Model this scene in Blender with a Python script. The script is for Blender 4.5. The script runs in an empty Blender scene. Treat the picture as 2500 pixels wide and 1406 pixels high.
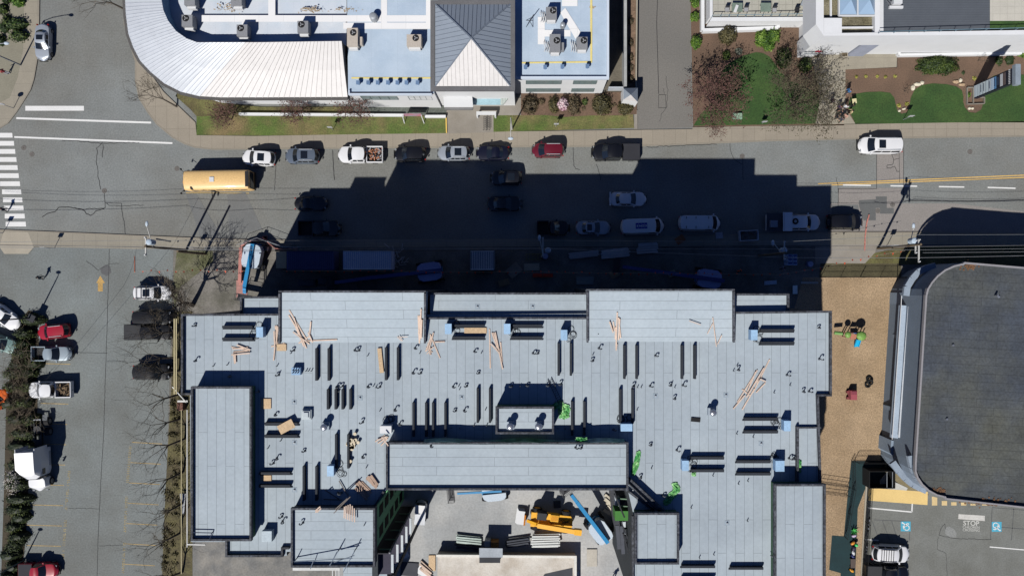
import bpy, math, random
from mathutils import Vector, Matrix, noise as mnoise
R=math.radians
SC=bpy.context.scene; COL=SC.collection
# ---------- camera, world, sun, exposure ----------
H=94.4; F=1794.0; X0=1290.0; Y0=690.0
def P(px,py,z=0.0):
    k=(H-z)/F
    return Vector(((px-X0)*k,-(py-Y0)*k,z))
cam=bpy.data.cameras.new('camera'); co=bpy.data.objects.new('camera',cam); COL.objects.link(co)
co.location=(0,0,H); co.rotation_euler=(0,0,0)
cam.sensor_fit='HORIZONTAL'; cam.sensor_width=36; cam.lens=36*F/2500
cam.shift_x=(1250-X0)/2500; cam.shift_y=-(703-Y0)/2500
cam.clip_start=1; cam.clip_end=2000
SC.camera=co
SUNV=Vector((.409,.813,-1.0)).normalized()
w=bpy.data.worlds.new('World'); SC.world=w; w.use_nodes=True
nt=w.node_tree; bg=nt.nodes['Background']; sky=nt.nodes.new('ShaderNodeTexSky'); sky.sky_type='NISHITA'; sky.sun_disc=False
sky.sun_elevation=R(47.7); sky.sun_rotation=R(206.7); sky.air_density=.55; sky.dust_density=.2; sky.ozone_density=6.0
mulc=nt.nodes.new('ShaderNodeMix'); mulc.data_type='RGBA'; mulc.blend_type='MULTIPLY'; mulc.inputs[0].default_value=1; mulc.inputs[7].default_value=(.8,.95,1.25,1)
nt.links.new(sky.outputs[0],mulc.inputs[6]); nt.links.new(mulc.outputs[2],bg.inputs[0]); bg.inputs[1].default_value=.05
sl=bpy.data.lights.new('sun','SUN'); sl.energy=5; sl.angle=R(.53); sl.color=(1,.965,.91)
so=bpy.data.objects.new('sun',sl); COL.objects.link(so); so.rotation_euler=SUNV.to_track_quat('-Z','Y').to_euler()
SC.view_settings.view_transform='Standard'; SC.view_settings.look='None'; SC.view_settings.gamma=1; SC.view_settings.exposure=.60
K=1.95   # sunlit level of a horizontal surface of albedo 1
# ---------- materials ----------
def lin(c):
    c=c/255
    return c/12.92 if c<=.04045 else ((c+.055)/1.055)**2.4
def alb(rgb): return tuple(min(.85,lin(c)/K) for c in rgb)+(1,)
MATS={}
def M(name,rgb,rough=.85,var=.12,sc=.6,fine=.1,fsc=7,metal=0,coat=0,raw=False,bump=0,tint=None,tsc=.15,spec=.3,alpha=1,lines=None):
    """sunlit colour as seen; coarse + fine noise, optional tint patches, optional seams"""
    if name in MATS: return MATS[name]
    m=bpy.data.materials.new(name); m.use_nodes=True; MATS[name]=m
    n=m.node_tree.nodes; L=m.node_tree.links; b=n['Principled BSDF']
    base=alb(rgb) if not raw else tuple(rgb)+(1,)
    b.inputs['Roughness'].default_value=rough; b.inputs['Metallic'].default_value=metal
    b.inputs['Specular IOR Level'].default_value=spec
    if coat: b.inputs['Coat Weight'].default_value=coat; b.inputs['Coat Roughness'].default_value=.08
    if alpha<1: b.inputs['Alpha'].default_value=alpha
    g=n.new('ShaderNodeNewGeometry'); pos=g.outputs['Position']
    col=None
    def noi(s,det=4):
        t=n.new('ShaderNodeTexNoise'); t.inputs['Scale'].default_value=s; t.inputs['Detail'].default_value=det; t.inputs['Roughness'].default_value=.6
        L.new(pos,t.inputs['Vector']); return t.outputs['Fac']
    def rng(o,a,bb):
        r=n.new('ShaderNodeMapRange'); r.inputs['From Min'].default_value=.3; r.inputs['From Max'].default_value=.7
        r.inputs['To Min'].default_value=a; r.inputs['To Max'].default_value=bb; L.new(o,r.inputs['Value']); return r.outputs[0]
    rgbn=n.new('ShaderNodeRGB'); rgbn.outputs[0].default_value=base; col=rgbn.outputs[0]
    if tint:
        mx=n.new('ShaderNodeMix'); mx.data_type='RGBA'; mx.inputs[7].default_value=alb(tint)
        L.new(rng(noi(tsc,6),-.4,1.1),mx.inputs[0]); L.new(col,mx.inputs[6]); col=mx.outputs[2]
    if var or fine:
        a=rng(noi(sc),1-var,1+var); f=rng(noi(fsc,2),1-fine,1+fine)
        mu=n.new('ShaderNodeMath'); mu.operation='MULTIPLY'; L.new(a,mu.inputs[0]); L.new(f,mu.inputs[1])
        vs=n.new('ShaderNodeVectorMath'); vs.operation='SCALE'; L.new(col,vs.inputs[0]); L.new(mu.outputs[0],vs.inputs['Scale']); col=vs.outputs[0]
    if lines:
        bw,bh,rot,mort,dark=lines[:5]
        mp=n.new('ShaderNodeMapping'); mp.inputs['Rotation'].default_value=(0,0,R(rot)); L.new(pos,mp.inputs[0])
        if len(lines)>5: mp.inputs['Location'].default_value=(lines[5],lines[6],0)
        br=n.new('ShaderNodeTexBrick'); br.inputs['Scale'].default_value=1; br.inputs['Brick Width'].default_value=bw; br.inputs['Row Height'].default_value=bh
        br.inputs['Mortar Size'].default_value=mort; br.inputs['Mortar Smooth'].default_value=.1; br.offset=.37 if bw>bh*3 else 0; br.squash=1
        for i in (0,1): br.inputs[i+1].default_value=(1,1,1,1) if i==0 else (.965,.965,.97,1)
        br.inputs[3].default_value=(dark,dark,dark,1)
        L.new(mp.outputs[0],br.inputs[0])
        mm=n.new('ShaderNodeMix'); mm.data_type='RGBA'; mm.blend_type='MULTIPLY'; mm.inputs[0].default_value=1
        L.new(col,mm.inputs[6]); L.new(br.outputs[0],mm.inputs[7]); col=mm.outputs[2]
    L.new(col,b.inputs['Base Color'])
    if bump:
        bp=n.new('ShaderNodeBump'); bp.inputs['Strength'].default_value=bump; bp.inputs['Distance'].default_value=.05
        L.new(noi(fsc*.8,3),bp.inputs['Height']); L.new(bp.outputs[0],b.inputs['Normal'])
    return m
def paint(name,rgb,metal=0): return M(name,rgb,rough=.35,var=.02,fine=0,metal=metal,coat=.5,spec=.4)
asph=M('asphalt',(134,138,137),var=.08,sc=.25,fine=.16,fsc=5,tint=(120,119,113),tsc=.05,bump=.15)
asphW=M('asphalt_lot',(129,136,136),var=.08,sc=.2,fine=.17,fsc=5,tint=(112,114,110),tsc=.07,bump=.15)
asphD=M('asphalt_drive',(128,125,120),var=.06,sc=.3,fine=.12,fsc=6,tint=(118,116,112),bump=.1)
asphE=M('asphalt_east',(128,130,126),var=.07,sc=.3,fine=.15,fsc=6,tint=(113,114,108),tsc=.2,bump=.1)
patchL=M('asphalt_pale',(148,143,139),var=.05,fine=.14,fsc=6)
patchD=M('asphalt_patch',(104,106,106),var=.05,fine=.1,fsc=6)
walkN=M('pavement_slabs',(161,152,137),var=.05,sc=.5,fine=.07,lines=(1.45,2.9,0,.025,.72,0,.6))
walkS=M('pavement_south',(156,150,136),var=.06,sc=.5,fine=.07,lines=(1.5,2.4,0,.025,.75))
conc=M('concrete',(176,168,152),var=.07,sc=.4,fine=.06)
concG=M('concrete_grey',(158,152,143),var=.08,sc=.4,fine=.07,tint=(140,133,122))
concL=M('concrete_light',(203,203,198),var=.08,sc=.5,fine=.07,tint=(180,176,165),tsc=.3)
yard=M('yard_concrete',(168,171,172),var=.13,sc=.25,fine=.1,fsc=4,tint=(208,205,200),tsc=.06)
siteG=M('site_gravel',(128,124,118),var=.2,sc=.5,fine=.2,fsc=5,tint=(102,100,90),tsc=.3)
lawnD=M('lawn_dark',(52,82,36),var=.16,sc=.5,fine=.35,fsc=6,tint=(66,92,42),tsc=.3)
lawnM=M('lawn_mixed',(88,108,48),var=.2,sc=.6,fine=.35,fsc=6,tint=(128,112,78),tsc=.22)
lawnO=M('lawn_olive',(106,104,62),var=.25,sc=.8,fine=.35,fsc=6,tint=(84,72,50),tsc=.3)
mulch=M('bark_mulch',(120,97,80),var=.12,sc=.8,fine=.3,fsc=9,tint=(98,80,66),tsc=.4)
chips=M('wood_chips',(176,152,122),var=.1,sc=.5,fine=.34,fsc=6,tint=(158,134,104),tsc=.14)
turf=M('green_turf',(24,54,58),var=.12,fine=.3,fsc=8)
white=M('white_marking',(238,238,236),var=.04,fine=.08,fsc=10)
white2=M('worn_marking',(205,205,200),var=.08,fine=.2,fsc=9)
yel=M('yellow_marking',(228,188,110),var=.1,fine=.15)
yelF=M('yellow_faded',(172,150,104),var=.2,fine=.3,fsc=4)
yelB=M('yellow_box_paint',(240,208,138),var=.06,fine=.06)
crackM=M('crack_sealer',(42,43,46),var=.1,fine=.1)
iron=M('cast_iron',(112,108,104),var=.1,fine=.2)
black=M('black_rubber',(22,22,24),raw=False,rough=.8,var=.1)
dark=M('dark_metal',(48,50,56),rough=.5)
roofm=M('roof_membrane',(180,192,200),var=.05,sc=.22,fine=.05,fsc=3,lines=(9.3,.93,90,.03,.66),tint=(170,182,191),tsc=.12)
roofh=M('roof_membrane_across',(182,194,202),var=.05,sc=.22,fine=.05,fsc=3,lines=(9.3,.93,0,.03,.66),tint=(174,187,196),tsc=.12)
parap=M('parapet_cap',(74,77,84),var=.45,sc=.9,fine=.7,fsc=4)
wallD=M('wall_membrane',(60,66,70),var=.15,fine=.2)
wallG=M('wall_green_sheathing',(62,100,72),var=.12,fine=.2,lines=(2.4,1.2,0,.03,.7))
greenT=M('green_tarp',(66,158,82),rough=.45,var=.3,sc=2.5,fine=.2,tint=(170,226,150),tsc=1.6)
whiteW=M('white_wall',(236,238,240),var=.03,fine=.03,rough=.7)
whiteP=M('white_metal',(228,230,232),rough=.45,var=.02,fine=.02)
memW=M('white_blue_membrane',(196,213,230),var=.03,fine=.03,tint=(178,198,218),tsc=.25,lines=(60,3.1,90,.03,.93),bump=.3)
greyU=M('unit_grey',(146,148,152),rough=.5,var=.04)
tanU=M('unit_tan',(200,190,178),rough=.5,var=.04)
blueU=M('unit_blue',(146,184,222),rough=.45,var=.04)
lumber=M('lumber',(222,198,180),var=.12,fine=.15,fsc=9)
ply=M('plywood',(214,186,150),var=.06,fine=.18,fsc=9)
glass=M('dark_glass',(30,36,44),rough=.12,var=0,fine=0,spec=.6)
glassB=M('shop_glass',(70,92,100),rough=.1,var=0,fine=0,spec=.6)
rimM=M('wheel_rim',(150,150,152),rough=.35,metal=.6)
redL=M('tail_light_red',(170,20,20),rough=.3,var=0,fine=0)
lampM=M('head_light',(150,154,160),rough=.2,var=0,fine=0)
steel=M('galvanised_steel',(176,182,188),rough=.45,metal=.3)
silverM=M('polished_vent',(215,218,222),rough=.25,metal=.8)
wood=M('pole_wood',(112,98,78),var=.2,fine=.2)
woodW=M('pole_pale',(205,204,198),var=.08)
skin=M('skin',(205,160,135),rough=.6,var=.03,fine=0)
bark=M('bark',(92,84,74),var=.2,fine=.2)
twigB=M('twig_brown',(112,100,84),var=.2,fine=0)
twigR=M('twig_red',(124,98,88),var=.25,sc=2,fine=0)
orange=M('safety_orange',(240,98,58),rough=.6,var=.05)
pinkB=M('barricade_pink',(196,132,122),rough=.5,var=.1,fine=.1)
genie=M('lift_blue',(42,140,196),rough=.4,var=.04)
coverW=M('lift_white',(205,218,230),rough=.35,var=.03)
yelM=M('machine_yellow',(252,186,44),rough=.4,var=.05)
# ---------- mesh builder ----------
class MB:
    def __init__(s): s.v=[]; s.f=[]; s.m=[]
    def add(s,vs,fs,mi=0):
        o=len(s.v); s.v+= [tuple(v) for v in vs]
        for f in fs: s.f.append([i+o for i in f]); s.m.append(mi)
        return s
    def box(s,cx,cy,cz,sx,sy,sz,rot=0,mi=0,tilt=0):
        c=math.cos(rot); sn=math.sin(rot); vs=[]
        for dz in(-.5,.5):
            for dx,dy in((-.5,-.5),(.5,-.5),(.5,.5),(-.5,.5)):
                x=dx*sx;y=dy*sy;z=dz*sz
                if tilt: z+=x*tilt
                vs.append((cx+x*c-y*sn,cy+x*sn+y*c,cz+z))
        return s.add(vs,[(3,2,1,0),(4,5,6,7),(0,1,5,4),(1,2,6,5),(2,3,7,6),(3,0,4,7)],mi)
    def prism(s,pts,z0,z1,mi=0,mis=None,bottom=True):
        """pts: list of (x,y) world, or (x,y,ztop)"""
        A=sum(pts[i][0]*pts[(i+1)%len(pts)][1]-pts[(i+1)%len(pts)][0]*pts[i][1] for i in range(len(pts)))
        if A<0: pts=pts[::-1]
        n=len(pts)
        vs=[(p[0],p[1],z0) for p in pts]+[(p[0],p[1],p[2] if len(p)>2 else z1) for p in pts]
        o=len(s.v); s.v+=vs
        s.f.append([o+n+i for i in range(n)]); s.m.append(mi)
        if bottom: s.f.append([o+i for i in range(n)][::-1]); s.m.append(mi if mis is None else mis)
        for i in range(n):
            j=(i+1)%n; s.f.append([o+i,o+j,o+n+j,o+n+i]); s.m.append(mi if mis is None else mis)
        return s
    def tube(s,pts,r,n=6,mi=0,cap=True):
        pts=[Vector(p) for p in pts]; rs=r if isinstance(r,(list,tuple)) else [r]*len(pts)
        o=len(s.v)
        for i,p in enumerate(pts):
            d=(pts[min(i+1,len(pts)-1)]-pts[max(i-1,0)])
            if d.length<1e-6: d=Vector((0,0,1))
            d.normalize(); a=Vector((0,0,1)) if abs(d.z)<.9 else Vector((1,0,0))
            u=d.cross(a).normalized(); v=d.cross(u)
            for k in range(n):
                t=2*math.pi*k/n; q=p+(u*math.cos(t)+v*math.sin(t))*rs[i]; s.v.append(tuple(q))
        for i in range(len(pts)-1):
            for k in range(n):
                a=o+i*n+k;b=o+i*n+(k+1)%n; s.f.append([a,b,b+n,a+n][::-1]); s.m.append(mi)
        if cap:
            s.f.append([o+k for k in range(n)]); s.m.append(mi)
            e=o+(len(pts)-1)*n; s.f.append([e+k for k in range(n)][::-1]); s.m.append(mi)
        return s
    def cyl(s,x,y,z0,z1,r,r2=None,n=12,mi=0): return s.tube([(x,y,z0),(x,y,z1)],[r,r if r2 is None else r2],n,mi)
    def bar(s,a,b,w,h,mi=0):
        a=Vector(a);b=Vector(b); d=(b-a); L=d.length; d.normalize()
        up=Vector((0,0,1)) if abs(d.z)<.95 else Vector((1,0,0)); u=d.cross(up).normalized(); v=u.cross(d)
        vs=[]
        for e in(a,b):
            for i,j in((-1,-1),(1,-1),(1,1),(-1,1)): vs.append(tuple(e+u*(i*w/2)+v*(j*h/2)))
        return s.add(vs,[(0,1,2,3),(7,6,5,4),(0,4,5,1),(1,5,6,2),(2,6,7,3),(3,7,4,0)],mi)
    def dome(s,x,y,z,rx,ry,rz,nu=12,nv=5,mi=0,seed=None,jit=0):
        rnd=random.Random(seed); o=len(s.v)
        for i in range(nv):
            a=math.pi/2*i/nv
            for k in range(nu):
                t=2*math.pi*k/nu; j=1+rnd.uniform(-jit,jit)
                s.v.append((x+rx*math.cos(a)*math.cos(t)*j,y+ry*math.cos(a)*math.sin(t)*j,z+rz*math.sin(a)*j))
        s.v.append((x,y,z+rz)); top=len(s.v)-1
        for i in range(nv-1):
            for k in range(nu):
                a=o+i*nu+k;b=o+i*nu+(k+1)%nu; s.f.append([a,b,b+nu,a+nu]); s.m.append(mi)
        for k in range(nu): s.f.append([o+(nv-1)*nu+k,o+(nv-1)*nu+(k+1)%nu,top]); s.m.append(mi)
        return s
def mesh(mb,name,mats):
    me=bpy.data.meshes.new(name); me.from_pydata(mb.v,[],mb.f)
    for m in (mats if isinstance(mats,(list,tuple)) else [mats]): me.materials.append(m)
    if any(mb.m): me.polygons.foreach_set('material_index',mb.m)
    me.update(); return me
def smooth(o,ang=35):
    me=o.data; me.polygons.foreach_set('use_smooth',[True]*len(me.polygons)); me.set_sharp_from_angle(angle=R(ang)); return o
def tag(o,label=None,cat=None,group=None,kind=None):
    if label: o['label']=label
    if cat: o['category']=cat
    if group: o['group']=group
    if kind: o['kind']=kind
    return o
def thing(name,label,cat,loc=(0,0,0),rot=0,group=None):
    o=bpy.data.objects.new(name,None); o.empty_display_size=.3; COL.objects.link(o); o.location=loc; o.rotation_euler=(0,0,rot)
    return tag(o,label,cat,group)
def part(name,mb,mats,parent,world=False,label=None):
    if world:
        l=Vector(parent['_org']) if '_org' in parent else parent.location
        mb.v=[(v[0]-l[0],v[1]-l[1],v[2]-l[2]) for v in mb.v]
    o=bpy.data.objects.new(name,mesh(mb,name,mats)); COL.objects.link(o); o.parent=parent
    if world: o['_org']=tuple(l)
    if label: o['label']=label
    return o
def solo(name,mb,mats,label,cat,group=None,org=None):
    """one-mesh thing built in world coordinates"""
    if org is None:
        xs=[v[0] for v in mb.v];ys=[v[1] for v in mb.v];zs=[v[2] for v in mb.v]; org=((min(xs)+max(xs))/2,(min(ys)+max(ys))/2,min(zs))
    mb.v=[(v[0]-org[0],v[1]-org[1],v[2]-org[2]) for v in mb.v]
    o=bpy.data.objects.new(name,mesh(mb,name,mats)); COL.objects.link(o); o.location=org
    return tag(o,label,cat,group)
def struct(name,mb,mats,kind='structure'):
    o=bpy.data.objects.new(name,mesh(mb,name,mats)); COL.objects.link(o); return tag(o,kind=kind)
def pp(pts,z=0): return [tuple(P(x,y,z))[:2] for x,y in pts]
def sheet(name,pts,z,mat,kind='structure'):
    mb=MB(); q=[P(x,y,0) for x,y in pts]
    A=sum(q[i].x*q[(i+1)%len(q)].y-q[(i+1)%len(q)].x*q[i].y for i in range(len(q)))
    if A<0: q=q[::-1]
    mb.add([(v.x,v.y,z) for v in q],[list(range(len(q)))]); return struct(name,mb,mat)
def slab(name,pts,z,mat): return struct(name,MB().prism(pp(pts),-.05,z),mat)
def arc(cx,cy,rx,ry,a0,a1,n=10): return [(cx+rx*math.cos(R(a0+(a1-a0)*i/n)),cy+ry*math.sin(R(a0+(a1-a0)*i/n))) for i in range(n+1)]
def line_mb(mb,pts,w,z):
    q=[P(x,y,0) for x,y in pts]
    for a,b in zip(q,q[1:]):
        d=(b-a); 
        if d.length<1e-4: continue
        d.normalize(); u=Vector((-d.y,d.x,0))*w/2
        mb.add([(p.x,p.y,z) for p in(a-u,b-u,b+u,a+u)],[(0,1,2,3)])
def mark(name,pts,w,z,mat):
    mb=MB(); line_mb(mb,pts,w,z); return struct(name,mb,mat)

ORD=['first','second','third','fourth','fifth','sixth','seventh','eighth','ninth','tenth','eleventh','twelfth']
def ordl(i,n,way='left'):
    if n==1: return ''
    opp={'left':'right','top':'bottom'}[way]
    if i==0: return ', '+('leftmost' if way=='left' else 'topmost')
    if i==n-1: return ', '+('rightmost' if way=='left' else 'lowest')
    if i<n/2: return ', %s from the %s'%(ORD[min(i,11)],way)
    return ', %s from the %s'%(ORD[min(n-1-i,11)],opp)
# ---------- ground, roads, pavements ----------
g=MB(); g.add([(-300,-300,0),(300,-300,0),(300,300,0),(-300,300,0)],[(0,1,2,3)]); struct('ground',g,siteG)
sheet('road',[(-300,-300),(2900,-300),(2900,600),(-300,600)],.004,asph)
sheet('parking_lot_west',[(-300,604),(424,604),(412,1000),(395,1500),(-300,1500)],.008,asphW)
sheet('construction_yard',[(430,604),(2030,604),(2030,760),(430,760)],.006,siteG)
sheet('driveway',[(1554,-200),(1682,-200),(1690,312),(1556,316)],.008,asphD)
sheet('courtyard_ground',[(820,1140),(1660,1140),(1660,1500),(820,1500)],.009,yard)
sheet('yard_south_west',[(400,1260),(960,1260),(960,1500),(400,1500)],.006,M('yard_grey',(122,122,120),var=.15,fine=.15,fsc=4,tint=(150,146,138),tsc=.4))
sheet('playground_wood_chips',[(1960,677),(2195,677),(2186,1000),(2172,1180),(2130,1300),(2120,1500),(1900,1500),(1900,900)],.012,chips)
sheet('playground_turf',[(2078,1124),(2180,1124),(2180,1190),(2117,1180),(2094,1240),(2085,1480),(2052,1500),(2052,1398),(2024,1390),(2031,1306),(2060,1308),(2070,1200)],.02,turf)
sheet('parking_lot_east',[(2113,1160),(2700,1160),(2700,1500),(2100,1500)],.016,asphE)
sheet('road_apron',[(2027,497),(2330,497),(2700,540),(2700,600),(2027,600)],.008,patchL)
sheet('road_patch_pale',[(2140,372),(2205,360),(2205,442),(2140,446)],.010,patchL)
sheet('road_patch_trench',[(2046,459),(2200,459),(2200,503),(2046,503)],.012,patchL)
for k,p in enumerate([[(2097,489),(2138,487),(2138,480),(2165,480),(2165,508),(2182,508),(2182,522),(2148,522),(2148,508),(2138,508),(2138,538),(2108,538),(2097,503)],[(555,476),(600,470),(640,560),(560,575)],[(455,476),(480,474),(560,610),(500,612)],[(2030,500),(2095,500),(2100,538),(2030,536)]]):
    sheet('road_patch_dark',p,.015+.001*k,patchD if k==0 else M('asphalt_patch_soft',(116,118,118),var=.06,fine=.12))
# pavements (raised kerbs)
nb=[(302,-60),(306,60),(333,150),(333,196),(342,240),(363,274),(384,302),(422,335),(450,350),(476,359),(520,364),(620,363),(1240,358),(1560,356),(1880,343),(2200,336),(2700,329)]
nt_=[(2700,294),(2210,302),(1880,308),(1690,312),(1690,316),(1556,318),(1240,322),(620,333),(481,331),(478,300),(400,225),(366,178),(345,140),(330,60),(330,-60)]
slab('pavement_north',nb+nt_,.12,walkN)
kb=MB()
def kerb(pts,w=.16,z=.135):
    q=[P(x,y) for x,y in pts]
    for a,b in zip(q,q[1:]): kb.bar((a.x,a.y,z/2),(b.x,b.y,z/2),w,z)
kerb([(x-1 if i<7 else x,y+1) for i,(x,y) in enumerate(nb)])
slab('pavement_west',[(-200,-60),(96,-60),(94,100),(90,150),(82,195),(74,220),(60,243),(40,274),(20,300),(-6,316),(-200,316)],.12,M('pavement_tan',(160,153,138),var=.05,fine=.07,lines=(1.5,3,90,.025,.8)))
sheet('pavement_west_strip',[(-200,-60),(62,-60),(58,120),(45,190),(25,240),(-20,262),(-200,280)],.125,M('pavement_grey_tan',(142,138,122),var=.08,fine=.1))
kerb([(97,-60),(95,100),(91,150),(83,195),(75,220),(61,243),(41,274),(21,300),(-5,316)])
slab('pavement_south_west',[(-200,562),(0,563),(220,572),(380,579),(522,585),(640,589),(640,602),(500,604),(330,608),(100,603),(-200,600)],.10,walkS)
sheet('pavement_drop',[(10,566),(70,567),(84,604),(70,620),(12,620),(0,603)],.11,conc)
slab('pavement_south_east',[(640,586),(1250,586),(1600,579),(1870,572),(2027,569),(2240,569),(2700,572),(2700,602),(2240,597),(2027,598),(1600,602),(640,604)],.10,walkS)
kerb([(-200,561),(0,562),(220,571),(380,578),(522,584),(640,587),(1250,585),(1600,578),(1870,571),(2027,568),(2240,568),(2700,571)])
struct('kerb',kb,M('kerb_concrete',(150,143,130),var=.08,fine=.1))
# markings
mk=MB()
for i in range(12):
    y=325+i*19.7; x1=31+i*2.9 if i else 30
    xl=-60 if i<6 else 0 if i<7 else 3+(i-6)*2.2
    mk.prism(pp([(xl,y),(x1,y+0),(x1+1,y+11.5),(xl,y+11.5)]),.0122,.0125,bottom=False)
struct('zebra_crossing',mk,white)
mark('stop_line',[(62,265),(205,265)],.62,.0125,white)
mark('crossing_line',[(40,289),(369,300)],.24,.0125,white)
mark('crossing_line',[(35,335),(421,350)],.22,.0125,white)
mark('lane_line_yellow',[(1997,449),(2500,428),(2700,420)],.13,.020,yel)
mark('lane_line_yellow',[(2030,452),(2500,433.5),(2700,425)],.13,.020,yel)
mark('lane_line_yellow',[(454,471),(608,472)],.12,.0125,M('yellow_mark_pale',(190,165,110)))
for a in[(2058,452,2126,453),(2174,454,2239,455),(2292,456,2354,457),(2411,458,2479,460)]: mark('lane_dash_white',[(a[0],a[1]),(a[2],a[3])],.17,.021,white)
# west lot stalls
ym=MB()
for i in range(12):
    y=888+i*49.5-(0 if i<2 else 2)
    line_mb(ym,[(104-i*2.4 if i<3 else 78-i*1.4,y-1),(172-i*2.6,y+1)],.1,.0125)
for i in range(8): line_mb(ym,[(322-i*3.2,1079+i*49.5),(396-i*3,1083+i*49.5)],.1,.0125)
struct('stall_lines',ym,yelF)
for x0,y0,x1,y1 in[(169,1150,161,1245),(160,1270,153,1370),(318,1090,311,1180),(309,1212,305,1300),(304,1325,300,1400)]:
    mk=MB(); rnd=random.Random(x0)
    n=int((y1-y0)/4.2)
    for i in range(n):
        t=i/n; x=x0+(x1-x0)*t; y=y0+(y1-y0)*t
        if rnd.random()<.85: mk.box(*P(x,y)[:2],.0128,.30+rnd.random()*.1,.05+rnd.random()*.05,.001); 
        if rnd.random()<.6: mk.box(*P(x+rnd.choice((-1.8,1.8)),y+2)[:2],.0128,.06,.2,.001)
    struct('stall_lettering_worn',mk,M('yellow_lettering',(160,146,108),var=.3,fine=.4))
mk=MB(); mk.prism(pp([(245,673),(256,691),(251,691),(251,711),(239,711),(239,691),(235,691)]),.012,.0128); struct('arrow_marking',mk,M('arrow_faded',(196,160,96),var=.2,fine=.25))
# east lot markings
sheet('yellow_loading_box',[(2120,1190),(2265,1200),(2264,1232),(2119,1221)],.020,yelB)
for i,(x,h) in enumerate([(2275,22),(2299,11),(2322,8),(2346,7),(2369,4),(2397,2.5)]): sheet('yellow_hatch',[(x,1233-h),(x+13,1233-h+(3 if i==0 else 0)),(x+13,1233),(x,1233)],.020,M('yellow_hatch_paint',(226,200,148)))
mark('bay_line_white',[(2119,1239),(2226,1249),(2227,1229)],.16,.021,white)
mark('bay_line_white',[(2112,1316),(2145,1318)],.12,.021,white)
mark('bay_line_white',[(2416,1334),(2520,1343),(2640,1352)],.13,.021,white)
gl=M('grey_line',(96,98,98),var=.1,fine=.1)
for l in[[(2133,1268),(2222,1272),(2220,1318)],[(2154,1270),(2172,1318)],[(2177,1272),(2192,1318)],[(2130,1272),(2150,1330)],[(2422,1240),(2418,1315)],[(2475,1240),(2469,1318)],[(2430,1285),(2520,1292)],[(2422,1238),(2520,1246)],[(2115,1330),(2220,1335)]]: mark('bay_line_grey',l,.1,.0205,gl)
sheet('stop_bar',[(2340,1254),(2404,1258),(2404,1271),(2339,1266)],.021,M('stop_paint',(214,212,206),lines=(.35,.35,0,.02,.9)))
def text(name,body,px,py,size,z,mat,rot=0,thick=.001,parent=None,rx=0,ext=None,sx=1,bold=0):
    cu=bpy.data.curves.new(name,'FONT'); cu.body=body; cu.size=size; cu.align_x='CENTER'; cu.align_y='CENTER'; cu.extrude=thick; cu.offset=bold
    o=bpy.data.objects.new('tmp',cu); COL.objects.link(o)
    dg=bpy.context.evaluated_depsgraph_get(); me=bpy.data.meshes.new_from_object(o.evaluated_get(dg)); bpy.data.objects.remove(o)
    me.materials.clear(); me.materials.append(mat); me.name=name
    ob=bpy.data.objects.new(name,me); COL.objects.link(ob)
    if ext is None: l=P(px,py,z); ob.location=(l.x,l.y,z)
    else: ob.location=ext
    ob.rotation_euler=(rx,0,rot); ob.scale=(sx,1,1)
    if parent: ob.parent=parent
    return ob
wt=M('stencil_paint',(208,208,202),var=.05,fine=.12)
tag(text('stop_lettering','STOP',2371,1277,.86,.022,wt,R(-2),bold=.015),kind='structure')
tag(text('stop_lettering_small','CHILDREN',2371,1286.5,.46,.022,wt,R(-2)),kind='structure')
tag(text('stop_lettering_small','CROSSING',2371,1293.5,.46,.022,wt,R(-2)),kind='structure')
cyan=M('accessible_blue',(84,178,206),var=.05,fine=.1)
for cx,cy,rot in[(2211,1284,0),(2433,1285,180)]:
    sheet('accessible_bay_square',[(cx-12,cy-12),(cx+12,cy-12),(cx+12,cy+12),(cx-12,cy+12)],.0225,cyan)
    mk=MB(); s=1 if rot==0 else -1; c=P(cx,cy)
    def q(x,y): return (c.x+s*x/19,c.y-s*y/19,.0235)
    ring=[q(2.5+6.3*math.cos(R(a))*.95,3.5+6*math.sin(R(a))) for a in range(-150,211,24)]
    for a,b in zip(ring[:-1],ring[1:]): mk.bar(a,b,.11,.002)
    for a,b in[((-6,-8),(-1,-3)),((-1,-3),(4,-7)),((4,-7),(8,-5.5)),((-1,-3),(2,0)),((-6,-2),(-5,5)),((-5,5),(-3,7))]: mk.bar(q(*a),q(*b),.13,.002)
    e=q(-8,-8.5); mk.cyl(e[0],e[1],.0225,.024,.1)
    struct('accessible_symbol',mk,white)
# tar cracks
ck=MB(); rnd=random.Random(5)
def crack(pts,w=.06,j=1.2):
    out=[]
    for (a,b) in zip(pts,pts[1:]):
        n=max(2,int(math.hypot(b[0]-a[0],b[1]-a[1])/6))
        for i in range(n): t=i/n; out.append((a[0]+(b[0]-a[0])*t+rnd.uniform(-j,j),a[1]+(b[1]-a[1])*t+rnd.uniform(-j,j)))
    out.append(pts[-1]); line_mb(ck,out,w,.024)
crack([(250,347),(237,362),(236,395),(240,430),(246,463)]); crack([(252,352),(250,385)]); crack([(152,343),(215,347),(245,350),(300,349),(340,349)],.07)
crack([(255,472),(257,508)],.06,.3); crack([(257,495),(297,497),(298,520),(303,540),(306,572)],.06,.8); crack([(103,530),(115,521),(135,517),(143,506),(165,505),(190,509),(205,514),(210,522),(222,526),(235,516),(257,508)],.09)
crack([(260,498),(268,503),(310,503),(350,501)],.05); crack([(182,509),(200,511),(255,509)],.07)
crack([(672,355),(674,400),(670,465)],.05,.6); crack([(812,367),(815,420),(817,440)],.08,.4); crack([(1399,360),(1401,405),(1405,412),(1415,415)],.06,.6); crack([(1569,357),(1590,360),(1620,357),(1650,358),(1680,355),(1720,353),(1750,353)],.06,1.4)
crack([(1455,402),(1462,415),(1466,440)],.05); crack([(1782,351),(1784,372),(1792,390),(1812,402)],.05,.5); crack([(1813,384),(1814,440)],.05,.2)
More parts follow.
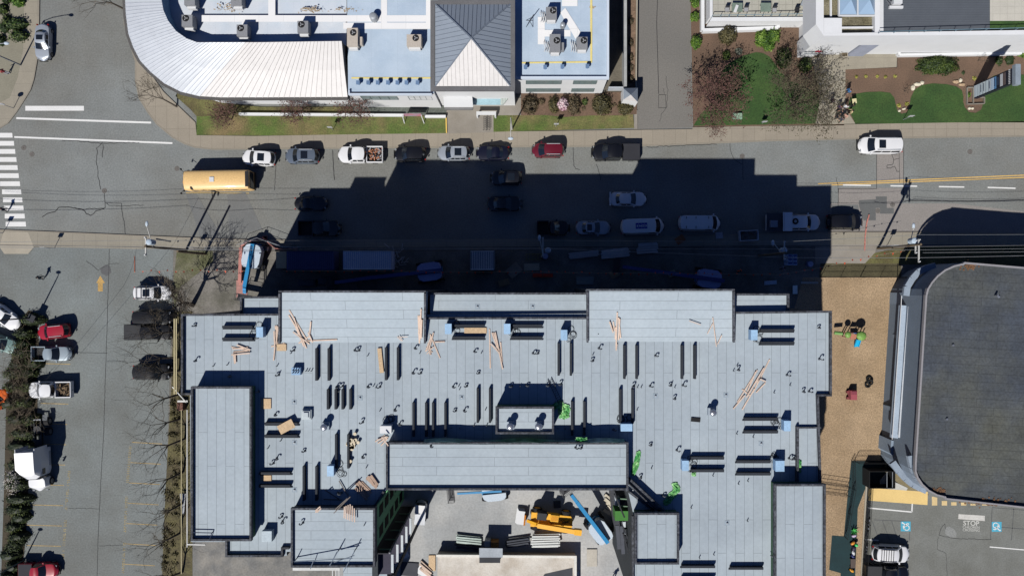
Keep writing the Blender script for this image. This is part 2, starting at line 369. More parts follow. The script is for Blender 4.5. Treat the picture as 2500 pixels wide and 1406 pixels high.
crack([(2140,372),(2140,461),(2110,462),(2047,461),(2046,505)],.06,.3); crack([(2195,371),(2196,446)],.05,.2); crack([(2206,362),(2206,490)],.06,.2)
crack([(2177,378),(2182,390),(2180,402),(2166,404),(2165,411),(2174,411),(2184,406),(2189,419),(2196,419)],.06,.5); crack([(2182,390),(2195,388)],.05)
crack([(2040,433),(2045,450),(2046,470)],.05); crack([(2215,490),(2330,492),(2500,488)],.07,.5)
crack([(1605,0),(1603,60),(1606,150),(1608,230)],.07,.3); crack([(1608,232),(1608,264),(1626,264),(1625,232),(1608,232)],.05,.2); crack([(1626,187),(1630,220),(1628,262),(1615,280),(1610,297)],.04,1.2); crack([(1620,218),(1622,230)],.04)
crack([(262,790),(263,740),(266,660),(267,605)],.05,.3); crack([(262,790),(258,900),(253,1060),(246,1180),(240,1300),(237,1406)],.05,.4); crack([(262,862),(187,860)],.04,.4); crack([(262,882),(307,882)],.04,.4)
crack([(168,1240),(243,1241)],.03); crack([(242,1332),(300,1330)],.03); crack([(210,636),(240,660),(265,645),(290,644)],.04)
crack([(2308,1292),(2306,1278),(2296,1290),(2292,1305),(2320,1312),(2335,1314),(2420,1316)],.05,1); crack([(2290,1310),(2288,1340),(2310,1350),(2312,1406)],.04,.8)
struct('tar_crack',ck,crackM)
sheet('asphalt_worn_spot',[(2307,1288),(2316,1284),(2328,1290),(2335,1300),(2334,1311),(2320,1311),(2308,1302)],.0215,M('asphalt_worn',(146,148,146),var=.08,fine=.2))
sheet('asphalt_dark_spot',[(245,655),(258,646),(268,650),(272,665),(262,674),(248,668)],.0215,M('asphalt_spot',(100,101,102),var=.08,fine=.1))
for x,y in[(255,466),(58,361),(78,377),(1812,382),(2368,371),(432,412),(2179,500),(2143,515)]:
    mb=MB(); c=P(x,y); mb.cyl(c.x,c.y,.001,.026,.32,n=18); 
    for a in range(4): mb.box(c.x,c.y,.028,.5,.03,.004,R(45*a))
    tag(struct('manhole_cover',mb,iron),kind='structure')
# gardens north building
slab('lawn_front',[(481,283),(1090,284),(1090,326),(620,332),(481,330)],.15,lawnM)
slab('garden_bed_west',[(440,215),(560,255),(640,262),(1090,262),(1090,285),(481,285),(466,268),(430,236)],.16,lawnO)
slab('lawn_front_east',[(1205,283),(1545,280),(1548,313),(1205,323)],.15,lawnM)
slab('garden_bed_east',[(1272,226),(1555,226),(1554,280),(1500,283),(1440,283),(1380,287),(1330,282),(1272,283)],.17,mulch)
slab('entrance_paving',[(1078,240),(1272,240),(1272,290),(1206,292),(1206,324),(1088,327),(1088,290)],.14,concG)
slab('gravel_bed',[(862,250),(1090,250),(1090,282),(862,282)],.18,M('dark_gravel',(98,104,98),var=.1,fine=.4,fsc=9))
slab('side_yard',[(1470,-60),(1532,-60),(1530,225),(1475,225)],.12,M('side_yard_dirt',(110,104,92),var=.2,fine=.2))
slab('planter_soil',[(1532,-60),(1557,-60),(1554,222),(1531,222)],.3,M('planter_soil',(128,106,88),var=.25,fine=.3,sc=2))
slab('driveway_edge',[(1549,270),(1556,270),(1556,316),(1547,316)],.14,concG)
# east gardens
slab('garden_bed_mulch',[(1684,-80),(2060,-80),(2060,307),(1692,310)],.12,mulch)
lawn=[(1692,308),(1990,303),(2000,250),(1985,225),(1960,210),(1930,200),(1905,178),(1893,160),(1878,140),(1862,131),(1845,129),(1815,137),(1785,152),(1765,168),(1755,200),(1740,250),(1710,280)]
slab('lawn_east',lawn,.14,lawnD)
slab('entrance_walk',[(1968,140),(2190,120),(2187,165),(2063,171),(2063,265),(2087,303),(1990,305),(2000,230),(1985,160)],.135,M('walk_paving',(164,157,141),var=.08,fine=.08,lines=(2.4,2.4,0,.03,.86)))
slab('garden_bed_far_east',[(2063,171),(2190,166),(2190,120),(2700,120),(2700,300),(2200,300),(2087,303),(2063,265)],.12,mulch)
def blob(pts,n=5):
    out=[]; N=len(pts)
    for i in range(N):
        p0,p1,p2,p3=[Vector((*pts[(i+k-1)%N],0)) for k in range(4)]
        for j in range(n):
            t=j/n; q=.5*((2*p1)+(-p0+p2)*t+(2*p0-5*p1+4*p2-p3)*t*t+(-p0+3*p1-3*p2+p3)*t**3); out.append((q.x,q.y))
    return out
slab('lawn_far_east',[(2068,262),(2074,242),(2090,230),(2115,226),(2150,225),(2172,228),(2182,240),(2186,258),(2190,272),(2200,279),(2212,276),(2219,262),(2222,240),(2232,220),(2250,209),(2275,205),(2310,207),(2335,213),(2347,222),(2351,240),(2353,262),(2364,275),(2380,277),(2393,270),(2398,250),(2396,222),(2405,200),(2425,186),(2450,181),(2500,184),(2700,190),(2700,294),(2210,302),(2087,303)],.145,lawnD)
slab('concrete_pad',[(2200,0),(2700,0),(2700,124),(2200,124)],.125,concG)
# east construction-side verge
sheet('grass_verge',[(2135,618),(2180,608),(2240,602),(2500,600),(2500,648),(2110,645)],.02,lawnO)
sheet('site_entrance',[(1990,602),(2140,600),(2130,648),(1990,645)],.018,concG)
sheet('fence_strip',[(2003,643),(2200,643),(2200,677),(2000,677)],.022,M('fence_strip_soil',(92,86,62),var=.2,fine=.3))
# west building strip
sheet('verge_west',[(424,760),(470,760),(470,1500),(392,1500),(404,1200),(418,950)],.02,M('verge_scrub',(98,92,58),var=.3,sc=.7,fine=.4,fsc=5,tint=(76,66,50),tsc=.4))
sheet('verge_north_west',[(432,612),(520,612),(520,640),(440,700),(425,760),(424,680)],.02,M('verge_grass',(96,98,66),var=.25,fine=.35,tint=(120,116,100),tsc=.4))
# hedge soil islands
sheet('hedge_bed',[(70,757),(92,765),(95,830),(92,900),(92,1000),(72,1100),(68,1250),(55,1400),(50,1500),(0,1500),(10,1200),(15,1000),(30,860),(50,780)],.03,M('hedge_soil',(66,58,42),var=.2,fine=.3))
# east concrete island by curved building
slab('island_concrete',[(2172,1170),(2215,1190),(2212,1196),(2147,1190),(2147,1172),(2165,1150)],.15,concL)
slab('island_bed',[(2158,1090),(2178,1120),(2260,1196),(2212,1196),(2160,1150)],.13,M('island_soil',(140,128,96),var=.15,fine=.2))
slab('kerb_east_lot',[(2113,1178),(2117,1178),(2100,1480),(2096,1480)],.14,conc)
# ---------- main building under construction ----------
ZR=18.5; ZP=18.9; ZB=19.9
def pz(pts,z): return [tuple(P(x,y,z))[:2] for x,y in pts]
def parapet(mb,pts,zt,h,w=.2,closed=False,mi=0):
    q=[P(x,y,zt) for x,y in pts]
    if closed: q.append(q[0])
    for i,(a,b) in enumerate(zip(q,q[1:])):
        d=(b-a).normalized()*w/2; zz=zt-.003*(i%3)-.002
        mb.bar(Vector((a.x,a.y,zz-h/2))-d*(1 if i%2==0 else -1),Vector((b.x,b.y,zz-h/2))+d*(1 if i%2==0 else -1),w,h,mi)
    return mb
MBLD=thing('apartment_building','large U shaped apartment building under construction with pale grey membrane roofs and dark parapets','building',tuple(P(1250,1000)))
outline=[(446,771),(2027,762),(2027,963),(1996,963),(2004,1190),(2012,1480),(1545,1480),(1548,1262),(1532,1192),(945,1192),(912,1240),(912,1346),(838,1346),(700,1346),(700,1356),(552,1356),(552,1322),(466,1322),(464,962),(446,962)]
mb=MB().prism(pz(outline,ZR),0,ZR-.05); part('wall',mb,wallD,MBLD,True)
mb=MB().prism(pz(outline,ZR),ZR-.05,ZR,bottom=False); part('roof',mb,roofm,MBLD,True)
q=[(838,1340),(945,1340),(945,1480),(838,1480)]
part('wall',MB().prism(pz(q,5.0),0,4.96),wallD,MBLD,True); part('low_roof',MB().prism(pz(q,5.0),4.96,5.0,bottom=False),roofh,MBLD,True)
# low strips on the north side
low=MB(); lw=MB()
for a in[(588,683,727,772),(1050,1436,718,778),(1792,1925,720,768)]:
    z=18.1; q=[(a[0],a[2]),(a[1],a[2]),(a[1],a[3]),(a[0],a[3])]
    part('wall',MB().prism(pz(q,z),0,z-.04),wallD,MBLD,True); part('low_roof',MB().prism(pz(q,z),z-.04,z,bottom=False),roofh,MBLD,True)
# high sloping roofs
for x0,x1,y0,y1 in[(684,1038,712,836),(1434,1790,708,834)]:
    za=20.2; a=P(x0,y0,za);b=P(x1,y0,za);c=P(x1,y1,ZR+.02);d=P(x0,y1,ZR+.02)
    mb=MB(); lx=min(a.x,d.x); 
    mb.add([a,b,c,d,(a.x,a.y,17),(b.x,b.y,17),(c.x,c.y,17),(d.x,d.y,17)],[(3,2,1,0),(4,5,6,7),(0,1,5,4),(1,2,6,5),(2,3,7,6),(3,0,4,7)],0)
    part('high_roof',mb,roofh,MBLD,True)
    mb=MB().prism([(a.x,a.y),(b.x,b.y),(b.x,a.y-3.2),(a.x,a.y-3.2)],0,18); part('wall',mb,wallD,MBLD,True)
    mb=MB(); e=.16
    for A_,B_ in(((a.x-.1,a.y,20.2),(b.x+.1,a.y,20.2)),((a.x,a.y-.12,20.22),(d.x,d.y,ZR+.1)),((b.x,b.y-.12,20.22),(c.x,c.y,ZR+.1))): part('parapet',MB().bar(A_,B_,.2,.45),parap,MBLD,True)
PRUNS=[]
def prun(*a,**k): part('parapet',parapet(MB(),*a,**k),parap,MBLD,True)
prun([(684,768),(444,769),(444,962),(464,962)],ZP,.42)
prun([(588,772),(588,726),(684,726)],18.45,.4)
prun([(1040,777),(1434,777)],ZP,.42); prun([(1040,717),(1434,717)],18.5,.4)
prun([(1792,719),(1925,719),(1925,765)],18.45,.4)
prun([(1792,764),(2029,761),(2029,965),(1997,965),(2004,1184)],ZP,.42)
prun([(1545,1262),(1546,1480)],ZP,.36); prun([(1530,1196),(1600,1250)],ZP,.36)
prun([(1540,1172),(1626,1252)],ZP+.3,.7,.22); prun([(1534,1180),(1612,1256)],ZP+.3,.7,.12)
prun([(552,1322),(552,1357),(688,1357),(688,1338),(708,1338)],ZP,.4); prun([(935,1202),(912,1238)],ZP,.3)
prun([(1948,1044),(1948,1184)],ZP+.1,.5,.2); prun([(1948,1044),(2003,1044)],ZP-.1,.3,.15)
# upper blocks
def upper(name,x0,y0,x1,y1,z,mat,green=False,h=.36):
    q=[(x0,y0),(x1,y0),(x1,y1),(x0,y1)]
    o=part('roof_block',MB().prism(pz(q,z),ZR-.2,z-.03),wallG if green else wallD,MBLD,True)
    part('roof',MB().prism(pz(q,z),z-.03,z,bottom=False),mat,o,True)
    part('parapet',parapet(MB(),[(x0,y0),(x1,y0),(x1,y1),(x0,y1)],z+h,h+.1,.2,True),parap,o,True)
    return o
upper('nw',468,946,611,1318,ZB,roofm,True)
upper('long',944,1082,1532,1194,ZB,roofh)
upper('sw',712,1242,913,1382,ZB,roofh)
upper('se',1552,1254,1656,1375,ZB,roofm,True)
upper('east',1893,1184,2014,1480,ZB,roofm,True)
upper('penthouse',1212,995,1350,1057,20.6,roofh,True)
# white tarp over north edge of long block
rnd=random.Random(3)
mb=MB(); pts=[P(1035+i*14,1078-3*math.sin(i*.45)-2,19.9) for i in range(36)]; 
for i,(a,b) in enumerate(zip(pts,pts[1:])): mb.add([(a.x,a.y-.15,20.3),(b.x,b.y-.15,20.3),(b.x,b.y+.12,19.6),(a.x,a.y+.12,19.6)],[(0,1,2,3),(3,2,1,0)])
part('edge_membrane',mb,M('pale_green_sheet',(190,225,220),rough=.5,tint=(130,190,160),tsc=.5),MBLD,True)
# roof pairs of long dark sleepers
SL_V=[(769,850,929),(799,850,929),(939,848,928),(968,848,928),(797,950,999),(816,950,999),(833,950,999),(852,950,999),(1006,983,1066),(1037,983,1066),(1054,983,1066),(1084,983,1066),(1163,948,1032),(1193,948,1032),(817,1060,1143),(847,1060,1143),(738,1138,1222),(769,1138,1222),(1361,838,917),(1391,838,917),(1522,843,925),(1552,843,925),(1663,843,925),(1694,843,925),(1512,950,1033),(1542,950,1033),(1394,980,1063),(1424,980,1063)]
SL_H=[(542,616,802),(542,616,831),(1104,1182,799),(1104,1182,828),(1247,1324,799),(1247,1324,828),(1858,1940,810),(1858,1940,841),(646,726,1038),(646,726,1068),(632,708,1159),(632,708,1190),(1818,1900,1026),(1818,1900,1057),(1688,1768,1121),(1688,1768,1152),(1800,1882,1130),(1800,1882,1160),(1665,1746,1387),(1784,1864,1391),(1665,1746,1417)]
sm=M('sleeper_wrap',(46,51,59),var=.15,fine=.2)
for x,y0,y1 in SL_V:
    a=P(x+3,y0,19);b=P(x+3,y1,19); part('roof_sleeper',MB().bar((a.x,a.y,18.75),(b.x,b.y,18.75),.22,.5),sm,MBLD,True)
for x0,x1,y in SL_H:
    a=P(x0,y-4,19);b=P(x1,y-4,19); mb=MB().bar((a.x,a.y,18.75),(b.x,b.y,18.75),.22,.5); mb.bar((a.x-.1,a.y-.22,18.55),(b.x+.1,b.y-.22,18.55),.12,.1); part('roof_sleeper',mb,sm,MBLD,True)
GN=[(478,795),(478,880),(718,855),(866,855),(877,855),(1013,850),(681,915),(1008,910),(1028,910),(1158,858),(1170,910),(822,944),(837,942),(898,944),(928,944),(1106,944),(1140,942),(964,1000),(632,955),(672,1012),(745,1100),(676,1118),(668,1130),(885,1115),(886,1030),(975,1035),(689,1260),(690,1272),(740,1275),(1301,862),(1314,862),(1462,850),(1448,880),(1600,868),(1548,942),(1587,942),(1638,940),(1667,940),(1648,972),(1498,1048),(1590,1085),(1652,1098),(1565,1164),(1618,1208),(1803,902),(1921,915),(2000,800),(2000,876),(1962,955),(1975,955),(1113,1002),(1133,1002),(1250,942),(1285,940),(1370,937),(1926,1118),(1938,1118),(1885,1338),(1885,1352),(1405,1092),(1420,1092),(1052,1088),(1340,940),(825,1202),(834,1202),(561,918)]
def zroof(x,y):
    for a in[(468,946,611,1318),(944,1082,1532,1194),(712,1242,913,1382)]:
        if a[0]<=x<=a[2] and a[1]<=y<=a[3]: return ZB
    return ZR
vm=M('vent_dark',(84,90,98),rough=.5)
for i,(x,y) in enumerate(GN):
    z=zroof(x,y); c=P(x,y,z); s=1 if i%2 else -1; h=.42*(.7+.6*((i*37)%10)/10)
    pts=[(c.x,c.y,z),(c.x,c.y,z+h)]+[(c.x+s*.13*(1-math.cos(R(a))),c.y-.05*math.sin(R(a)),z+h+.13*math.sin(R(a))) for a in(45,90,135,180)]+[(c.x+s*.26,c.y,z+h-.12)]
    mb=MB().tube(pts,.06,8); mb.cyl(c.x,c.y,z,z+.1,.14,.08,10); part('gooseneck_vent',mb,vm,MBLD,True)
PV=[(556,890),(522,893),(711,862),(718,905),(748,905),(754,905),(761,905),(898,868),(1025,862),(677,893),(683,910),(828,955),(912,942),(918,945),(1120,942),(1122,950),(1175,862),(1447,866),(1460,815),(1640,935),(1556,945),(1565,945),(1647,945),(1799,892),(1790,905),(1928,940),(1889,958),(1902,1045),(686,1075),(684,1062),(928,1002),(1010,1000),(655,1093),(895,1140),(1157,1038),(1188,1038),(1102,1044),(1123,1044),(1362,1045),(1380,1045),(1555,1000),(1590,1142),(1687,1238),(1824,1270),(1707,1360),(1742,1352),(1798,1058),(1838,1066),(1740,1160),(1802,1180),(1825,1173),(890,1280),(1185,1000),(1270,942),(1355,940)]
for x,y in PV:
    z=zroof(x,y); c=P(x,y,z); part('vent_pipe',MB().cyl(c.x,c.y,z,z+.35,.05,n=8),vm,MBLD,True)
for x,y in[(1165,749),(1300,749),(718,981),(879,971),(1127,970),(719,1080),(719,1195),(1600,966),(1772,964),(1775,1276),(1858,1082),(1545,1195)]:
    c=P(x,y,ZR); z=18.1 if y<760 else ZR; mb=MB().box(c.x,c.y,z+.012,.5,.5,.02); mb.cyl(c.x,c.y,z,z+.12,.1,n=10,mi=1); mb.dome(c.x,c.y,z+.12,.1,.1,.06,8,3,1); part('roof_drain',mb,[M('drain_flashing',(160,174,186)),steel],MBLD,True)
for x,y,z0 in[(792,1042,ZR),(1740,1006,ZR),(1246,1040,20.6),(1315,1040,20.6)]:
    c=P(x,y,z0+.8); mb=MB().box(c.x,c.y,z0+.25,.75,.75,.5,mi=1); mb.cyl(c.x,c.y,z0+.5,z0+.95,.24,n=14); mb.cyl(c.x,c.y,z0+.95,z0+1.05,.36,n=16); mb.dome(c.x,c.y,z0+1.05,.36,.36,.2,16,4)
    smooth(part('fan_vent',mb,[silverM,M('flashing',(170,182,194))],MBLD,True))
c=P(748,1012,18.9); mb=MB()
for i,s in enumerate((1,.78,.5)): mb.box(c.x,c.y,ZR+.2+.16*i,s,s,.4-.05*i)
part('roof_hatch',mb,M('hatch_pale',(196,206,210)),MBLD,True)
c=P(652,1308,19.2); part('roof_hatch',MB().box(c.x,c.y,ZR+.4,1.02,1.1,.85),M('hatch_pale2',(200,214,222)),MBLD,True)
# courtyard side: window openings, slabs and columns
def wallpanel(a,b,n,z0,z1,nm='window'):
    d=(b-a); d.z=0; L=d.length; d.normalize(); u=Vector((d.y,-d.x,0))
    for i in range(n):
        t=(i+.5)/n*L; p=a+d*t+u*.03
        mb=MB(); hw=L/n*.28; q=[p-d*hw,p+d*hw]
        mb.bar((q[0].x,q[0].y,(z0+z1)/2),(q[1].x,q[1].y,(z0+z1)/2),.06,z1-z0); part(nm,mb,glass,MBLD,True)
# green sheathed courtyard wall, stacked balconies south of it
GW=M('green_wall_bounce',(128,196,138),var=.15,fine=.2,lines=(60,1.3,0,.05,.7)); WB=M('window_black',(8,14,16),rough=.75,var=0,fine=0,spec=.05)  # wall green brightened in the colour to stand for bounced courtyard light
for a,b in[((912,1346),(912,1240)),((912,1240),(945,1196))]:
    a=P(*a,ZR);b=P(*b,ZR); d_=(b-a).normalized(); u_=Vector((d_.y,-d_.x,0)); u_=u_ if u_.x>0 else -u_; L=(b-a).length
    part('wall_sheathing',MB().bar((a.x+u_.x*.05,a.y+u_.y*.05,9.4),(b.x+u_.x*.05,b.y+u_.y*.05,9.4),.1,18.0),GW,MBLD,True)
    n=max(1,round(L/2.2))
    for k in range(n):
        for fl in range(5):
            p=a+d_*((k+.5)/n*L)+u_*.12; z=2.9+fl*3.05; part('window',MB().bar((p.x-d_.x*.55,p.y-d_.y*.55,z),(p.x+d_.x*.55,p.y+d_.y*.55,z),.05,1.9),WB,MBLD,True)
part('balcony_screen_wall',MB().box(-15.5,-28.75,8.2,1.15,.12,16.3),M('screen_dark',(46,46,54)),MBLD,True)
part('courtyard_pier',MB().box(-16.3,-30.0,8.2,.6,2.6,16.3),wallD,MBLD,True)
for fl in range(5):
    z=3.3+fl*3.03
    part('balcony_floor',MB().box(-15.4,-30.05,z-.1,1.35,2.5,.16),M('balcony_floor_dark',(62,60,76),var=.15),MBLD,True)
    part('balcony_edge_strip',MB().box(-14.62,-30.15,z-.05,.26,1.95,.2),M('upstand_white',(206,214,220)),MBLD,True)
    part('balcony_beam',MB().bar((-16.0,-28.62,z),(-14.8,-28.62,z),.1,.2),M('beam_green',(120,150,126)),MBLD,True)
part('balcony_post',MB().box(-14.75,-28.7,8.2,.14,.14,16.3),M('post_pale',(150,152,158)),MBLD,True)
part('balcony_post',MB().box(-14.35,-31.3,8.2,.16,.5,16.3),M('beam_dark',(48,50,56)),MBLD,True)
# east side of courtyard
q=pz([(1506,1212),(1534,1205),(1548,1262),(1550,1480),(1538,1400),(1520,1340),(1512,1262)],11); part('podium',MB().prism(q,0,11),M('podium_grey',(88,90,96),var=.12,fine=.1),MBLD,True)
c0=P(1521,1258,14); part('green_stair_box',MB().box(c0.x,c0.y,13,1.75,1.05,2.2),M('green_box',(70,132,58),var=.08),MBLD,True)
for(x0,y0,x1,y1) in[(1516,1272,1547,1350),(1500,1205,1524,1262),(1530,1210,1546,1250),(1521,1300,1547,1400)]: part('balcony_beam',MB().bar(P(x0,y0,14),P(x1,y1,14),.14,.3),MATS['beam_dark'],MBLD,True)
for i in range(9):
    y=1216+i*18; x=1506+i*3.6; part('balcony_beam',MB().bar(P(x,y,13.6),P(min(1548,x+30),y+2,13.6),.12,.18),MATS['beam_green' if i<3 else 'beam_dark'],MBLD,True)
for (x,y,sx,sy) in[(1529,1281,.75,.7),(1534,1301,.7,.6),(1536,1322,.6,.7),(1508,1225,.5,.9),(1508,1243,.45,.5)]:
    c0=P(x,y,12.2); part('balcony_screen',MB().box(c0.x,c0.y,11.7,sx,sy,1.0),MATS['upstand_white'],MBLD,True)
for x,y0,y1 in((1507,1282,1340),(1517,1284,1352)): a=P(x,y0,12);b=P(x+5,y1,12); part('balcony_floor',MB().bar((a.x,a.y,11.9),(b.x,b.y,11.9),.4,.2),M('balcony_grey',(84,88,98)),MBLD,True)
# facade windows seen from the side
fw=M('facade_window',(38,48,58),rough=.15,var=0,fine=0,spec=.5)
def frow(a,b,n,out):
    a=P(*a,ZR);b=P(*b,ZR); dd=(b-a); L=dd.length; dd.normalize(); o_=Vector(out)*.04
    for k in range(n):
        for fl in range(5):
            p=a+dd*((k+.5)/n*L)+o_; z=3.2+fl*3.1; mb=MB().bar((p.x-dd.x*.8,p.y-dd.y*.8,z),(p.x+dd.x*.8,p.y+dd.y*.8,z),.06,1.5); part('facade_window',mb,fw,MBLD,True)
frow((2027,780),(2027,950),3,(1,0,0)); frow((446,790),(446,950),3,(-1,0,0)); frow((1050,718),(1436,718),4,(0,1,0)); frow((2006,1220),(2012,1400),3,(1,0,0)); frow((466,980),(466,1310),5,(-1,0,0))
# west facade guard rails
mb=MB(); lm=M('guard_wood',(214,202,160),var=.1)
for x in(426,431):
    a=P(x,778,13);b=P(x,962,13); mb.bar(a,b,.1,.16)
for z in(4,8,12):
    a=P(443,1000,z+2);b=P(443,1400,z+2); mb.bar(a,b,.06,.1)
part('guard_rail',mb,lm,MBLD,True)
for a,b,w_ in((P(421,944,12),P(455,982,12.4),.1),(P(434,979,12),P(459,979,12),.2),(P(457,1328,16),P(502,1329,16),.12),(P(457,1335,8),P(457,1000,8),.1)): part('outrigger_beam',MB().bar(a,b,w_,w_),M('beam_pale',(226,226,222)),MBLD,True)
mb=MB(); a=P(470,1299,20.2);b=P(517,1300,20.2); mb.bar(a,b,.07,.07); mb.bar(b,P(512,1316,20.2),.07,.07); mb.bar(a,P(470,1316,20.2),.07,.07)
for p in (a,b): mb.bar((p.x,p.y,ZB),p,.07,.07)
part('roof_guard_frame',mb,M('rail_navy',(30,46,74)),MBLD,True)
# scaffold on south west block
mb=MB(); fm=M('scaffold_dark',(60,76,96),rough=.5,metal=.3)
def sb(x0,y0,x1,y1,z0=21,z1=21,w=.07): mb.bar(P(x0,y0,z0),P(x1,y1,z1),w,w)
sb(718,1370,860,1362,20.3,21); sb(865,1345,838,1396); sb(825,1345,805,1380); sb(865,1355,815,1372); sb(765,1368,758,1388,20.5,20.5)
for x,y in((865,1345),(825,1345),(718,1370),(805,1378)):
    p=P(x,y,21); mb.bar((p.x,p.y,ZB),p,.07,.07)
part('scaffold_rail',mb,fm,MBLD,True)
mb=MB(); a=P(715,1388,17);b=P(830,1388,17); mb.bar(a,b,.3,.12); 
for i in range(3): mb.bar(P(812+8*i,1386,15),P(812+8*i,1480,15),.1,.1)
part('scaffold_board',mb,M('board_pale',(220,222,220)),MBLD,True)
# hvac units on the roof (rest on it)
UN=[(633,811,'pale blue roof unit with two dark sleepers west of it, nearest the north west corner'),(1094,803,'pale blue roof unit beside the plywood covered sleepers'),(1238,803,'pale blue roof unit between the middle plank pile and paired sleepers'),(1377,818,'pale blue roof unit with coiled cables below it'),(1842,818,'pale blue roof unit nearest the north east corner of the roof'),(806,1150,'pale blue roof unit with looping black cables on its east side'),(1674,1137,'pale blue roof unit with a knot of green tape at its foot'),(1905,1138,'wide pale blue roof unit on the shadow edge of the east upper block'),(1530,1044,'wide pale blue roof unit with black coiled cables on its north side'),(941,1049,'white topped roof unit beside the corner of the long upper block'),(1923,1040,'pale blue roof unit with tangled cables on its west side')]
for x,y,lb in UN:
    wide='wide' in lb or 'white topped' in lb; z=19.7
    sx,sy=((1.12,.75) if wide else (.62,1.05))
    if x==1905: sx,sy=.85,1.1
    c=P(x,y,z); t=thing('roof_unit',lb,'roof unit',(c.x,c.y,ZR),0,'blue units on the apartment roof')
    mb=MB().prism([(-sx/2,-sy/2),(sx/2,-sy/2),(sx/2,sy/2),(-sx/2,sy/2)],.15,1.05); part('cabinet',mb,whiteP if 'white topped' in lb else blueU,t)
    mb=MB(); mb.box(0,-sy*.25,1.08,sx+.06,sy*.5,.05); mb.box(0,sy*.25,1.1,sx+.06,sy*.5,.05); part('lid',mb,M('unit_lid',(168,204,236),rough=.4) if 'white' not in lb else whiteP,t)
    mb=MB()
    for s in(-1,1): mb.box(0,s*sy*.35,.075,sx*.9,.08,.15)
    part('rail',mb,dark,t)
    rr=random.Random(x); cb=MB()
    for k in range(4):
        ox,oy=((rr.uniform(.4,1.2),rr.uniform(-.6,.6)) if not wide else (rr.uniform(-.5,.5),rr.uniform(.5,1.0)))
        if x in(633,1905,1923,): ox=-abs(ox)
        rad=rr.uniform(.18,.4); cb.tube([(ox+rad*math.cos(R(a)),oy+rad*math.sin(R(a)),.04+.1*abs(math.sin(R(a)*.5))) for a in range(0,361,30)],.025,5)
    part('cable',cb,black,t)
# loose planks
def zslope(x,y):
    if (684<x<1038 or 1434<x<1790) and 708<y<836: return ZR+.02+1.68*(836-y)/124
    return zroof(x,y)
def plank_pile(label,group,lst,z0=ZR,mat=None,w=.13,h=.05):
    srt=sorted(range(len(lst)),key=lambda k:lst[k][0]+lst[k][2]); n=len(lst)
    for i,(x0,y0,x1,y1) in enumerate(lst):
        dz=.05+.055*(i%4)+(.12 if z0==ZR+.3 else 0); za,zb=zslope(x0,y0)+dz,zslope(x1,y1)+dz
        if zslope(x0,y0)!=zslope(x1,y1) and zslope(x0,y0) in(ZR,ZB) and zslope(x1,y1) in(ZR,ZB): za=zb=ZB+.45
        solo('plank',MB().bar(P(x0,y0,za),P(x1,y1,zb),w,h),mat or lumber,label+ordl(srt.index(i),n),'plank',group)
plank_pile('plank in the tangle on the north west sloping roof','planks on the north west sloping roof',[(706,757,755,840),(705,769,742,832),(717,775,735,825),(715,810,753,838),(726,800,748,850),(750,832,823,829),(759,785,756,815),(752,811,763,836),(729,838,760,818),(722,798,742,846)],20.0)
plank_pile('plank stacked against the west edge of the sloping roof','planks west of the sloping roof',[(672,795,679,850),(676,795,668,880),(679,797,674,840),(669,808,671,850),(662,846,695,838)],ZR)
plank_pile('plank along the east parapet of the sloping roof','planks by the parapet',[(1021,770,1024,838),(1025,770,1022,815),(1028,754,1025,830),(1030,780,1028,826)],19.9)
plank_pile('thin wood scrap on the sloping roof','wood scraps',[(970,822,981,833),(974,820,983,832),(978,823,995,822)],18.8,w=.06)
plank_pile('plank fanned out below the sloping roof corner','planks fanned by the roof corner',[(1050,816,1074,874),(1061,835,1086,834),(1058,812,1048,850),(1053,820,1040,858),(1045,838,1052,866)],ZR)
plank_pile('short splintered board heaped at the roof corner','boards heaped at the roof corner',[(1040,848,1056,860),(1044,842,1050,866),(1038,856,1052,850),(1042,864,1058,846)],ZR,w=.09)
plank_pile('long plank in the narrow pile amid the roof','planks in the middle pile',[(1195,803,1197,899),(1201,812,1224,878),(1209,811,1227,901),(1198,839,1218,860),(1222,835,1226,885),(1205,812,1222,862)],ZR)
plank_pile('plank bundled on the north east sloping roof','planks on the north east sloping roof',[(1507,762,1504,850),(1510,775,1515,825),(1513,778,1510,830),(1488,785,1497,812),(1497,785,1500,808),(1503,798,1502,828),(1506,840,1504,856)],19.6)
plank_pile('board near the end of the north east sloping roof','boards at the east end of the sloping roof',[(1740,775,1749,846),(1740,790,1727,815),(1752,840,1762,818),(1682,783,1711,793)],19.4,w=.08)
plank_pile('long plank in the crossed east roof pile','planks on the east roof',[(1879,877,1838,958),(1849,903,1800,982),(1845,907,1825,955),(1865,898,1822,970),(1838,940,1860,920),(1812,1000,1842,948),(1790,998,1818,965),(1855,925,1870,932),(1812,950,1830,965),(1846,958,1868,935)],ZR)
plank_pile('plank piled near the north west roof corner','planks near the north west corner',[(565,847,610,856),(567,852,605,848),(578,842,611,854),(565,866,610,862),(570,859,608,857),(570,860,573,888),(574,862,575,886)],ZR,w=.13)
plank_pile('wide rough board west of the long block','boards west of the long block',[(868,1178,900,1212),(872,1172,905,1204),(878,1186,895,1220),(867,1190,892,1214),(882,1176,904,1198),(895,1166,920,1190),(898,1162,912,1184),(905,1160,922,1184),(874,1200,888,1206)],ZR,w=.28,mat=M('lumber_grey',(186,160,142),var=.15,fine=.15))
plank_pile('batten on the south west upper roof','battens on the south west roof',[(841,1236,840,1264),(845,1234,844,1266),(850,1232,849,1268),(855,1230,854,1270),(860,1234,860,1272),(865,1240,866,1274)],ZB,w=.11)
plank_pile('pink offcut on the south west upper roof','offcuts on the south west roof',[(770,1246,782,1236),(774,1250,784,1240),(777,1244,770,1250)],ZB)
plank_pile('board beside the white topped roof unit','boards by the long block corner',[(916,1078,940,1062),(922,1082,948,1066),(930,1088,946,1070),(920,1074,944,1066),(932,1066,948,1088)],ZR,w=.12)
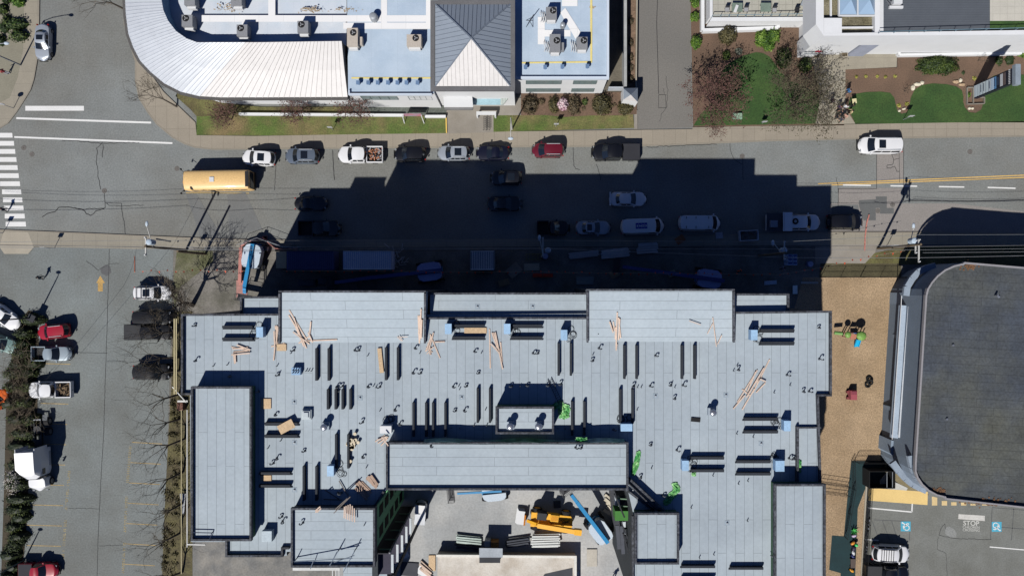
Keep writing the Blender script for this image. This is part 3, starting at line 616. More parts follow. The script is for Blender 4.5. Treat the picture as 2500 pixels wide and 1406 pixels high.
plank_pile('dark plank across the shaded roof well','dark planks in shadow',[(794,1196,828,1218),(815,1252,855,1212),(828,1173,850,1211),(818,1243,848,1216),(790,1218,836,1220)],ZB,mat=M('lumber_dark',(120,112,106)),w=.09)
plank_pile('thick tan board stack beside the paired sleepers','boards beside the sleepers',[(926,850,932,910)],ZR+.3,w=.42,mat=ply)
for x,y,r,sx,sy,lb in[(646,987,0,1.05,1.05,'square plywood sheet flat on the roof beside the north west upper block'),(699,1041,28,1.65,.95,'tilted plywood sheet resting on the paired sleepers'),(1160,808,0,2.3,.62,'long plywood strip laid between paired sleepers by a blue unit'),(646,1169,0,1.1,.55,'small plywood sheet between the south west paired sleepers'),(684,849,0,1.0,.7,'plywood offcut covered in boards west of the sloping roof')]:
    c=P(x,y,19); solo('plywood_sheet',MB().box(c.x,c.y,ZR+(.55 if r else .1),sx,sy,.03,R(r)),ply,lb,'plywood sheet')
# buckets cluster
rnd=random.Random(9)
BK=sorted([(859+rnd.uniform(-11,11),1085+rnd.uniform(-13,13)) for _ in range(17)],key=lambda q:q[1])
for i in range(20):
    x,y=BK[i] if i<17 else [(866,1059),(874,1080),(855,1126)][i-17]
    c=P(x,y,ZR+.4); mb=MB().cyl(c.x,c.y,ZR,ZR+.36,.13,.16,12); mb.cyl(c.x,c.y,ZR+.36,ZR+.4,.17,n=12); solo('bucket',mb,M('bucket_cream',(228,214,186)),'cream bucket in the roof cluster'+(', %s row from the top'%ORD[i//2] if i%2 else ', near the %s row from the top'%ORD[i//2]) if i<17 else ['cream bucket standing alone north of the bucket cluster','cream bucket just east of the bucket cluster','cream bucket alone south of the bucket cluster'][i-17],'bucket','buckets on the roof')
c=P(1698,1024,ZR); solo('black_mat',MB().box(c.x,c.y,ZR+.06,.95,.42,.1,R(-5)),black,'small black rectangular case lying on the east roof','case')
c=P(723,906,19); t=thing('pipe_jacks_box','pale blue crate with upright pipe stubs on the west roof','crate',(c.x,c.y,ZR)); part('crate_body',MB().box(0,0,.3,.9,.75,.6),blueU,t)
for i in range(3):
    for j in range(2): part('pipe_stub',MB().cyl(-.25+.25*i,-.12+.25*j,.6,.85,.06,n=8),dark,t)
# ladder on roof
a=P(1341,924,18.62);b=P(1369,985,18.7); t=thing('ladder','dark aluminium ladder lying on the roof above the green tarp','ladder',tuple(a)); d=(b-a); u=Vector((-d.y,d.x,0)).normalized()*.2
t.location=a; mb=MB()
for s in(-1,1): mb.bar(u*s,d+u*s,.05,.07)
part('rail',mb,dark,t); mb=MB()
for i in range(1,12): p=d*(i/12); mb.bar(p-u,p+u,.03,.03)
part('rung',mb,dark,t)
# green tarps
def tarp(x,y,w,h,z,lb,rot=0,seed=1,n=10):
    rnd=random.Random(seed); c=P(x,y,z); vs=[];fs=[]
    for i in range(n):
        for j in range(n):
            u=(i/(n-1)-.5); v=(j/(n-1)-.5); e=1-.35*abs(v)*2*rnd.random()
            X=u*w*e*(1+.1*rnd.random()); Y=v*h*(1-.3*abs(u)); X,Y=X*math.cos(rot)-Y*math.sin(rot),X*math.sin(rot)+Y*math.cos(rot)
            vs.append((c.x+X+rnd.uniform(-.05,.05),c.y+Y+rnd.uniform(-.05,.05),z+.05+rnd.uniform(0,.28)*(1-2*max(abs(u),abs(v))*.7)))
    for i in range(n-1):
        for j in range(n-1): a=i*n+j; fs.append((a,a+n,a+n+1,a+1))
    mb=MB().add(vs,fs); o=solo('green_tarp',mb,greenT,lb,'tarp','green plastic sheeting on the roof'); return o
tarp(1377,1004,1.2,1.6,ZR,'crumpled bright green tarp beside the penthouse and ladder',0,1,12)
tarp(1358,990,1.6,.7,ZR,'dark green netting spilling from the penthouse corner',.6,7)
tarp(1553,1130,.6,2.7,ZR,'long pale green tarp strip beside the east end of the long block',-.25,2)
tarp(1637,1212,.7,2.1,ZR,'twisted green tarp hanging beside the diagonal parapet',-.7,3)
tarp(1650,1190,.7,1.2,ZR,'bright green sheet bunched above the twisted tarp',.3,4)
tarp(1952,1137,.35,1.4,ZR,'thin green sheet beside the east strip roof parapet',0,5)
tarp(1888,1200,.35,.9,ZR,'small green scrap at the corner of the east upper block',0,6)
tarp(1892,1375,.35,1.6,ZR,'narrow green sheet along the east upper block near the photo bottom',0,8)
tarp(1693,1157,.45,.45,ZR,'knot of pale green tape beside a blue roof unit',0,11,6)
tarp(1420,1074,1.2,.6,19.9,'green netting draped over the north edge of the long block',0,12)
# ---------- vehicles ----------
tyreM=M('tyre_rubber',(26,26,28),rough=.85,var=.05); trimM=M('trim_black',(34,35,38),rough=.5)
def wheel(parent,x,y,r=.34,w=.24,rc=None):
    t=part('wheel',MB().tube([(0,-w/2,0),(0,w/2,0)],r,18),tyreM,parent); t.location=(x,y,r); smooth(t)
    part('rim',MB().tube([(0,-w/2-.01,0),(0,w/2+.01,0)],r*.62,14),rc or rimM,t)
def hull(L,W,prof,zb=.28,nose=1.0,tail=1.0):
    """prof: list of (x,ztop) ; rounded plan"""
    xs=[]; N=22
    for i in range(N+1): xs.append(-L/2+L*(i/N))
    xs=sorted(set(xs+[-L/2+.06,-L/2+.2,L/2-.06,L/2-.2]))
    def zt(x):
        for (a,za),(b,zb_) in zip(prof,prof[1:]):
            if a<=x<=b: return za+(zb_-za)*(x-a)/(b-a)
        return prof[0][1] if x<prof[0][0] else prof[-1][1]
    def wd(x):
        df=L/2-x; dr=x+L/2
        f=lambda d,s: 1-s*.34*max(0,1-d/1.0)**2.3
        return W/2*min(f(df,nose),f(dr,tail*.8))
    mb=MB(); sec=[(-1,0,0),(-1.0,.5,0),(-.99,.8,0),(-.93,.97,0),(-.8,1,0),(-.4,1,.03),(0,1,.04),(.4,1,.03),(.8,1,0),(.93,.97,0),(.99,.8,0),(1,.5,0),(1,0,0)]
    ns=len(sec); o=0
    for x in xs:
        wv=wd(x); z=zt(x)
        for (a,b,c) in sec:
            bow=0
            dd=min(L/2-x,x+L/2)
            if dd<.7: bow=(.7-dd)/.7*(-.30)*(a*a)*(1 if x>0 else -1)
            mb.v.append((x+bow,a*wv,zb+(z-zb)*b+c))
    for i in range(len(xs)-1):
        for k in range(ns-1):
            a=i*ns+k; mb.f.append([a,a+ns,a+ns+1,a+1][::-1]); mb.m.append(0)
        mb.f.append([i*ns,(i+1)*ns,(i+1)*ns+ns-1,i*ns+ns-1]); mb.m.append(0)
    mb.f.append(list(range(ns))); mb.m.append(0); e=(len(xs)-1)*ns; mb.f.append([e+k for k in range(ns)][::-1]); mb.m.append(0)
    return mb,zt,wd
def cabin(mb,xr0,xr1,xw1,xw0,zb,zt,wb,wt,bow=.14,N=6):
    """painted greenhouse, returns surface function for glass panels"""
    rows=[(xr0+.14,zb,wb*.86,-.24),(xr1,zt-.05,wt*.92,-.16),((xr1*.7+xw1*.3),zt,wt,0),((xr1+xw1)/2,zt+.03,wt,0),((xr1*.3+xw1*.7),zt+.01,wt,.02),(xw1,zt-.05,wt*.98,bow*.6),(xw0,zb,wb,bow)]
    o=len(mb.v); n=N*2+1
    for (x,z,w,bw) in rows:
        for k in range(n):
            t=-1+2*k/(n-1); mb.v.append((x+bw*(1-t*t),t*w,z+(.03*(1-t*t) if z>zb+.1 else 0)))
    for i in range(len(rows)-1):
        for k in range(n-1): a=o+i*n+k; mb.f.append([a,a+n,a+n+1,a+1][::-1]); mb.m.append(0)
    base=len(mb.v)
    for i,(x,z,w,bw) in enumerate(rows):
        mb.v.append((x,-wb*.97 if 0<i<6 else -w,zb)); mb.v.append((x,wb*.97 if 0<i<6 else w,zb))
    for i in range(len(rows)-1):
        l0=o+i*n; r0=o+i*n+n-1; mb.f.append([base+2*i,base+2*i+2,l0+n,l0]); mb.m.append(0); mb.f.append([base+2*i+3,base+2*i+1,r0,r0+n]); mb.m.append(0)
    return rows
def glass_panel(rA,rB,fa,fb,wf,off=.018,N=8,sgn=1):
    mb=MB(); d=Vector((rB[0]-rA[0],0,rB[1]-rA[1])); nrm=Vector((-d.z,0,d.x)).normalized()
    if nrm.z<0: nrm=-nrm
    for f in(fa,(fa+fb)/2,fb):
        for k in range(N+1):
            t=(-1+2*k/N)*wf; x=rA[0]+(rB[0]-rA[0])*f; z=rA[1]+(rB[1]-rA[1])*f; w=rA[2]+(rB[2]-rA[2])*f; bw=rA[3]+(rB[3]-rA[3])*f
            mb.v.append((x+bw*(1-t*t)+nrm.x*off,t*w,z+nrm.z*off+.03*(1-t*t)*f*(1 if rB[1]>rA[1] else 1)))
    for i in range(2):
        for k in range(N): a=i*(N+1)+k; q=[a,a+1,a+N+2,a+N+1]; mb.f.append(q if (rB[0]<rA[0]) else q[::-1]); mb.m.append(0)
    return mb
def vehicle(kind,px,py,L,W,head,color,label,cat='car',name=None,z=.0,sunroof=False,rails=False,rack=False,wh=True,spoiler=False,cover=None,group=None,hz=None):
    p=P(px,py,.9); t=thing(name or {'pickup':'pickup_truck','van':'van','suv':'parked_suv','sedan':'sedan','minivan':'minivan'}[kind],label,cat,(p.x,p.y,z),R(head),group)
    zr={'sedan':1.45,'suv':1.72,'minivan':1.75,'pickup':1.88,'van':2.15}[kind]
    belt={'sedan':.95,'suv':1.1,'minivan':1.1,'pickup':1.2,'van':1.25}[kind]
    hw=W/2; h2=L/2
    if kind=='sedan': pf=[(-h2,.78),(-h2+.15,.98),(-h2+.9,1.02),(0,1.0),(h2-1.3,.98),(h2-.3,.80),(h2,.6)]; cb=(-h2+.75,-h2+1.45,h2-2.25,h2-1.4)
    elif kind=='suv': pf=[(-h2,.8),(-h2+.12,1.1),(0,1.12),(h2-1.2,1.1),(h2-.3,.95),(h2,.7)]; cb=(-h2+.12,-h2+.55,h2-1.95,h2-1.2)
    elif kind=='minivan': pf=[(-h2,.8),(-h2+.12,1.1),(0,1.1),(h2-1.05,1.05),(h2-.3,.85),(h2,.65)]; cb=(-h2+.1,-h2+.4,h2-1.75,h2-.95)
    elif kind=='pickup': pf=[(-h2+L*.36,1.2),(0,1.2),(h2-1.45,1.2),(h2-.3,1.08),(h2,.8)]; cb=(-h2+L*.36+.02,-h2+L*.36+.28,h2-2.15,h2-1.45)
    else: pf=[(-h2,1.0),(-h2+.1,1.25),(h2-.95,1.25),(h2-.3,1.0),(h2,.7)]; cb=(-h2+.06,-h2+.25,h2-1.45,h2-.75)
    if kind=='pickup':
        lc=L*.64; mb,zt,wd=hull(lc,W,[(x-(h2-lc/2),zz) for x,zz in pf],tail=.1); mb.v=[(v[0]+h2-lc/2,v[1],v[2]) for v in mb.v]
    else: mb,zt,wd=hull(L,W,pf)
    wt=hw*({'van':.86,'minivan':.8,'pickup':.76,'suv':.78,'sedan':.7}[kind]); wb=hw*.93
    rows=cabin(mb,cb[0],cb[1],cb[2],cb[3],belt-.05,zr,wb,wt,bow=.2 if kind!='van' else .25)
    smooth(part('body',mb,color,t),40)
    part('windshield',glass_panel(rows[6],rows[5],.06,.9,.9),glass,t)
    if kind!='van': part('rear_window',glass_panel(rows[0],rows[1],.15,.9,.88),glass,t)
    # side windows
    for s in(-1,1):
        n=2 if kind in('sedan','pickup','van') else 3
        x0=cb[1]+.05; x1=cb[2]+.35
        if kind=='van': x0=x1-1.1; n=1
        for k in range(n):
            a=x0+(x1-x0)*k/n+.05; b=x0+(x1-x0)*(k+1)/n-.05; q=MB()
            lo=belt; hi=zr-.16; yb=wb*.985; yt=wt*1.03
            f=(hi-belt)/(zr-belt)
            def yy(zv): return wb*.97+(wt-wb*.97)*((zv-belt+.05)/(zr-belt))+.025
            top_b=b if k<n-1 else b-.32
            q.add([(a,s*yy(lo),lo),(b,s*yy(lo),lo),(top_b,s*yy(hi),hi),(a,s*yy(hi),hi)],[(0,1,2,3) if s<0 else (3,2,1,0)]); part('side_window',q,glass,t)
        q=MB().box(cb[3]-.25,s*(hw+.06),belt+.02,.16,.22,.14); part('mirror',q,color,t)
        q=MB().box(h2-.30,s*(hw*.58),.70 if kind in('sedan','minivan') else .85,.16,.30,.14,R(-24*s)); part('headlight',q,lampM,t)
        q=MB().box(-h2+.14,s*(hw*.76),.82 if kind!='van' else 1.1,.12,.14,.24); part('tail_light',q,redL,t)
        for x in(-h2+.85+(.25 if kind=='pickup' else 0),h2-.9): wheel(t,x,s*(hw-.12),.36 if kind in('pickup','suv','van') else .33)
    q=MB().box(h2-.02,0,.5,.1,W*.55,.2); part('bumper',q,trimM,t)
    if sunroof: part('sunroof',MB().box(cb[2]-(.75 if kind!='sedan' else .5),0,zr+.055,.85 if kind!='sedan' else .6,wt*1.25,.02),glass,t)
    if rails or rack:
        for s in(-1,1): part('roof_rail',MB().bar((cb[1]+.15,s*wt*.9,zr+.07),(cb[2]-.1,s*wt*.9,zr+.07),.05,.06),M('rail_silver',(200,204,208),rough=.4) if rails else trimM,t)
    if rack:
        for k in range(6 if rack==2 else 3): x=cb[1]+.3+k*(cb[2]-cb[1]-.9)/(5 if rack==2 else 2)*(1 if rack==2 else .9); part('rack_bar',MB().bar((x,-wt*.88,zr+.12),(x,wt*.88,zr+.12),.06,.04),trimM,t)
    if spoiler: part('spoiler',MB().box(-h2+.12,0,1.12,.18,W*.95,.05),color,t)
    if kind=='pickup':
        x0=-h2+.02; x1=-h2+L*.36; q=MB(); zt_=1.22
        for s in(-1,1): q.box((x0+x1)/2,s*(hw-.06),.85,x1-x0,.12,.74)
        q.box(x1-.05,0,.87,.08,W-.26,.7); q.box((x0+x1)/2,0,.52,x1-x0,W-.2,.06,mi=1); 
        for s in(-1,1):
            for xx in(x0+.25,x1-.3): pass
        part('cargo_bed',q,[color,M('bed_liner',(58,58,60),var=.2,fine=.2)],t)
        part('tailgate',MB().box(x0+.02,0,.86,.08,W-.14,.7),color,t)
        if cover: part('bed_cover',MB().box((x0+x1)/2,0,1.245,x1-x0-.06,W-.1,.04),cover,t)
    return t
pw=paint('paint_white',(240,241,243)); psil=paint('paint_silver',(176,184,194),.3); pgb=paint('paint_grey_blue',(112,124,140),.3)
pbl=paint('paint_black',(12,13,18)); pnv=paint('paint_navy',(12,14,36)); prd=paint('paint_maroon',(104,18,36)); prd2=paint('paint_red',(168,28,48)); psb=paint('paint_silver_blue',(168,182,192),.2); pteal=paint('paint_teal',(130,160,156),.2)
V=vehicle
V('suv',632,386,4.35,1.95,177,pw,'white SUV with black glass sunroof parked just behind the school bus at the north kerb','car',sunroof=True)
V('suv',738,381,4.45,1.95,180,pgb,'grey blue SUV with silver roof rails parked left of the loaded white pickup','car',sunroof=True,rails=True)
pk=V('pickup',880,378,5.75,2.08,180,pw,'white pickup truck with scrap and a tyre in its bed parked at the north kerb','pickup truck')
V('suv',1001,376,4.2,1.88,180,pbl,'black SUV parked between the loaded white pickup and the silver SUV','car',rails=False)
V('suv',1108,374,4.2,1.85,180,psil,'silver SUV with small sunroof and roof rails parked at the north kerb','car',rails=True,sunroof=True)
V('sedan',1203,373,4.3,1.85,180,pnv,'navy blue sedan parked at the north kerb between the silver SUV and the maroon minivan','car')
V('minivan',1338,367,4.1,1.83,180,prd,'maroon minivan with silver roof rails parked alone at the north kerb','minivan',rails=True)
V('pickup',1503,372,6.15,2.12,180,pbl,'black crew cab pickup truck with black bed cover parked at the north kerb','pickup truck',cover=M('bed_cover_black',(48,49,56)))
V('suv',2150,355,5.7,2.12,180,pw,'large white SUV with dark sunroof driving alone on the sunlit east road','car',sunroof=True,rails=True)
V('suv',1236,434,4.1,1.85,180,pbl,'black SUV in the shaded middle lane, northern of the pair','car',sunroof=True)
V('sedan',1232,497,4.45,1.85,0,pbl,'black sedan in the shaded middle lane, southern of the pair','car')
V('sedan',758,497,4.2,1.8,0,pbl,'black sedan half out of the building shadow in the road','car')
V('pickup',780,558,5.35,2.0,0,pbl,'black pickup truck at the south kerb with its bed end in the sun','pickup truck')
V('sedan',1533,486,4.8,1.82,0,pw,'white sedan with rear spoiler driving in the shaded road','car',spoiler=True)
V('pickup',1351,557,4.2,1.85,0,M('paint_black2',(16,16,20),rough=.4,coat=.3,var=0,fine=0),'black pickup truck deep in shade at the south kerb behind the silver sedan','pickup truck')
V('sedan',1448,556,4.5,1.78,0,psil,'silver sedan with dark sunroof parked in the shade at the south kerb','car',sunroof=True)
kone=V('van',1568,553,5.6,2.05,2,pw,'white van with a blue lettered panel on its roof parked in the shade','van')
kb_=M('logo_blue',(30,50,170),rough=.5,var=0,fine=0)
part('roof_panel',MB().box(-.30,0,2.205,1.45,.72,.012),kb_,kone)
for i,ch in enumerate('KONE'):
    text('roof_letter',ch,0,0,.40,0,pw,rot=R(90+90),parent=kone,ext=(.25-.36*i,.0,2.2135),thick=.001,bold=.012)
for i in range(3): part('roof_line',MB().box(.06-.36*i,0,2.2125,.02,.70,.004),pw,kone)
v2=V('van',1707,545,5.45,2.0,0,pw,'plain white van with ladder brackets parked in the shade','van')
for x in(-1.9,-.7,.9):
    for s in(-1,1): part('roof_bracket',MB().box(x,s*.6,2.22,.06,.3,.06),trimM,v2)
V('suv',2062,542,4.75,1.95,0,pbl,'black SUV half in the building shadow at the south kerb beside red cable cover','car',rails=False)
# service truck
st=V('pickup',1937,543,6.9,2.0,0,pw,'white flatbed service truck with a headboard and black coil on its cab roof','truck',name='service_truck')
part('headboard',MB().box(-1.0,0,1.9,1.0,2.35,.14),pw,st); part('headboard_rail',MB().box(-1.62,0,1.95,.12,2.4,.16),pw,st)
mb=MB(); 
for r_,zz in((.33,1.97),(.26,2.03)): mb.tube([(-.12+r_*math.cos(R(a)),.05+r_*math.sin(R(a)),zz) for a in range(0,361,24)],.07,8)
part('hose_coil',mb,black,st)
part('flatbed_deck',MB().box(-2.5,0,1.26,2.0,2.3,.06),M('deck_grey',(80,84,92)),st); 
c=st.location; solo('cargo_box',MB().box(c.x-2.75,c.y-.25,1.55,.9,.85,.5),M('cargo_box_grey',(150,156,168)),'grey box standing on the flatbed of the service truck','box')
# west lot
V('sedan',103,103,4.7,1.85,-91,psil,'silver sedan with black sunroof driving alone down the north west street','car',sunroof=True)
V('sedan',8,772,4.6,1.9,-38,pw,'white car cut by the left edge of the photo above the teal one','car')
V('sedan',2,838,4.4,1.8,-20,pteal,'pale teal car cut by the left edge of the photo','car')
V('suv',131,809,4.3,1.85,186,prd2,'red SUV with silver roof rails parked beside the long hedge','car',rails=True)
V('pickup',127,863,5.0,1.85,0,psb,'pale silver pickup truck with a dark bed end parked below the red SUV','pickup truck')
wp=V('pickup',122,951,5.6,2.05,181,pw,'white pickup truck with timber debris in its bed parked nose to the hedge','pickup truck')
V('suv',-2,975,3.2,1.5,60,M('paint_orange',(236,110,40),rough=.4,coat=.3),'orange car cut by the left edge of the photo','car')
V('pickup',95,1393,4.9,2.0,0,prd2,'red pickup truck with a dark cover at the bottom left of the lot','pickup truck',cover=M('bed_cover_black',(48,49,56)))
V('suv',371,715,4.75,1.85,0,pw,'white SUV with black roof rack parked at the top of the lot under bare twigs','car',sunroof=True,rack=1)
V('suv',371,775,5.1,1.9,0,M('paint_charcoal',(18,18,20),rough=.4,coat=.4),'charcoal SUV parked directly above the black pickup under bare branches','car')
V('pickup',364,811,6.1,1.95,0,M('paint_soft_black',(16,16,18),rough=.4,coat=.4),'black pickup truck with grey bed cover parked under bare branches in the west lot','pickup truck',cover=M('bed_cover_grey',(56,57,60)))
V('suv',370,908,4.9,2.05,0,M('paint_charcoal',(18,18,20)),'charcoal SUV parked alone under bare branches in the west lot','car')
V('suv',2175,1351,4.9,2.1,-3,pw,'white SUV with a ladder style roof rack parked in the east lot','car',rack=2,rails=False,sunroof=False)
V('pickup',2166,1400,5.7,2.1,-2,pbl,'black pickup truck with grey bed cover at the bottom edge of the east lot','pickup truck',cover=M('bed_cover_grey',(56,57,60)))
# scrap in pickup beds
def bedload(t,seed,lb,mat,n,tyre=False):
    rnd=random.Random(seed); Mx=Matrix.Rotation(t.rotation_euler.z,4,'Z'); mb=MB()
    for i in range(n):
        p=Mx@Vector((-1.85+rnd.uniform(-.75,.7),rnd.uniform(-.7,.7),0))+t.location; a=rnd.uniform(0,3.1); l=rnd.uniform(.15,.55 if not tyre else .28)
        mb.box(p.x,p.y,.6+rnd.uniform(.05,.5),l*1.6,rnd.uniform(.05,.14),rnd.uniform(.04,.12),a,mi=rnd.choice((0,0,1)),tilt=rnd.uniform(-.3,.3))
    solo('scrap_load',mb,mat,lb,'debris')
    if tyre:
        p=Mx@Vector((-1.15,.15,0))+t.location; q=MB().tube([(p.x+.28*math.cos(R(a)),p.y+.28*math.sin(R(a)),.95) for a in range(0,361,24)],.12,8)
        solo('spare_ring',q,tyreM,'black tyre lying in the bed of the white pickup among scrap','tyre')
bedload(pk,4,'orange brown scrap heaped in the bed of the white pickup at the north kerb',[M('scrap_copper',(190,130,100),var=.3,sc=4,fine=.3),steel],60,True)
bedload(wp,5,'grey brown timber offcuts in the bed of the white pickup beside the hedge',[M('scrap_timber',(120,100,76),var=.2),M('scrap_dark',(60,54,48))],46)
# school bus
c=P(526,440,2.2); t=thing('school_bus','yellow school bus with a white roof hatch stopped behind the white SUV','bus',(c.x,c.y,0),R(181))
by=M('bus_yellow',(246,206,142),rough=.45,var=.03,coat=.2); byd=M('bus_yellow_deep',(232,150,50),rough=.4)
mb=MB(); L=8.6; W=2.42; secs=[]; N=10
for x,wf,zf in[(-L/2,.9,.9),(-L/2+.12,.97,.98),(-L/2+.5,1,1),(L/2-.9,1,1),(L/2-.5,.98,.97),(L/2-.45,.96,.9)]:
    secs.append((x,[(-W/2*wf,.45),(-W/2*wf,2.4*zf)]+[(-W/2*wf*math.cos(R(a)),2.4*zf+.42*math.sin(R(a))) for a in range(18,163,18)]+[(W/2*wf,2.4*zf),(W/2*wf,.45)]))
n=len(secs[0][1])
for x,s in secs:
    for y,z in s: mb.v.append((x,y,z))
for i in range(len(secs)-1):
    for k in range(n-1): a=i*n+k; mb.f.append([a,a+1,a+n+1,a+n]); mb.m.append(0)
mb.f.append(list(range(n))[::-1]); mb.m.append(0); mb.f.append([(len(secs)-1)*n+k for k in range(n)]); mb.m.append(0)
smooth(part('body',mb,by,t))
mb=MB(); mb.add([(L/2-.44,-1.02,1.35),(L/2-.44,1.02,1.35),(L/2-.1,.95,1.35),(L/2-.1,-.95,1.35),(L/2-.44,-.98,2.5),(L/2-.44,.98,2.5),(L/2-.30,.9,2.3),(L/2-.30,-.9,2.3)],[(0,3,2,1),(4,5,6,7),(3,7,6,2),(0,4,7,3),(1,2,6,5)]); part('windshield',mb,glass,t)
mb,_,_=hull(1.0,2.2,[(-.5,1.3),(.1,1.2),(.5,.9)]); mb.v=[(v[0]+L/2-.1,v[1],v[2]) for v in mb.v]; smooth(part('hood',mb,byd,t))
mb=MB(); mb.box(-L/2-.02,0,1.6,.1,2.0,1.1); part('rear_door',mb,glass,t); part('roof_hatch',MB().box(.2,0,2.86,.55,.6,.08),whiteP,t)
mb=MB().box(-L/2+.15,0,2.83,.4,1.9,.06); part('warning_light_bar',mb,trimM,t)
for s in(-1,1):
    for k in range(7): part('side_window',MB().box(-3.4+k*1.0,s*(W/2+.01),1.85,.8,.03,.6),glass,t)
    for x in(-2.6,3.2): wheel(t,x,s*1.05,.46,.3)
    mb=MB().tube([(L/2-.2,s*1.1,1.9),(L/2+.25,s*1.5,1.8)],.03,6); mb.box(L/2+.25,s*1.52,1.7,.1,.2,.35); part('mirror',mb,trimM,t)
    part('headlight',MB().box(L/2+.36,s*.85,.8,.1,.25,.2),lampM,t)
part('stop_arm',MB().box(1.9,-W/2-.16,2.0,.3,.06,.3),redL,t)
part('bumper',MB().box(L/2+.42,0,.55,.14,2.3,.25),trimM,t); part('rear_bumper',MB().box(-L/2-.08,0,.55,.14,2.3,.25),trimM,t)
# semi tractor, facing south
c=P(94,1120,1.2); t=thing('semi_truck','white sleeper cab semi tractor without trailer parked beside the hedge','truck',(c.x,c.y,0),R(-87))
mb,_,_=hull(2.1,2.2,[(-1.05,1.9),(.4,1.75),(1.05,1.2)],zb=.5,nose=1.6); mb.v=[(v[0]+3.0,v[1],v[2]) for v in mb.v]; smooth(part('hood',mb,pw,t))
mb=MB(); P8=[(-1.7,-1.2),(-1.7,1.2),(1.0,1.2),(1.6,1.0),(1.9,.5),(1.9,-.5),(1.6,-1.0),(1.0,-1.2)]
mb.prism([(x+.3,y) for x,y in P8],.6,2.6); 
top=[(-1.7,-1.15,3.9),(-1.7,1.15,3.9),(.4,1.15,3.85),(1.1,.9,3.4),(1.35,.45,3.2),(1.35,-.45,3.2),(1.1,-.9,3.4),(.4,-1.15,3.85)]
o=len(mb.v)
for (x,y),(X,Y,Z) in zip(P8,top): mb.v.append((x+.3,y,2.6)); mb.v.append((X+.3,Y,Z))
for i in range(8): j=(i+1)%8; mb.f.append([o+2*i,o+2*i+1,o+2*j+1,o+2*j]); mb.m.append(0)
mb.f.append([o+2*i+1 for i in range(8)][::-1]); mb.m.append(0); smooth(part('cab',mb,pw,t),30)
part('fairing',MB().box(-1.55,-1.18,2.5,.5,.06,2.4),pw,t); part('fairing',MB().box(-1.55,1.18,2.5,.5,.06,2.4),pw,t)
part('windshield',MB().box(2.15,0,2.15,.3,1.7,.7,tilt=-.2),glass,t)
mb=MB().bar((-5.0,-.42,.95),(-1.2,-.42,.95),.12,.3); mb.bar((-5.0,.42,.95),(-1.2,.42,.95),.12,.3); mb.box(-2.0,0,.95,.9,.9,.25); part('chassis',mb,trimM,t)
part('fifth_wheel',MB().cyl(-3.7,0,1.1,1.2,.5,n=14),M('grease',(70,70,72)),t); part('cross_member',MB().box(-4.95,0,1.1,.15,.95,.1),steel,t)
for s in(-1,1):
    for x in(-4.6,-3.3):
        wheel(t,x,s*.98,.5,.55)
    wheel(t,3.0,s*1.0,.5,.3); part('side_window',MB().box(1.35,s*1.21,2.1,.7,.03,.55),glass,t)
    mb=MB().bar((2.0,s*1.25,2.3),(2.0,s*1.55,2.3),.05,.05); mb.box(2.0,s*1.6,2.1,.12,.2,.7); part('mirror',mb,trimM,t)
    part('mud_flap',MB().box(-5.15,s*.95,1.0,.7,.6,.05,tilt=.2),M('mudguard',(120,124,128)),t); part('headlight',MB().box(3.95,s*.85,1.0,.15,.3,.25),lampM,t); part('fuel_tank',MB().tube([(-.9,s*.95,.8),(.9,s*.95,.8)],.32,12),steel,t)
# small white site vehicle with trailer in courtyard
c=P(1026,1252,1); t=thing('utility_cart','small white site pickup with an open pale deck beside the shaded colonnade','utility vehicle',(c.x,c.y,0),R(85))
mb,_,_=hull(1.6,1.5,[(-.8,1.1),(.3,1.1),(.8,.8)]); mb.v=[(v[0]+.9,v[1],v[2]) for v in mb.v]; mb.prism([(.2,-.62),(1.2,-.62),(1.2,.62),(.2,.62)],1.05,1.75); smooth(part('body',mb,pw,t))
part('windshield',MB().box(1.3,0,1.4,.1,1.1,.5),glass,t); part('deck',MB().box(-.7,0,.8,1.7,1.35,.1),M('deck_white',(226,230,236)),t)
for s in(-1,1):
    for x in(-.9,1.1): wheel(t,x,s*.65,.28,.18)
# ---------- north building ----------
NB=thing('office_building','long white office building with a curved metal roof and hipped roof tower','building',tuple(P(1000,240)))
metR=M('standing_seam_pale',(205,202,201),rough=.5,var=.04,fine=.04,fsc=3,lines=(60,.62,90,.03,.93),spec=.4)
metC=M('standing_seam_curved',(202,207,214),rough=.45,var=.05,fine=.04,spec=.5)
metShade=M('standing_seam_shaded',(152,162,174),rough=.5,var=.04,fine=.04)  # shade put into the metal colour, for roof slopes turned from the sun
def flat(nm,pts,z,mat,z0=0,wm=None,th=.05):
    part('wall',MB().prism(pz(pts,z),z0,z-th),wm or whiteW,NB,True); return part(nm,MB().prism(pz(pts,z),z-th,z,bottom=False),mat,NB,True)
flat('roof',[(846,-120),(1484,-120),(1484,190),(1255,190),(1255,222),(1060,222),(1060,228),(850,226)],7.4,memW)
flat('roof',[(430,-120),(846,-120),(846,112),(500,112),(455,97),(425,72),(405,40),(398,-20),(396,-120)],7.0,M('white_membrane_bright',(222,228,236),var=.03,fine=.03,lines=(60,3.1,90,.03,.93),tint=(200,214,228),tsc=.2),wm=whiteW)
PBW=M('parapet_blue_white',(214,226,240),var=.02,fine=.02); part('parapet',parapet(MB(),[(852,222),(852,230),(1056,230)],7.75,.5,.18),PBW,NB,True); part('parapet',parapet(MB(),[(1255,190),(1484,190),(1484,-120)],7.75,.5,.3),M('parapet_blue_white',(214,226,240),var=.02,fine=.02),NB,True)
def strip(mb,z,*pts,mi=0): 
    q=[P(x,y,z) for x,y in pts]; 
    A=sum(q[i].x*q[(i+1)%len(q)].y-q[(i+1)%len(q)].x*q[i].y for i in range(len(q)))
    if A<0:q=q[::-1]
    return mb.add([(v.x,v.y,v.z) for v in q],[list(range(len(q)))],mi)
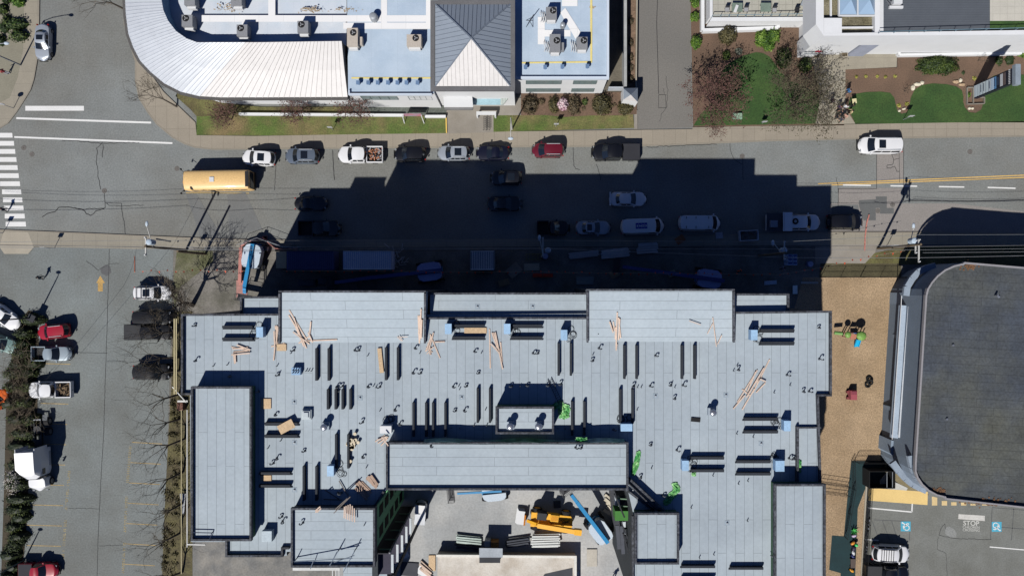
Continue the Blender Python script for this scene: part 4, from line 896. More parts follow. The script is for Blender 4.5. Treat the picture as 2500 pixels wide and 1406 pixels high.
wkm=M('walkway_white',(250,250,250),var=.02,fine=.02,lines=(2.9,30,0,.03,.85)); ylm=M('roof_yellow',(238,220,140),var=.06)
for k,(a,b,c,d) in enumerate([(490,38,1050,54),(655,-10,672,38),(930,0,945,58),(838,56,1050,72),(1040,-20,1056,72),(590,54,604,75),(1313,42,1330,109),(1330,74,1393,90),(1372,-20,1410,16)]): part('walkway_pad',strip(MB(),7.42+.003*k,(a,b),(c,b),(c,d),(a,d)),wkm,NB,True)
part('walkway_pad',strip(MB(),7.45,(1368,32),(1380,20),(1418,80),(1405,96)),wkm,NB,True)
for k,q in enumerate([((858,189),(1051,189),(1051,193),(858,193)),((1274,152),(1446,150),(1446,154),(1274,156)),((1441,-20),(1446,-20),(1446,149.8),(1441,149.8))]): part('safety_line',strip(MB(),7.44+.003*k,*q),ylm,NB,True)
st_=M('roof_stain',(176,158,132),var=.3,sc=1.5,fine=.4)
rnd=random.Random(6); mb=MB()
for cx,cy,w,h,n in[(760,25,35,8,90),(550,20,40,14,60),(840,24,40,6,40),(1445,18,8,6,20),(1345,53,12,4,14),(1010,120,12,3,14)]:
    for i in range(n):
        x=cx+rnd.gauss(0,w*.4); y=cy+rnd.gauss(0,h*.4); r=rnd.uniform(.5,2.2); c=P(x,y,7.43); mb.add([(c.x+r*.05*math.cos(R(a+17*i))*rnd.uniform(.6,1.6),c.y+r*.04*math.sin(R(a+17*i))*rnd.uniform(.6,1.6),7.431+.0003*(i%20)) for a in range(0,360,60)],[tuple(range(6))])
part('roof_stain',mb,st_,NB,True)
# curved metal roof
outer=[(303,-120),(303,0),(305,38),(311,84),(323,118),(340,151),(366,179),(399,207),(440,228),(486,239),(538,242),(640,242),(849,241)]
inner=[(394,-120),(394,0),(399,26),(410,51),(430,77),(456,95),(481,104),(520,104),(560,104),(600,104),(640,104),(700,103),(834,101)]
zo,zi=6.2,9.0
def fine(pts,n):
    # resample by curve length
    ls=[0]
    for a,b in zip(pts,pts[1:]): ls.append(ls[-1]+math.hypot(b[0]-a[0],b[1]-a[1]))
    out=[]
    for i in range(n+1):
        t=ls[-1]*i/n
        for k in range(len(ls)-1):
            if ls[k]<=t<=ls[k+1]+1e-6:
                f=(t-ls[k])/max(1e-6,ls[k+1]-ls[k]); out.append((pts[k][0]+(pts[k+1][0]-pts[k][0])*f,pts[k][1]+(pts[k+1][1]-pts[k][1])*f)); break
    return out
def seg(o,i,n): 
    a=[o[k] for k in range(len(o))]; return a
O=[];I=[]
for k in range(len(outer)-1):
    m=[12,4,5,4,4,4,4,4,4,4,6,16][k]
    for j in range(m):
        t=j/m; O.append((outer[k][0]+(outer[k+1][0]-outer[k][0])*t,outer[k][1]+(outer[k+1][1]-outer[k][1])*t)); I.append((inner[k][0]+(inner[k+1][0]-inner[k][0])*t,inner[k][1]+(inner[k+1][1]-inner[k][1])*t))
O.append(outer[-1]);I.append(inner[-1])
mb=MB(); ncv=len(O)
for i in range(ncv):
    a=P(*O[i],zo);b=P(*I[i],zi); 
    for j in range(3): q=a.lerp(b,j/2); mb.v.append((q.x,q.y,q.z+(.12 if j==1 else 0)))
ci=sum([12,4,5,4,4,4,4,4,4])
for i in range(ncv-1):
    for j in range(2): a=i*3+j; mb.f.append([a,a+3,a+4,a+1]); mb.m.append(0 if i<ci else 1)
for i in range(ncv-1):   # inner drop wall
    a=P(*I[i],zi);b=P(*I[i+1],zi); o=len(mb.v); mb.v+=[tuple(a),tuple(b),(b.x,b.y,6.9),(a.x,a.y,6.9)]; mb.f+= [[o,o+1,o+2,o+3]]; mb.m.append(2)
a=P(*O[-1],zo);b=P(*I[-1],zi); o=len(mb.v); mb.v+=[tuple(a),tuple(b),(b.x,b.y,5),(a.x,a.y,5)]; mb.f.append([o,o+3,o+2,o+1]); mb.m.append(3)
part('metal_roof',mb,[metC,metR,M('inner_wall_blue',(130,170,200)),M('end_wall_grey',(110,112,116))],NB,True)
mb=MB()
for i in range(ncv-1):
    if i%1==0:
        a=P(*O[i],zo);b=P(*I[i],zi); m_=a.lerp(b,.5); 
        mb.bar((a.x,a.y,a.z+.02),(m_.x,m_.y,m_.z+.14),.04,.04,0 if i<ci else 1); mb.bar((m_.x,m_.y,m_.z+.14),(b.x,b.y,b.z+.02),.04,.04,0 if i<ci else 1)
part('roof_seam',mb,[M('seam_blue',(180,187,197),rough=.5),M('seam_pale',(186,183,182),rough=.5)],NB,True)
mb=MB()
for a,b in zip(O,O[1:]):
    a=P(*a,zo);b=P(*b,zo); mb.bar((a.x,a.y,zo-.05),(b.x,b.y,zo-.05),.32,.28)
part('gutter',mb,M('gutter_grey',(96,94,92),var=.1),NB,True)
# wall below the curved eave
wl=[(x+(6 if x<480 else 0),y-9) for x,y in [(309,-120),(309,0),(311,38),(318,84),(330,115),(348,146),(374,172),(406,198),(447,219),(488,230),(538,233),(640,233),(849,233)]]
mb=MB(); q=[P(x,y,zo) for x,y in wl]
for a,b in zip(q,q[1:]): mb.add([(a.x,a.y,0),(b.x,b.y,0),(b.x,b.y,zo-.1),(a.x,a.y,zo-.1)],[(0,1,2,3)])
part('wall',mb,whiteW,NB,True)
def fac(x0,x1,y,z,zlo,zhi,nm='window',n=4,dark_=None):
    a=P(x0,y,z);b=P(x1,y,z); yy=a.y-.03; mb=MB(); mb.bar((a.x,yy,(zlo+zhi)/2),(b.x,yy,(zlo+zhi)/2),.05,zhi-zlo); fr=part(nm,mb,M('window_green_glass',(120,140,140),rough=.15,var=0,fine=0,spec=.5),NB,True)
    mb=MB()
    for k in range(n+1): x=a.x+(b.x-a.x)*k/n; mb.bar((x,yy-.04,zlo),(x,yy-.04,zhi),.06,.05)
    for zz in(zlo,(zlo+zhi)/2,zhi): mb.bar((a.x,yy-.045,zz),(b.x,yy-.045,zz),.04,.05)
    o=part('frame',mb,M('frame_grey',(110,122,124)),fr,True)
for x0,x1 in((872,962),(990,1048)): fac(x0,x1,226,7.4,4.2,5.8)
for x0,x1 in((1284,1372),(1402,1460)): fac(x0,x1,190,7.4,4.8,6.2); fac(x0,x1,190,7.4,1.2,2.6)
for x0,x1 in((520,600),(655,735),(760,840)): fac(x0,x1,224,zo,3.6,4.6)
# pyramid roof
z0,z1=9.3,11.8; cs=[P(1062,10,z0),P(1247,10,z0),P(1247,212,z0),P(1062,212,z0)]; ap=Vector(((cs[0].x+cs[1].x)/2,(cs[0].y+cs[2].y)/2,z1))
mb=MB()
for i in range(4): a=cs[i];b=cs[(i+1)%4]; mb.add([a,b,ap],[(2,1,0)],1 if i==2 else 0)  # south slope coloured as sunlit metal, the others as shaded
part('hip_roof',mb,[metShade,metR],NB,True)
mb=MB()
for i in range(4):
    a=cs[i];b=cs[(i+1)%4]; n=18
    for k in range(1,n):
        t=k/n; p=a.lerp(b,t); m=(a+b)/2; f=1-abs(2*t-1)  # seam runs up the slope until the hip
        q=p+(ap-m)*f; mb.bar((p.x,p.y,p.z+.02),(q.x,q.y,q.z+.02),.035,.05,1 if i==2 else 0)
    mb.bar((a.x,a.y,a.z+.03),(ap.x,ap.y,ap.z+.03),.14,.08,0)
part('roof_seam',mb,[M('seam_shaded',(120,130,144)),MATS['seam_pale']],NB,True)  # seam colours carry the same sunlit and shaded split
mb=parapet(MB(),[(1056,6),(1252,6),(1252,217),(1056,217)],9.4,.35,.5,True); part('gutter',mb,M('gutter_dark_grey',(112,112,114),var=.12,fine=.12),NB,True)
part('tower_wall',MB().prism(pz([(1062,12),(1248,12),(1248,210),(1062,210)],9.2),0,9.1),whiteW,NB,True)
# entrance canopies
a=pz([(1082,226),(1152,226),(1155,262),(1084,262)],4.6); part('canopy',MB().prism(a,4.2,4.6),whiteP,NB,True)
a=pz([(1084,262),(1155,262),(1154,268),(1086,268)],4.5); part('canopy_fascia',MB().prism(a,4.1,4.5),M('fascia_grey',(130,130,130)),NB,True)
a=pz([(1150,222),(1222,222),(1222,256),(1150,256)],3.6); part('canopy_glass',MB().prism(a,3.4,3.55),M('canopy_blue',(166,200,212),rough=.4),NB,True)
a=pz([(1222,222),(1248,222),(1238,244),(1228,256),(1222,256)],3.8); part('canopy_ribbed',MB().prism(a,3.5,3.8),M('ribbed_pale',(196,206,200),lines=(30,.4,90,.05,.8)),NB,True)
# roof vents
for x,y in[(875,203),(900,203),(923,203),(948,203),(971,203),(993,203),(1020,203),(1283,165),(1331,165),(1373,164),(1434,163)]:
    c=P(x,y,7.8); mb=MB().cyl(c.x,c.y,7.4,7.8,.16,n=10,mi=0); mb.box(c.x,c.y,7.95,.42,.42,.28,mi=0); part('roof_vent',mb,M('vent_blue',(112,140,176),rough=.5),NB,True)
for x,y,s in[(912,42,.5),(1374,62,.32)]:
    c=P(x,y,8); mb=MB().cyl(c.x,c.y,7.4,8.3,s,s*.9,14); mb.dome(c.x,c.y,8.3,s*.9,s*.9,.15,14,3); part('roof_vent',mb,steel,NB,True)
mb=MB(); c=P(1293,52,8.3)
for k in range(4): mb.bar((c.x+(-.4,.4,.4,-.4)[k],c.y+(-.4,-.4,.4,.4)[k],7.4),(c.x,c.y,8.4),.05,.05)
mb.bar((c.x,c.y,8.4),(c.x+.5,c.y+.5,9),.08,.08); part('antenna_frame',mb,dark,NB,True)
# rooftop air conditioners
AC=[(464,0,greyU,'grey rooftop unit cut by the top edge of the photo above the curved roof'),(578,0,greyU,'white topped rooftop unit cut by the top edge right of the brown stains'),(458,52,greyU,'grey rooftop unit nearest the curved end of the office roof'),(592,76,greyU,'grey rooftop unit second from the curved end, beside the brown stain'),(740,67,greyU,'grey rooftop unit standing half in shadow north of the pale metal roof'),(861,92,tanU,'tall tan rooftop unit at the end of the pale metal roof'),(1011,100,tanU,'squat tan rooftop unit beside the hipped roof'),(1346,33,greyU,'grey rooftop unit nearest the top edge on the east office roof'),(1355,106,greyU,'grey rooftop unit with pipes, left of the lower pair on the east roof'),(1421,106,greyU,'grey rooftop unit closest to the yellow line corner')]
for i,(x,y,m,lb) in enumerate(AC):
    zb=7.4; sx,sy,h=1.25,1.35,1.15
    if i==5: sy=2.1
    if i==6: sx=1.7
    if i==8: sy=2.0
    c=P(x,y,zb+h); t=thing('rooftop_unit',lb,'rooftop unit',(c.x,c.y,zb),0,'air handling units on the office roof')
    part('cabinet',MB().box(0,0,.15+h/2,sx,sy,h),m,t); fx,fy=(-.15,.25) if i<5 else (.2,.25)
    if i==5: fx,fy=.1,.5
    f=part('fan',MB().cyl(fx,fy,h+.15,h+.2,.38,n=18),black,t)
    mb=MB()
    for k in range(3): mb.box(fx+.12*math.cos(R(120*k)),fy+.12*math.sin(R(120*k)),h+.215,.26,.09,.01,R(120*k))
    part('fan_blade',mb,M('blade_grey',(170,172,176)),f)
    mb=MB().box(0,-sy/2-.12,.5,sx*.8,.24,.6); part('coil_box',mb,whiteP,t)
    part('skid',MB().box(0,0,.075,sx*.95,sy*.95,.15),dark,t)
    if i in(5,8): part('duct',MB().box(sx/2+.22,-.3,.5,.44,.9,.8),m,t)
    if i>=7: 
        rr=random.Random(i); mb=MB()
        for k in range(3): mb.tube([(-sx/2-.1-.25*k+.1*math.sin(j),-.8+j*.25,.2+.1*k) for j in range(6)],.05,6)
        part('pipe',mb,whiteP,t)
# small gate house roof by driveway
t=thing('gate_house','small hipped grey roof shelter beside the driveway entrance','shelter',tuple(P(1538,232)))
z0=2.6; cs=[P(1522,216,z0),P(1557,215,z0),P(1557,250,z0),P(1522,244,z0)]; ap=P(1540,232,3.6); mb=MB()
for i in range(4): mb.add([cs[i],cs[(i+1)%4],ap],[(2,1,0)],1 if i==2 else 0)  # sunlit tone painted on the south slope, shaded tone on the rest
part('roof',mb,[metShade,metR],t,True); part('wall',MB().prism([(p.x*.999,p.y) for p in cs],0,z0-.05),whiteW,t,True)
def wallline(name,lb,cat,pts,z,w,mat,group=None,h0=0):
    mb=MB(); q=[P(x,y,z) for x,y in pts]
    for i,(a,b) in enumerate(zip(q,q[1:])): mb.bar((a.x,a.y,(z+h0)/2),(b.x,b.y,(z+h0)/2),w,z-h0-.002*i)
    return solo(name,mb,mat,lb,cat,group)
wallline('retaining_wall','tall pale wall between the office side yard and the planter strip','wall',[(1527,-60),(1527,212)],2.2,.35,M('wall_grey_pale',(176,178,178)))
wallline('planter_wall','low concrete planter wall along the driveway','wall',[(1556,-60),(1553,225)],.8,.15,conc)
wallline('garden_wall','long low white wall behind the red twig trees','wall',[(583,278),(985,281)],.7,.28,whiteW)
wallline('garden_wall','white wall stretch under the slatted banner frame near the entrance','wall',[(1036,284),(1088,284)],.7,.3,whiteW)
wallline('yellow_rail_kerb','narrow yellow kerb strip beside the entrance steps','kerb',[(1089,288),(1090,325)],.3,.14,M('kerb_yellow',(244,206,110)))
wallline('entry_gate_bar','dark gate bar across the side yard beside the shelter','gate',[(1486,214),(1527,214)],1.4,.2,M('pale_wall_top',(190,196,204)))
# signs by entrance
t=thing('banner_frame','low white frame holding a pink and grey banner on the lawn by the entrance','sign',tuple(P(1012,300)))
mb=MB(); a=P(985,279,2.0);b=P(1028,279,2.0); mb.bar((a.x,a.y,1.5),(b.x,b.y,1.5),.1,1.0); part('banner',mb,M('banner_grey',(170,160,178),tint=(210,110,120),tsc=.9),t,True)
for x,x2 in((988,982),(1036,1028)): mb=MB(); a=P(x,303);b=P(x2,281,2.0); mb.bar(a,b,.09,.09); part('leg',mb,whiteP,t,True)
t=thing('white_bench','white slatted bench shaped frame beside the bike rack','bench',tuple(P(1188,280)))
a=P(1163,277,1.2);b=P(1211,277,1.2); part('seat',MB().bar((a.x,a.y,1.2),(b.x,b.y,1.2),.45,.1),whiteP,t,True)
for x in(1165,1209): p=P(x,279,1.2); part('leg',MB().box(p.x,p.y-.1,.55,.2,.4,1.1),whiteP,t,True)
t=thing('bike_rack','low black looped bicycle rack on the entrance paving','bike rack',tuple(P(1188,303)))
for x in(1184,1192):
    mb=MB()
    for k in range(7): p=P(x,289+k*5); mb.tube([(p.x-.16,p.y,.14),(p.x-.16,p.y,.7),(p.x+.16,p.y,.8),(p.x+.16,p.y,.14)],.025,5)
    part('loop',mb,dark,t,True)
# ---------- north east white building ----------
NE=thing('terrace_building','white modern building with roof terraces, a skylight garden and an angular entrance portal','building',tuple(P(2200,90)))
def nf(nm,pts,z,mat,z0=0,wm=None,par=NE):
    part('wall',MB().prism(pz(pts,z),z0,z-.05),wm or whiteW,par,True); return part(nm,MB().prism(pz(pts,z),z-.05,z,bottom=False),mat,par,True)
tile=M('terrace_tile',(186,184,172),var=.06,fine=.06,lines=(.85,.85,0,.035,.72))
tileL=M('terrace_tile_pale',(206,202,190),var=.05,fine=.05,lines=(.85,.85,0,.03,.85))
deckM=M('terrace_deck',(92,98,106),var=.06,fine=.08,lines=(40,.28,0,.03,.8))
Z=8.3; ZT=2.2
nf('terrace_floor',[(1735,-100),(1990,-100),(1990,42),(1735,42)],ZT,tile)
nf('roof_deck',[(2157,-100),(2700,-100),(2700,80),(2150,80)],Z,deckM)
part('roof_tiles',MB().prism(pz([(2417,-60),(2700,-60),(2700,52),(2417,52)],Z+.03),Z+.01,Z+.03),tileL,NE,True)
part('roof_turf',MB().prism(pz([(2417,52),(2700,51),(2700,72),(2417,73)],Z+.035),Z+.01,Z+.035),lawnD,NE,True)
part('roof_edge_pale',MB().prism(pz([(2148,-100),(2157,-100),(2157,80),(2148,80)],Z+.03),Z-.2,Z+.03),whiteP,NE,True)
nf('roof_garden',[(2010,-100),(2142,-100),(2142,84),(2010,84)],Z-.4,M('roof_garden_soil',(110,104,80),var=.25,fine=.45,fsc=8,tint=(140,134,112),tsc=.5))
for q_ in([(1738,43),(1994,42),(1994,52),(1733,52)],[(1733,-100),(1740,-100),(1740,42.8),(1733,42.8)]): part('terrace_parapet',MB().prism(pz(q_,ZT+.25),0,ZT+.25-.003*(q_[0][1]<0)),whiteW,NE,True)
part('white_fascia',MB().prism(pz([(1992,-100),(2011,-100),(2011,88),(1992,60)],Z+.4),4.6,Z+.4),whiteW,NE,True)
part('white_fascia',MB().prism(pz([(2011,82),(2700,71),(2700,84),(2011,88)],Z+.39),5.2,Z+.39),whiteW,NE,True)
part('white_fascia',MB().prism(pz([(2136,-100),(2148,-100),(2148,82),(2136,82)],Z+.33),Z-.4,Z+.33),whiteW,NE,True)
part('portal_column',MB().prism(pp([(1945,104),(1985,104),(1985,142),(1945,142)]),0,Z+.38),whiteW,NE,True)
part('lower_wall',MB().prism(pp([(2112,96),(2700,90),(2700,116),(2112,119)]),0,5.1),M('lower_wall_shaded',(136,150,172)),NE,True)  # blue-grey colour stands for the shade under the fascia
sy_=P(1950,142).y-.03; gx=lambda px,z:(px-X0)*(H-z)/F
pw1=part('wall_logo_base',MB().bar((P(1950,142).x,sy_,1.75),(P(1983,142).x,sy_,1.75),.05,.09),M('logo_grey',(96,110,118)),NE,True)
d1=text('wall_lettering','bode',0,0,.75,0,M('logo_grey',(96,110,118)),ext=(0,0,0),bold=.02); d1.parent=NE; d1.location=Vector((P(1960,142).x,sy_-.02,2.6))-NE.location; d1.rotation_euler=(R(90),0,0)
mb=MB(); xr=P(1977,142).x
for dx_ in(-.15,.22): mb.tube([(xr+dx_,sy_+.02,2.75),(xr+dx_,sy_-.05,2.75)],.24,14)
part('wall_logo_red',mb,M('logo_red',(214,60,84)),NE,True)
# portal east reveal, planters
mb=MB(); mb.prism(pp([(2064,122),(2105,122),(2105,139),(2064,139)]),0,5.0); part('entrance_core',mb,M('core_grey',(160,166,182)),NE,True)
for x,y in[(2062,132),(1994,136)]:
    c=P(x,y,.9); mb=MB().prism([(c.x-.42,c.y-.42),(c.x+.42,c.y-.42),(c.x+.42,c.y+.42),(c.x-.42,c.y+.42)],.13,.9); mb.box(c.x,c.y,.905,.64,.64,.03,mi=1); solo('square_planter',mb,[conc,M('planter_dirt',(110,98,78))],'square stone planter right of the portal by the grey core wall' if x==2062 else 'square stone planter at the foot of the white portal','planter')
# skylight
t=thing('skylight','double pyramid glass skylight with white frame in the roof garden','skylight',tuple(P(2092,15,Z)))
z=Z+.2
for x0,x1 in((2050,2092),(2095,2137)):
    cs=[P(x0,-25,z),P(x1,-25,z),P(x1,37,z),P(x0,37,z)]; ap=(cs[0]+cs[2])/2+Vector((0,0,.8)); mb=MB()
    for i in range(4): mb.add([cs[i],cs[(i+1)%4],ap],[(2,1,0)])
    part('glass_pane',mb,M('skylight_glass',(158,184,210),rough=.15,var=.03,fine=0,spec=.5),t,True)
mb=MB()
for a,b in(((2048,-25),(2048,38)),((2093.5,-25),(2093.5,38)),((2138,-25),(2138,38)),((2048,39),(2138,39))): a=P(*a,z);b=P(*b,z); mb.bar((a.x,a.y,z-.05),(b.x,b.y,z-.05),.14,.3+.003*a.x%.01)
part('frame',mb,whiteP,t,True)
mb=MB(); parapet(mb,[(2029,-60),(2029,68),(2140,67)],Z-.1,.45,.18); part('garden_kerb',mb,whiteW,NE,True)
mb=MB()
for a,b,Z_ in[((1741,38),(1990,34),ZT),((2150,78),(2600,66),Z)]:
    a=P(*a,Z_+1);b=P(*b,Z_+1); mb.bar(a,b,.05,.06)
    n=12
    for k in range(n+1): p=a.lerp(b,k/n); mb.bar((p.x,p.y,Z_),p,.05,.05)
part('terrace_railing',mb,M('rail_steel_blue',(120,150,166),rough=.4),NE,True)
# terrace furniture
for i,(x,y) in enumerate([(1773,27),(1819,27),(1888,28),(1943,30)]):
    c=P(x,y,ZT); t=thing('terrace_chair',['pale terrace chair at the left end of the roof terrace','pale terrace chair between the two glass tables','pale terrace chair right of the second glass table','dark terrace chair near the white cushion'][i],'chair',tuple(c),0,'chairs on the roof terrace')
    m=M('chair_grey',(170,172,176)) if i<3 else dark
    part('seat',MB().box(0,0,.42,.5,.5,.1),m,t); part('backrest',MB().box(0,.25,.7,.5,.08,.5),dark,t)
    for sx in(-.2,.2):
        for sy in(-.2,.2): part('leg',MB().box(sx,sy,.19,.05,.05,.38),dark,t)
for i,(x,y) in enumerate([(1796,24),(1865,24)]):
    c=P(x,y,ZT); t=thing('terrace_table',['square glass table left on the roof terrace with papers','square glass table right on the roof terrace'][i],'table',tuple(c),0,'tables on the roof terrace')
    part('tabletop',MB().box(0,0,.72,1.3,1.1,.03),M('table_glass',(130,146,134),rough=.1),t)
    for sx in(-.5,.5):
        for sy in(-.45,.45): part('leg',MB().box(sx,sy,.35,.05,.05,.7),dark,t)
c=P(1797,22,ZT+.8); solo('folded_parasol',MB().box(c.x,c.y,ZT+.8,.35,.95,.08,R(-20)),whiteP,'white sheet draped over the left glass table','sheet')
c=P(1974,27,ZT+.3); solo('floor_cushion',MB().dome(c.x,c.y,ZT,.75,.4,.35,12,4,jit=.05),M('cushion_white',(224,224,218)),'white cushion on the right end of the roof terrace','cushion')
c=P(1965,4,ZT+.5); solo('lounge_seat',MB().box(c.x,c.y,ZT+.35,.6,1.1,.2,R(-25)),M('lounge_grey',(160,168,178)),'grey lounge seat cut by the top edge of the photo','chair')
c=P(2185,10,Z+.5); t=thing('roof_condenser','small white condenser with looping pipes on the dark roof deck','condenser',tuple(P(2185,10,Z)))
part('cabinet',MB().box(0,0,.4,1.0,.5,.7),whiteP,t); part('cabinet_lower',MB().box(0,-.5,.2,1.6,.3,.3),whiteP,t); part('pipe',MB().tube([(-.6,-.3,.2),(-1,.1,.3),(-1.3,.5,.3),(-.9,.3,.4),(-.6,0,.4)],.05,6),M('pipe_grey',(110,112,118)),t)
wallline('terrace_wall','low white wall around the planting strip below the left terrace','wall',[(1716,-80),(1716,74),(1900,68),(1900,56)],.9,.42,whiteW)
wallline('terrace_wall','low white wall along the planting strip below the right terrace','wall',[(2196,124),(2196,134),(2495,130)],.8,.3,whiteW)
# ---------- east building ----------
EB=thing('curved_building','dark flat roofed building with rounded corners and a grey slatted west wing','building',tuple(P(2300,900)))
z=8.6
arcA=[(2262,722),(2266,706),(2276,690),(2290,674),(2308,660),(2330,650),(2352,645),(2356,642)]
arcB=[(2236,1130),(2236,1150),(2241,1165),(2252,1182),(2268,1197),(2288,1208),(2308,1213),(2310,1217)]
rim=arcA+[(2500,654),(2800,672),(2800,1262),(2500,1238)]+arcB[::-1]
part('wall',MB().prism(pz(rim,z),0,z-.05),M('curved_wall_blue_grey',(126,140,156),var=.06),EB,True)
def inset(p,dx=5,dy=5): return p
dk=M('dark_roof',(72,79,89),var=.2,sc=.3,fine=.22,fsc=4,lines=(5.5,.98,3,.045,.72),tint=(92,94,86),tsc=.09)
part('roof',MB().prism(pz(rim,z),z-.05,z,bottom=False),dk,EB,True)
mb=MB(); parapet(mb,arcA+[(2500,654),(2800,672)],9.0,.45,.2); parapet(mb,[(2262,722),(2236,1130)],9.01,.46,.2); parapet(mb,arcB+[(2500,1238),(2800,1262)],9.0,.45,.18); part('parapet',mb,M('curved_rim',(154,152,156),var=.08),EB,True)
z=3.2
wg=M('wing_grey_blue',(142,158,176),var=.08,fine=.12)

mb=MB()
mb.prism(pz([(2204,715),(2262,716),(2262,746),(2202,743)],z),0,z); mb.prism(pz([(2244,745),(2262,745),(2238,1130),(2218,1130),(2226,1010)],z+1.4),0,z+1.4)
mb.prism(pz([(2176,1074),(2196,1080),(2216,1094),(2237,1097),(2237,1132),(2196,1128),(2174,1106)],z-.008),0,z-.008)
mb.bar(P(2176,820,.2),P(2204,822,3.9),.5,.5); mb.bar(P(2161,992,.2),P(2190,1000,3.9),.5,.5)
part('wing_wall',mb,wg,EB,True)
z=5.0
part('wing_walkway',MB().prism(pz([(2198,745),(2216,746),(2195,1070),(2176,1068)],z-.8),z-1.2,z-.8),M('walkway_pale_blue',(178,194,212),var=.04),EB,True)
mb=MB(); a=P(2222,748,z-.4);b=P(2198,1068,z-.4); mb.bar(a,b,.55,.1); part('walkway_light_edge',mb,M('walkway_white_edge',(210,216,224)),EB,True)
mb=MB(); a=P(2234,748,z-1.4);b=P(2210,1072,z-1.4); mb.bar(a,b,.62,.1); part('louvre_glass',mb,M('louvre_brown',(82,74,58),rough=.3),EB,True)
mb=MB()
for k in range(12): p=a.lerp(b,k/11.0); mb.bar((p.x-.35,p.y,z-1.3),(p.x+.35,p.y,z-1.3),.08,.14)
q0=P(2240,748,z-.9); q1=P(2217,1072,z-.9); mb.bar(q0,q1,.06,.1); part('louvre_frame',mb,M('louvre_frame_pale',(176,176,176)),EB,True)
mb=MB(); a=P(2200,745,z-.2);b=P(2178,1072,z-.2); mb.bar(a,b,.06,.08); mb.bar(P(2201,722,z),a,.06,.08); part('white_pipe',mb,whiteP,EB,True)
# curved canopy arms
for arcp,zz,mtn in([(2213,722),(2216,700),(2228,680),(2243,664),(2262,655),(2285,649)],5.0,'north'),([(2180,1128),(2196,1150),(2212,1168),(2230,1183),(2248,1192),(2262,1198)],5.0,'south'):
    mb=MB(); q=[P(x,y,zz) for x,y in arcp]
    for a,b in zip(q,q[1:]): mb.bar((a.x,a.y,zz-.2+.002*a.x%.01),(b.x,b.y,zz-.2),.75,.4)
    part('curved_canopy',mb,M('canopy_curve_grey',(150,164,180)),EB,True)
mb=MB(); q=[P(x,y,7.6) for x,y in[(2222,1112),(2228,1140),(2240,1165),(2258,1185),(2280,1199),(2305,1208)]]
for a,b in zip(q,q[1:]): mb.bar((a.x,a.y,7.4),(b.x,b.y,7.4),.6,.5)
part('curved_canopy',mb,MATS['canopy_curve_grey'],EB,True)
for x,y in[(2434,722),(2330,843),(2315,1024)]:
    c=P(x,y,9); mb=MB().cyl(c.x,c.y,8.6,9.2 if x==2434 else 8.8,.13,n=10); 
    if x==2434: mb.dome(c.x+.45,c.y-.1,8.6,.17,.17,.2,10,3)
    part('roof_vent',mb,silverM,EB,True)
rnd=random.Random(2); mb=MB()
for cx,cy,n in[(2368,650,60),(2290,1198,60),(2420,1225,120)]:
    for i in range(n):
        c=P(cx+rnd.gauss(0,9 if n<100 else 26),cy+rnd.gauss(0,4),8.63); r=rnd.uniform(.04,.16); mb.add([(c.x+r*math.cos(R(a+i)),c.y+r*math.sin(R(a+i)),8.64+rnd.uniform(0,.05)) for a in(0,90,180,270)],[(0,1,2,3)])
part('leaf_litter',mb,M('leaf_litter',(120,88,62),var=.3),EB,True)['kind']='stuff'
# play area items
t=thing('play_structure','green plastic play structure with tunnel, two round roofs and a cyan slide','playground',tuple(P(2075,818)))
gp=M('play_green',(126,170,84),rough=.45,var=.03); gp2=M('play_green2',(112,160,84),rough=.5,var=.03)
c=P(2104,820,2.0); mb=MB().prism([(c.x+.62*math.cos(R(a)),c.y+.6*math.sin(R(a))) for a in range(22,383,45)],1.8,1.9); mb.dome(c.x,c.y,1.9,.62,.6,.3,8,4); part('roof',mb,gp,t,True)
c=P(2072,817,1.9); mb=MB().dome(c.x,c.y,1.7,.4,.44,.3,8,4); part('roof',mb,gp,t,True)
a=P(2037,812,1.1);b=P(2057,814,1.3); part('tunnel',MB().tube([a,b],.22,14),gp2,t,True); 
a=P(2096,828,1.1);b=P(2090,846,.15); mb=MB().bar(a,b,.5,.08); mb.bar(a+Vector((-.27,0,.1)),b+Vector((-.27,0,.1)),.06,.2); mb.bar(a+Vector((.27,0,.1)),b+Vector((.27,0,.1)),.06,.2); part('slide',mb,M('slide_cyan',(30,176,226),rough=.35,var=.02),t,True)
for x,y in[(2092,813),(2107,813),(2092,828),(2107,828),(2064,812),(2064,822),(2077,812)]: c=P(x,y,1); part('post',MB().box(c.x,c.y,.85,.1,.1,1.7),M('play_brown',(150,96,80)),t,True)
c=P(2086,822,1); part('deck',MB().box(c.x,c.y,.9,.9,.6,.1),M('play_terracotta',(196,130,106)),t,True); c=P(2085,813,1.2); part('panel',MB().box(c.x,c.y,1.3,.7,.06,.7),M('play_blue',(50,120,190)),t,True)
t=thing('toy_kitchen','dusty red wooden play kitchen box with two small seats','play furniture',tuple(P(2084,968)))
c=P(2085,965,1.0); pm=M('toy_pink_red',(170,86,96),var=.08); part('box',MB().box(c.x,c.y,.5,.8,1.15,1.0),pm,t,True); part('ledge',MB().box(c.x+.02,c.y+.3,1.03,.7,.4,.06),M('toy_pink_dark',(140,66,80)),t,True)
for y in(957,972): q=P(2072,y,.4); part('seat',MB().box(q.x,q.y,.2,.4,.3,.4),M('toy_seat',(140,70,74)),t,True)
for i,(x,y) in enumerate([(2122,925),(2119,939),(2123,932)]):
    c=P(x,y,.2); solo('old_ring',MB().tube([(c.x+.3*math.cos(R(a)),c.y+.3*math.sin(R(a)),.15+(.24 if i==2 else 0)) for a in range(0,361,24)],.12,8),tyreM,['upper black tyre of the trio on the wood chips','lower black tyre of the trio on the wood chips','middle black tyre resting on the two others on the wood chips'][i],'tyre')
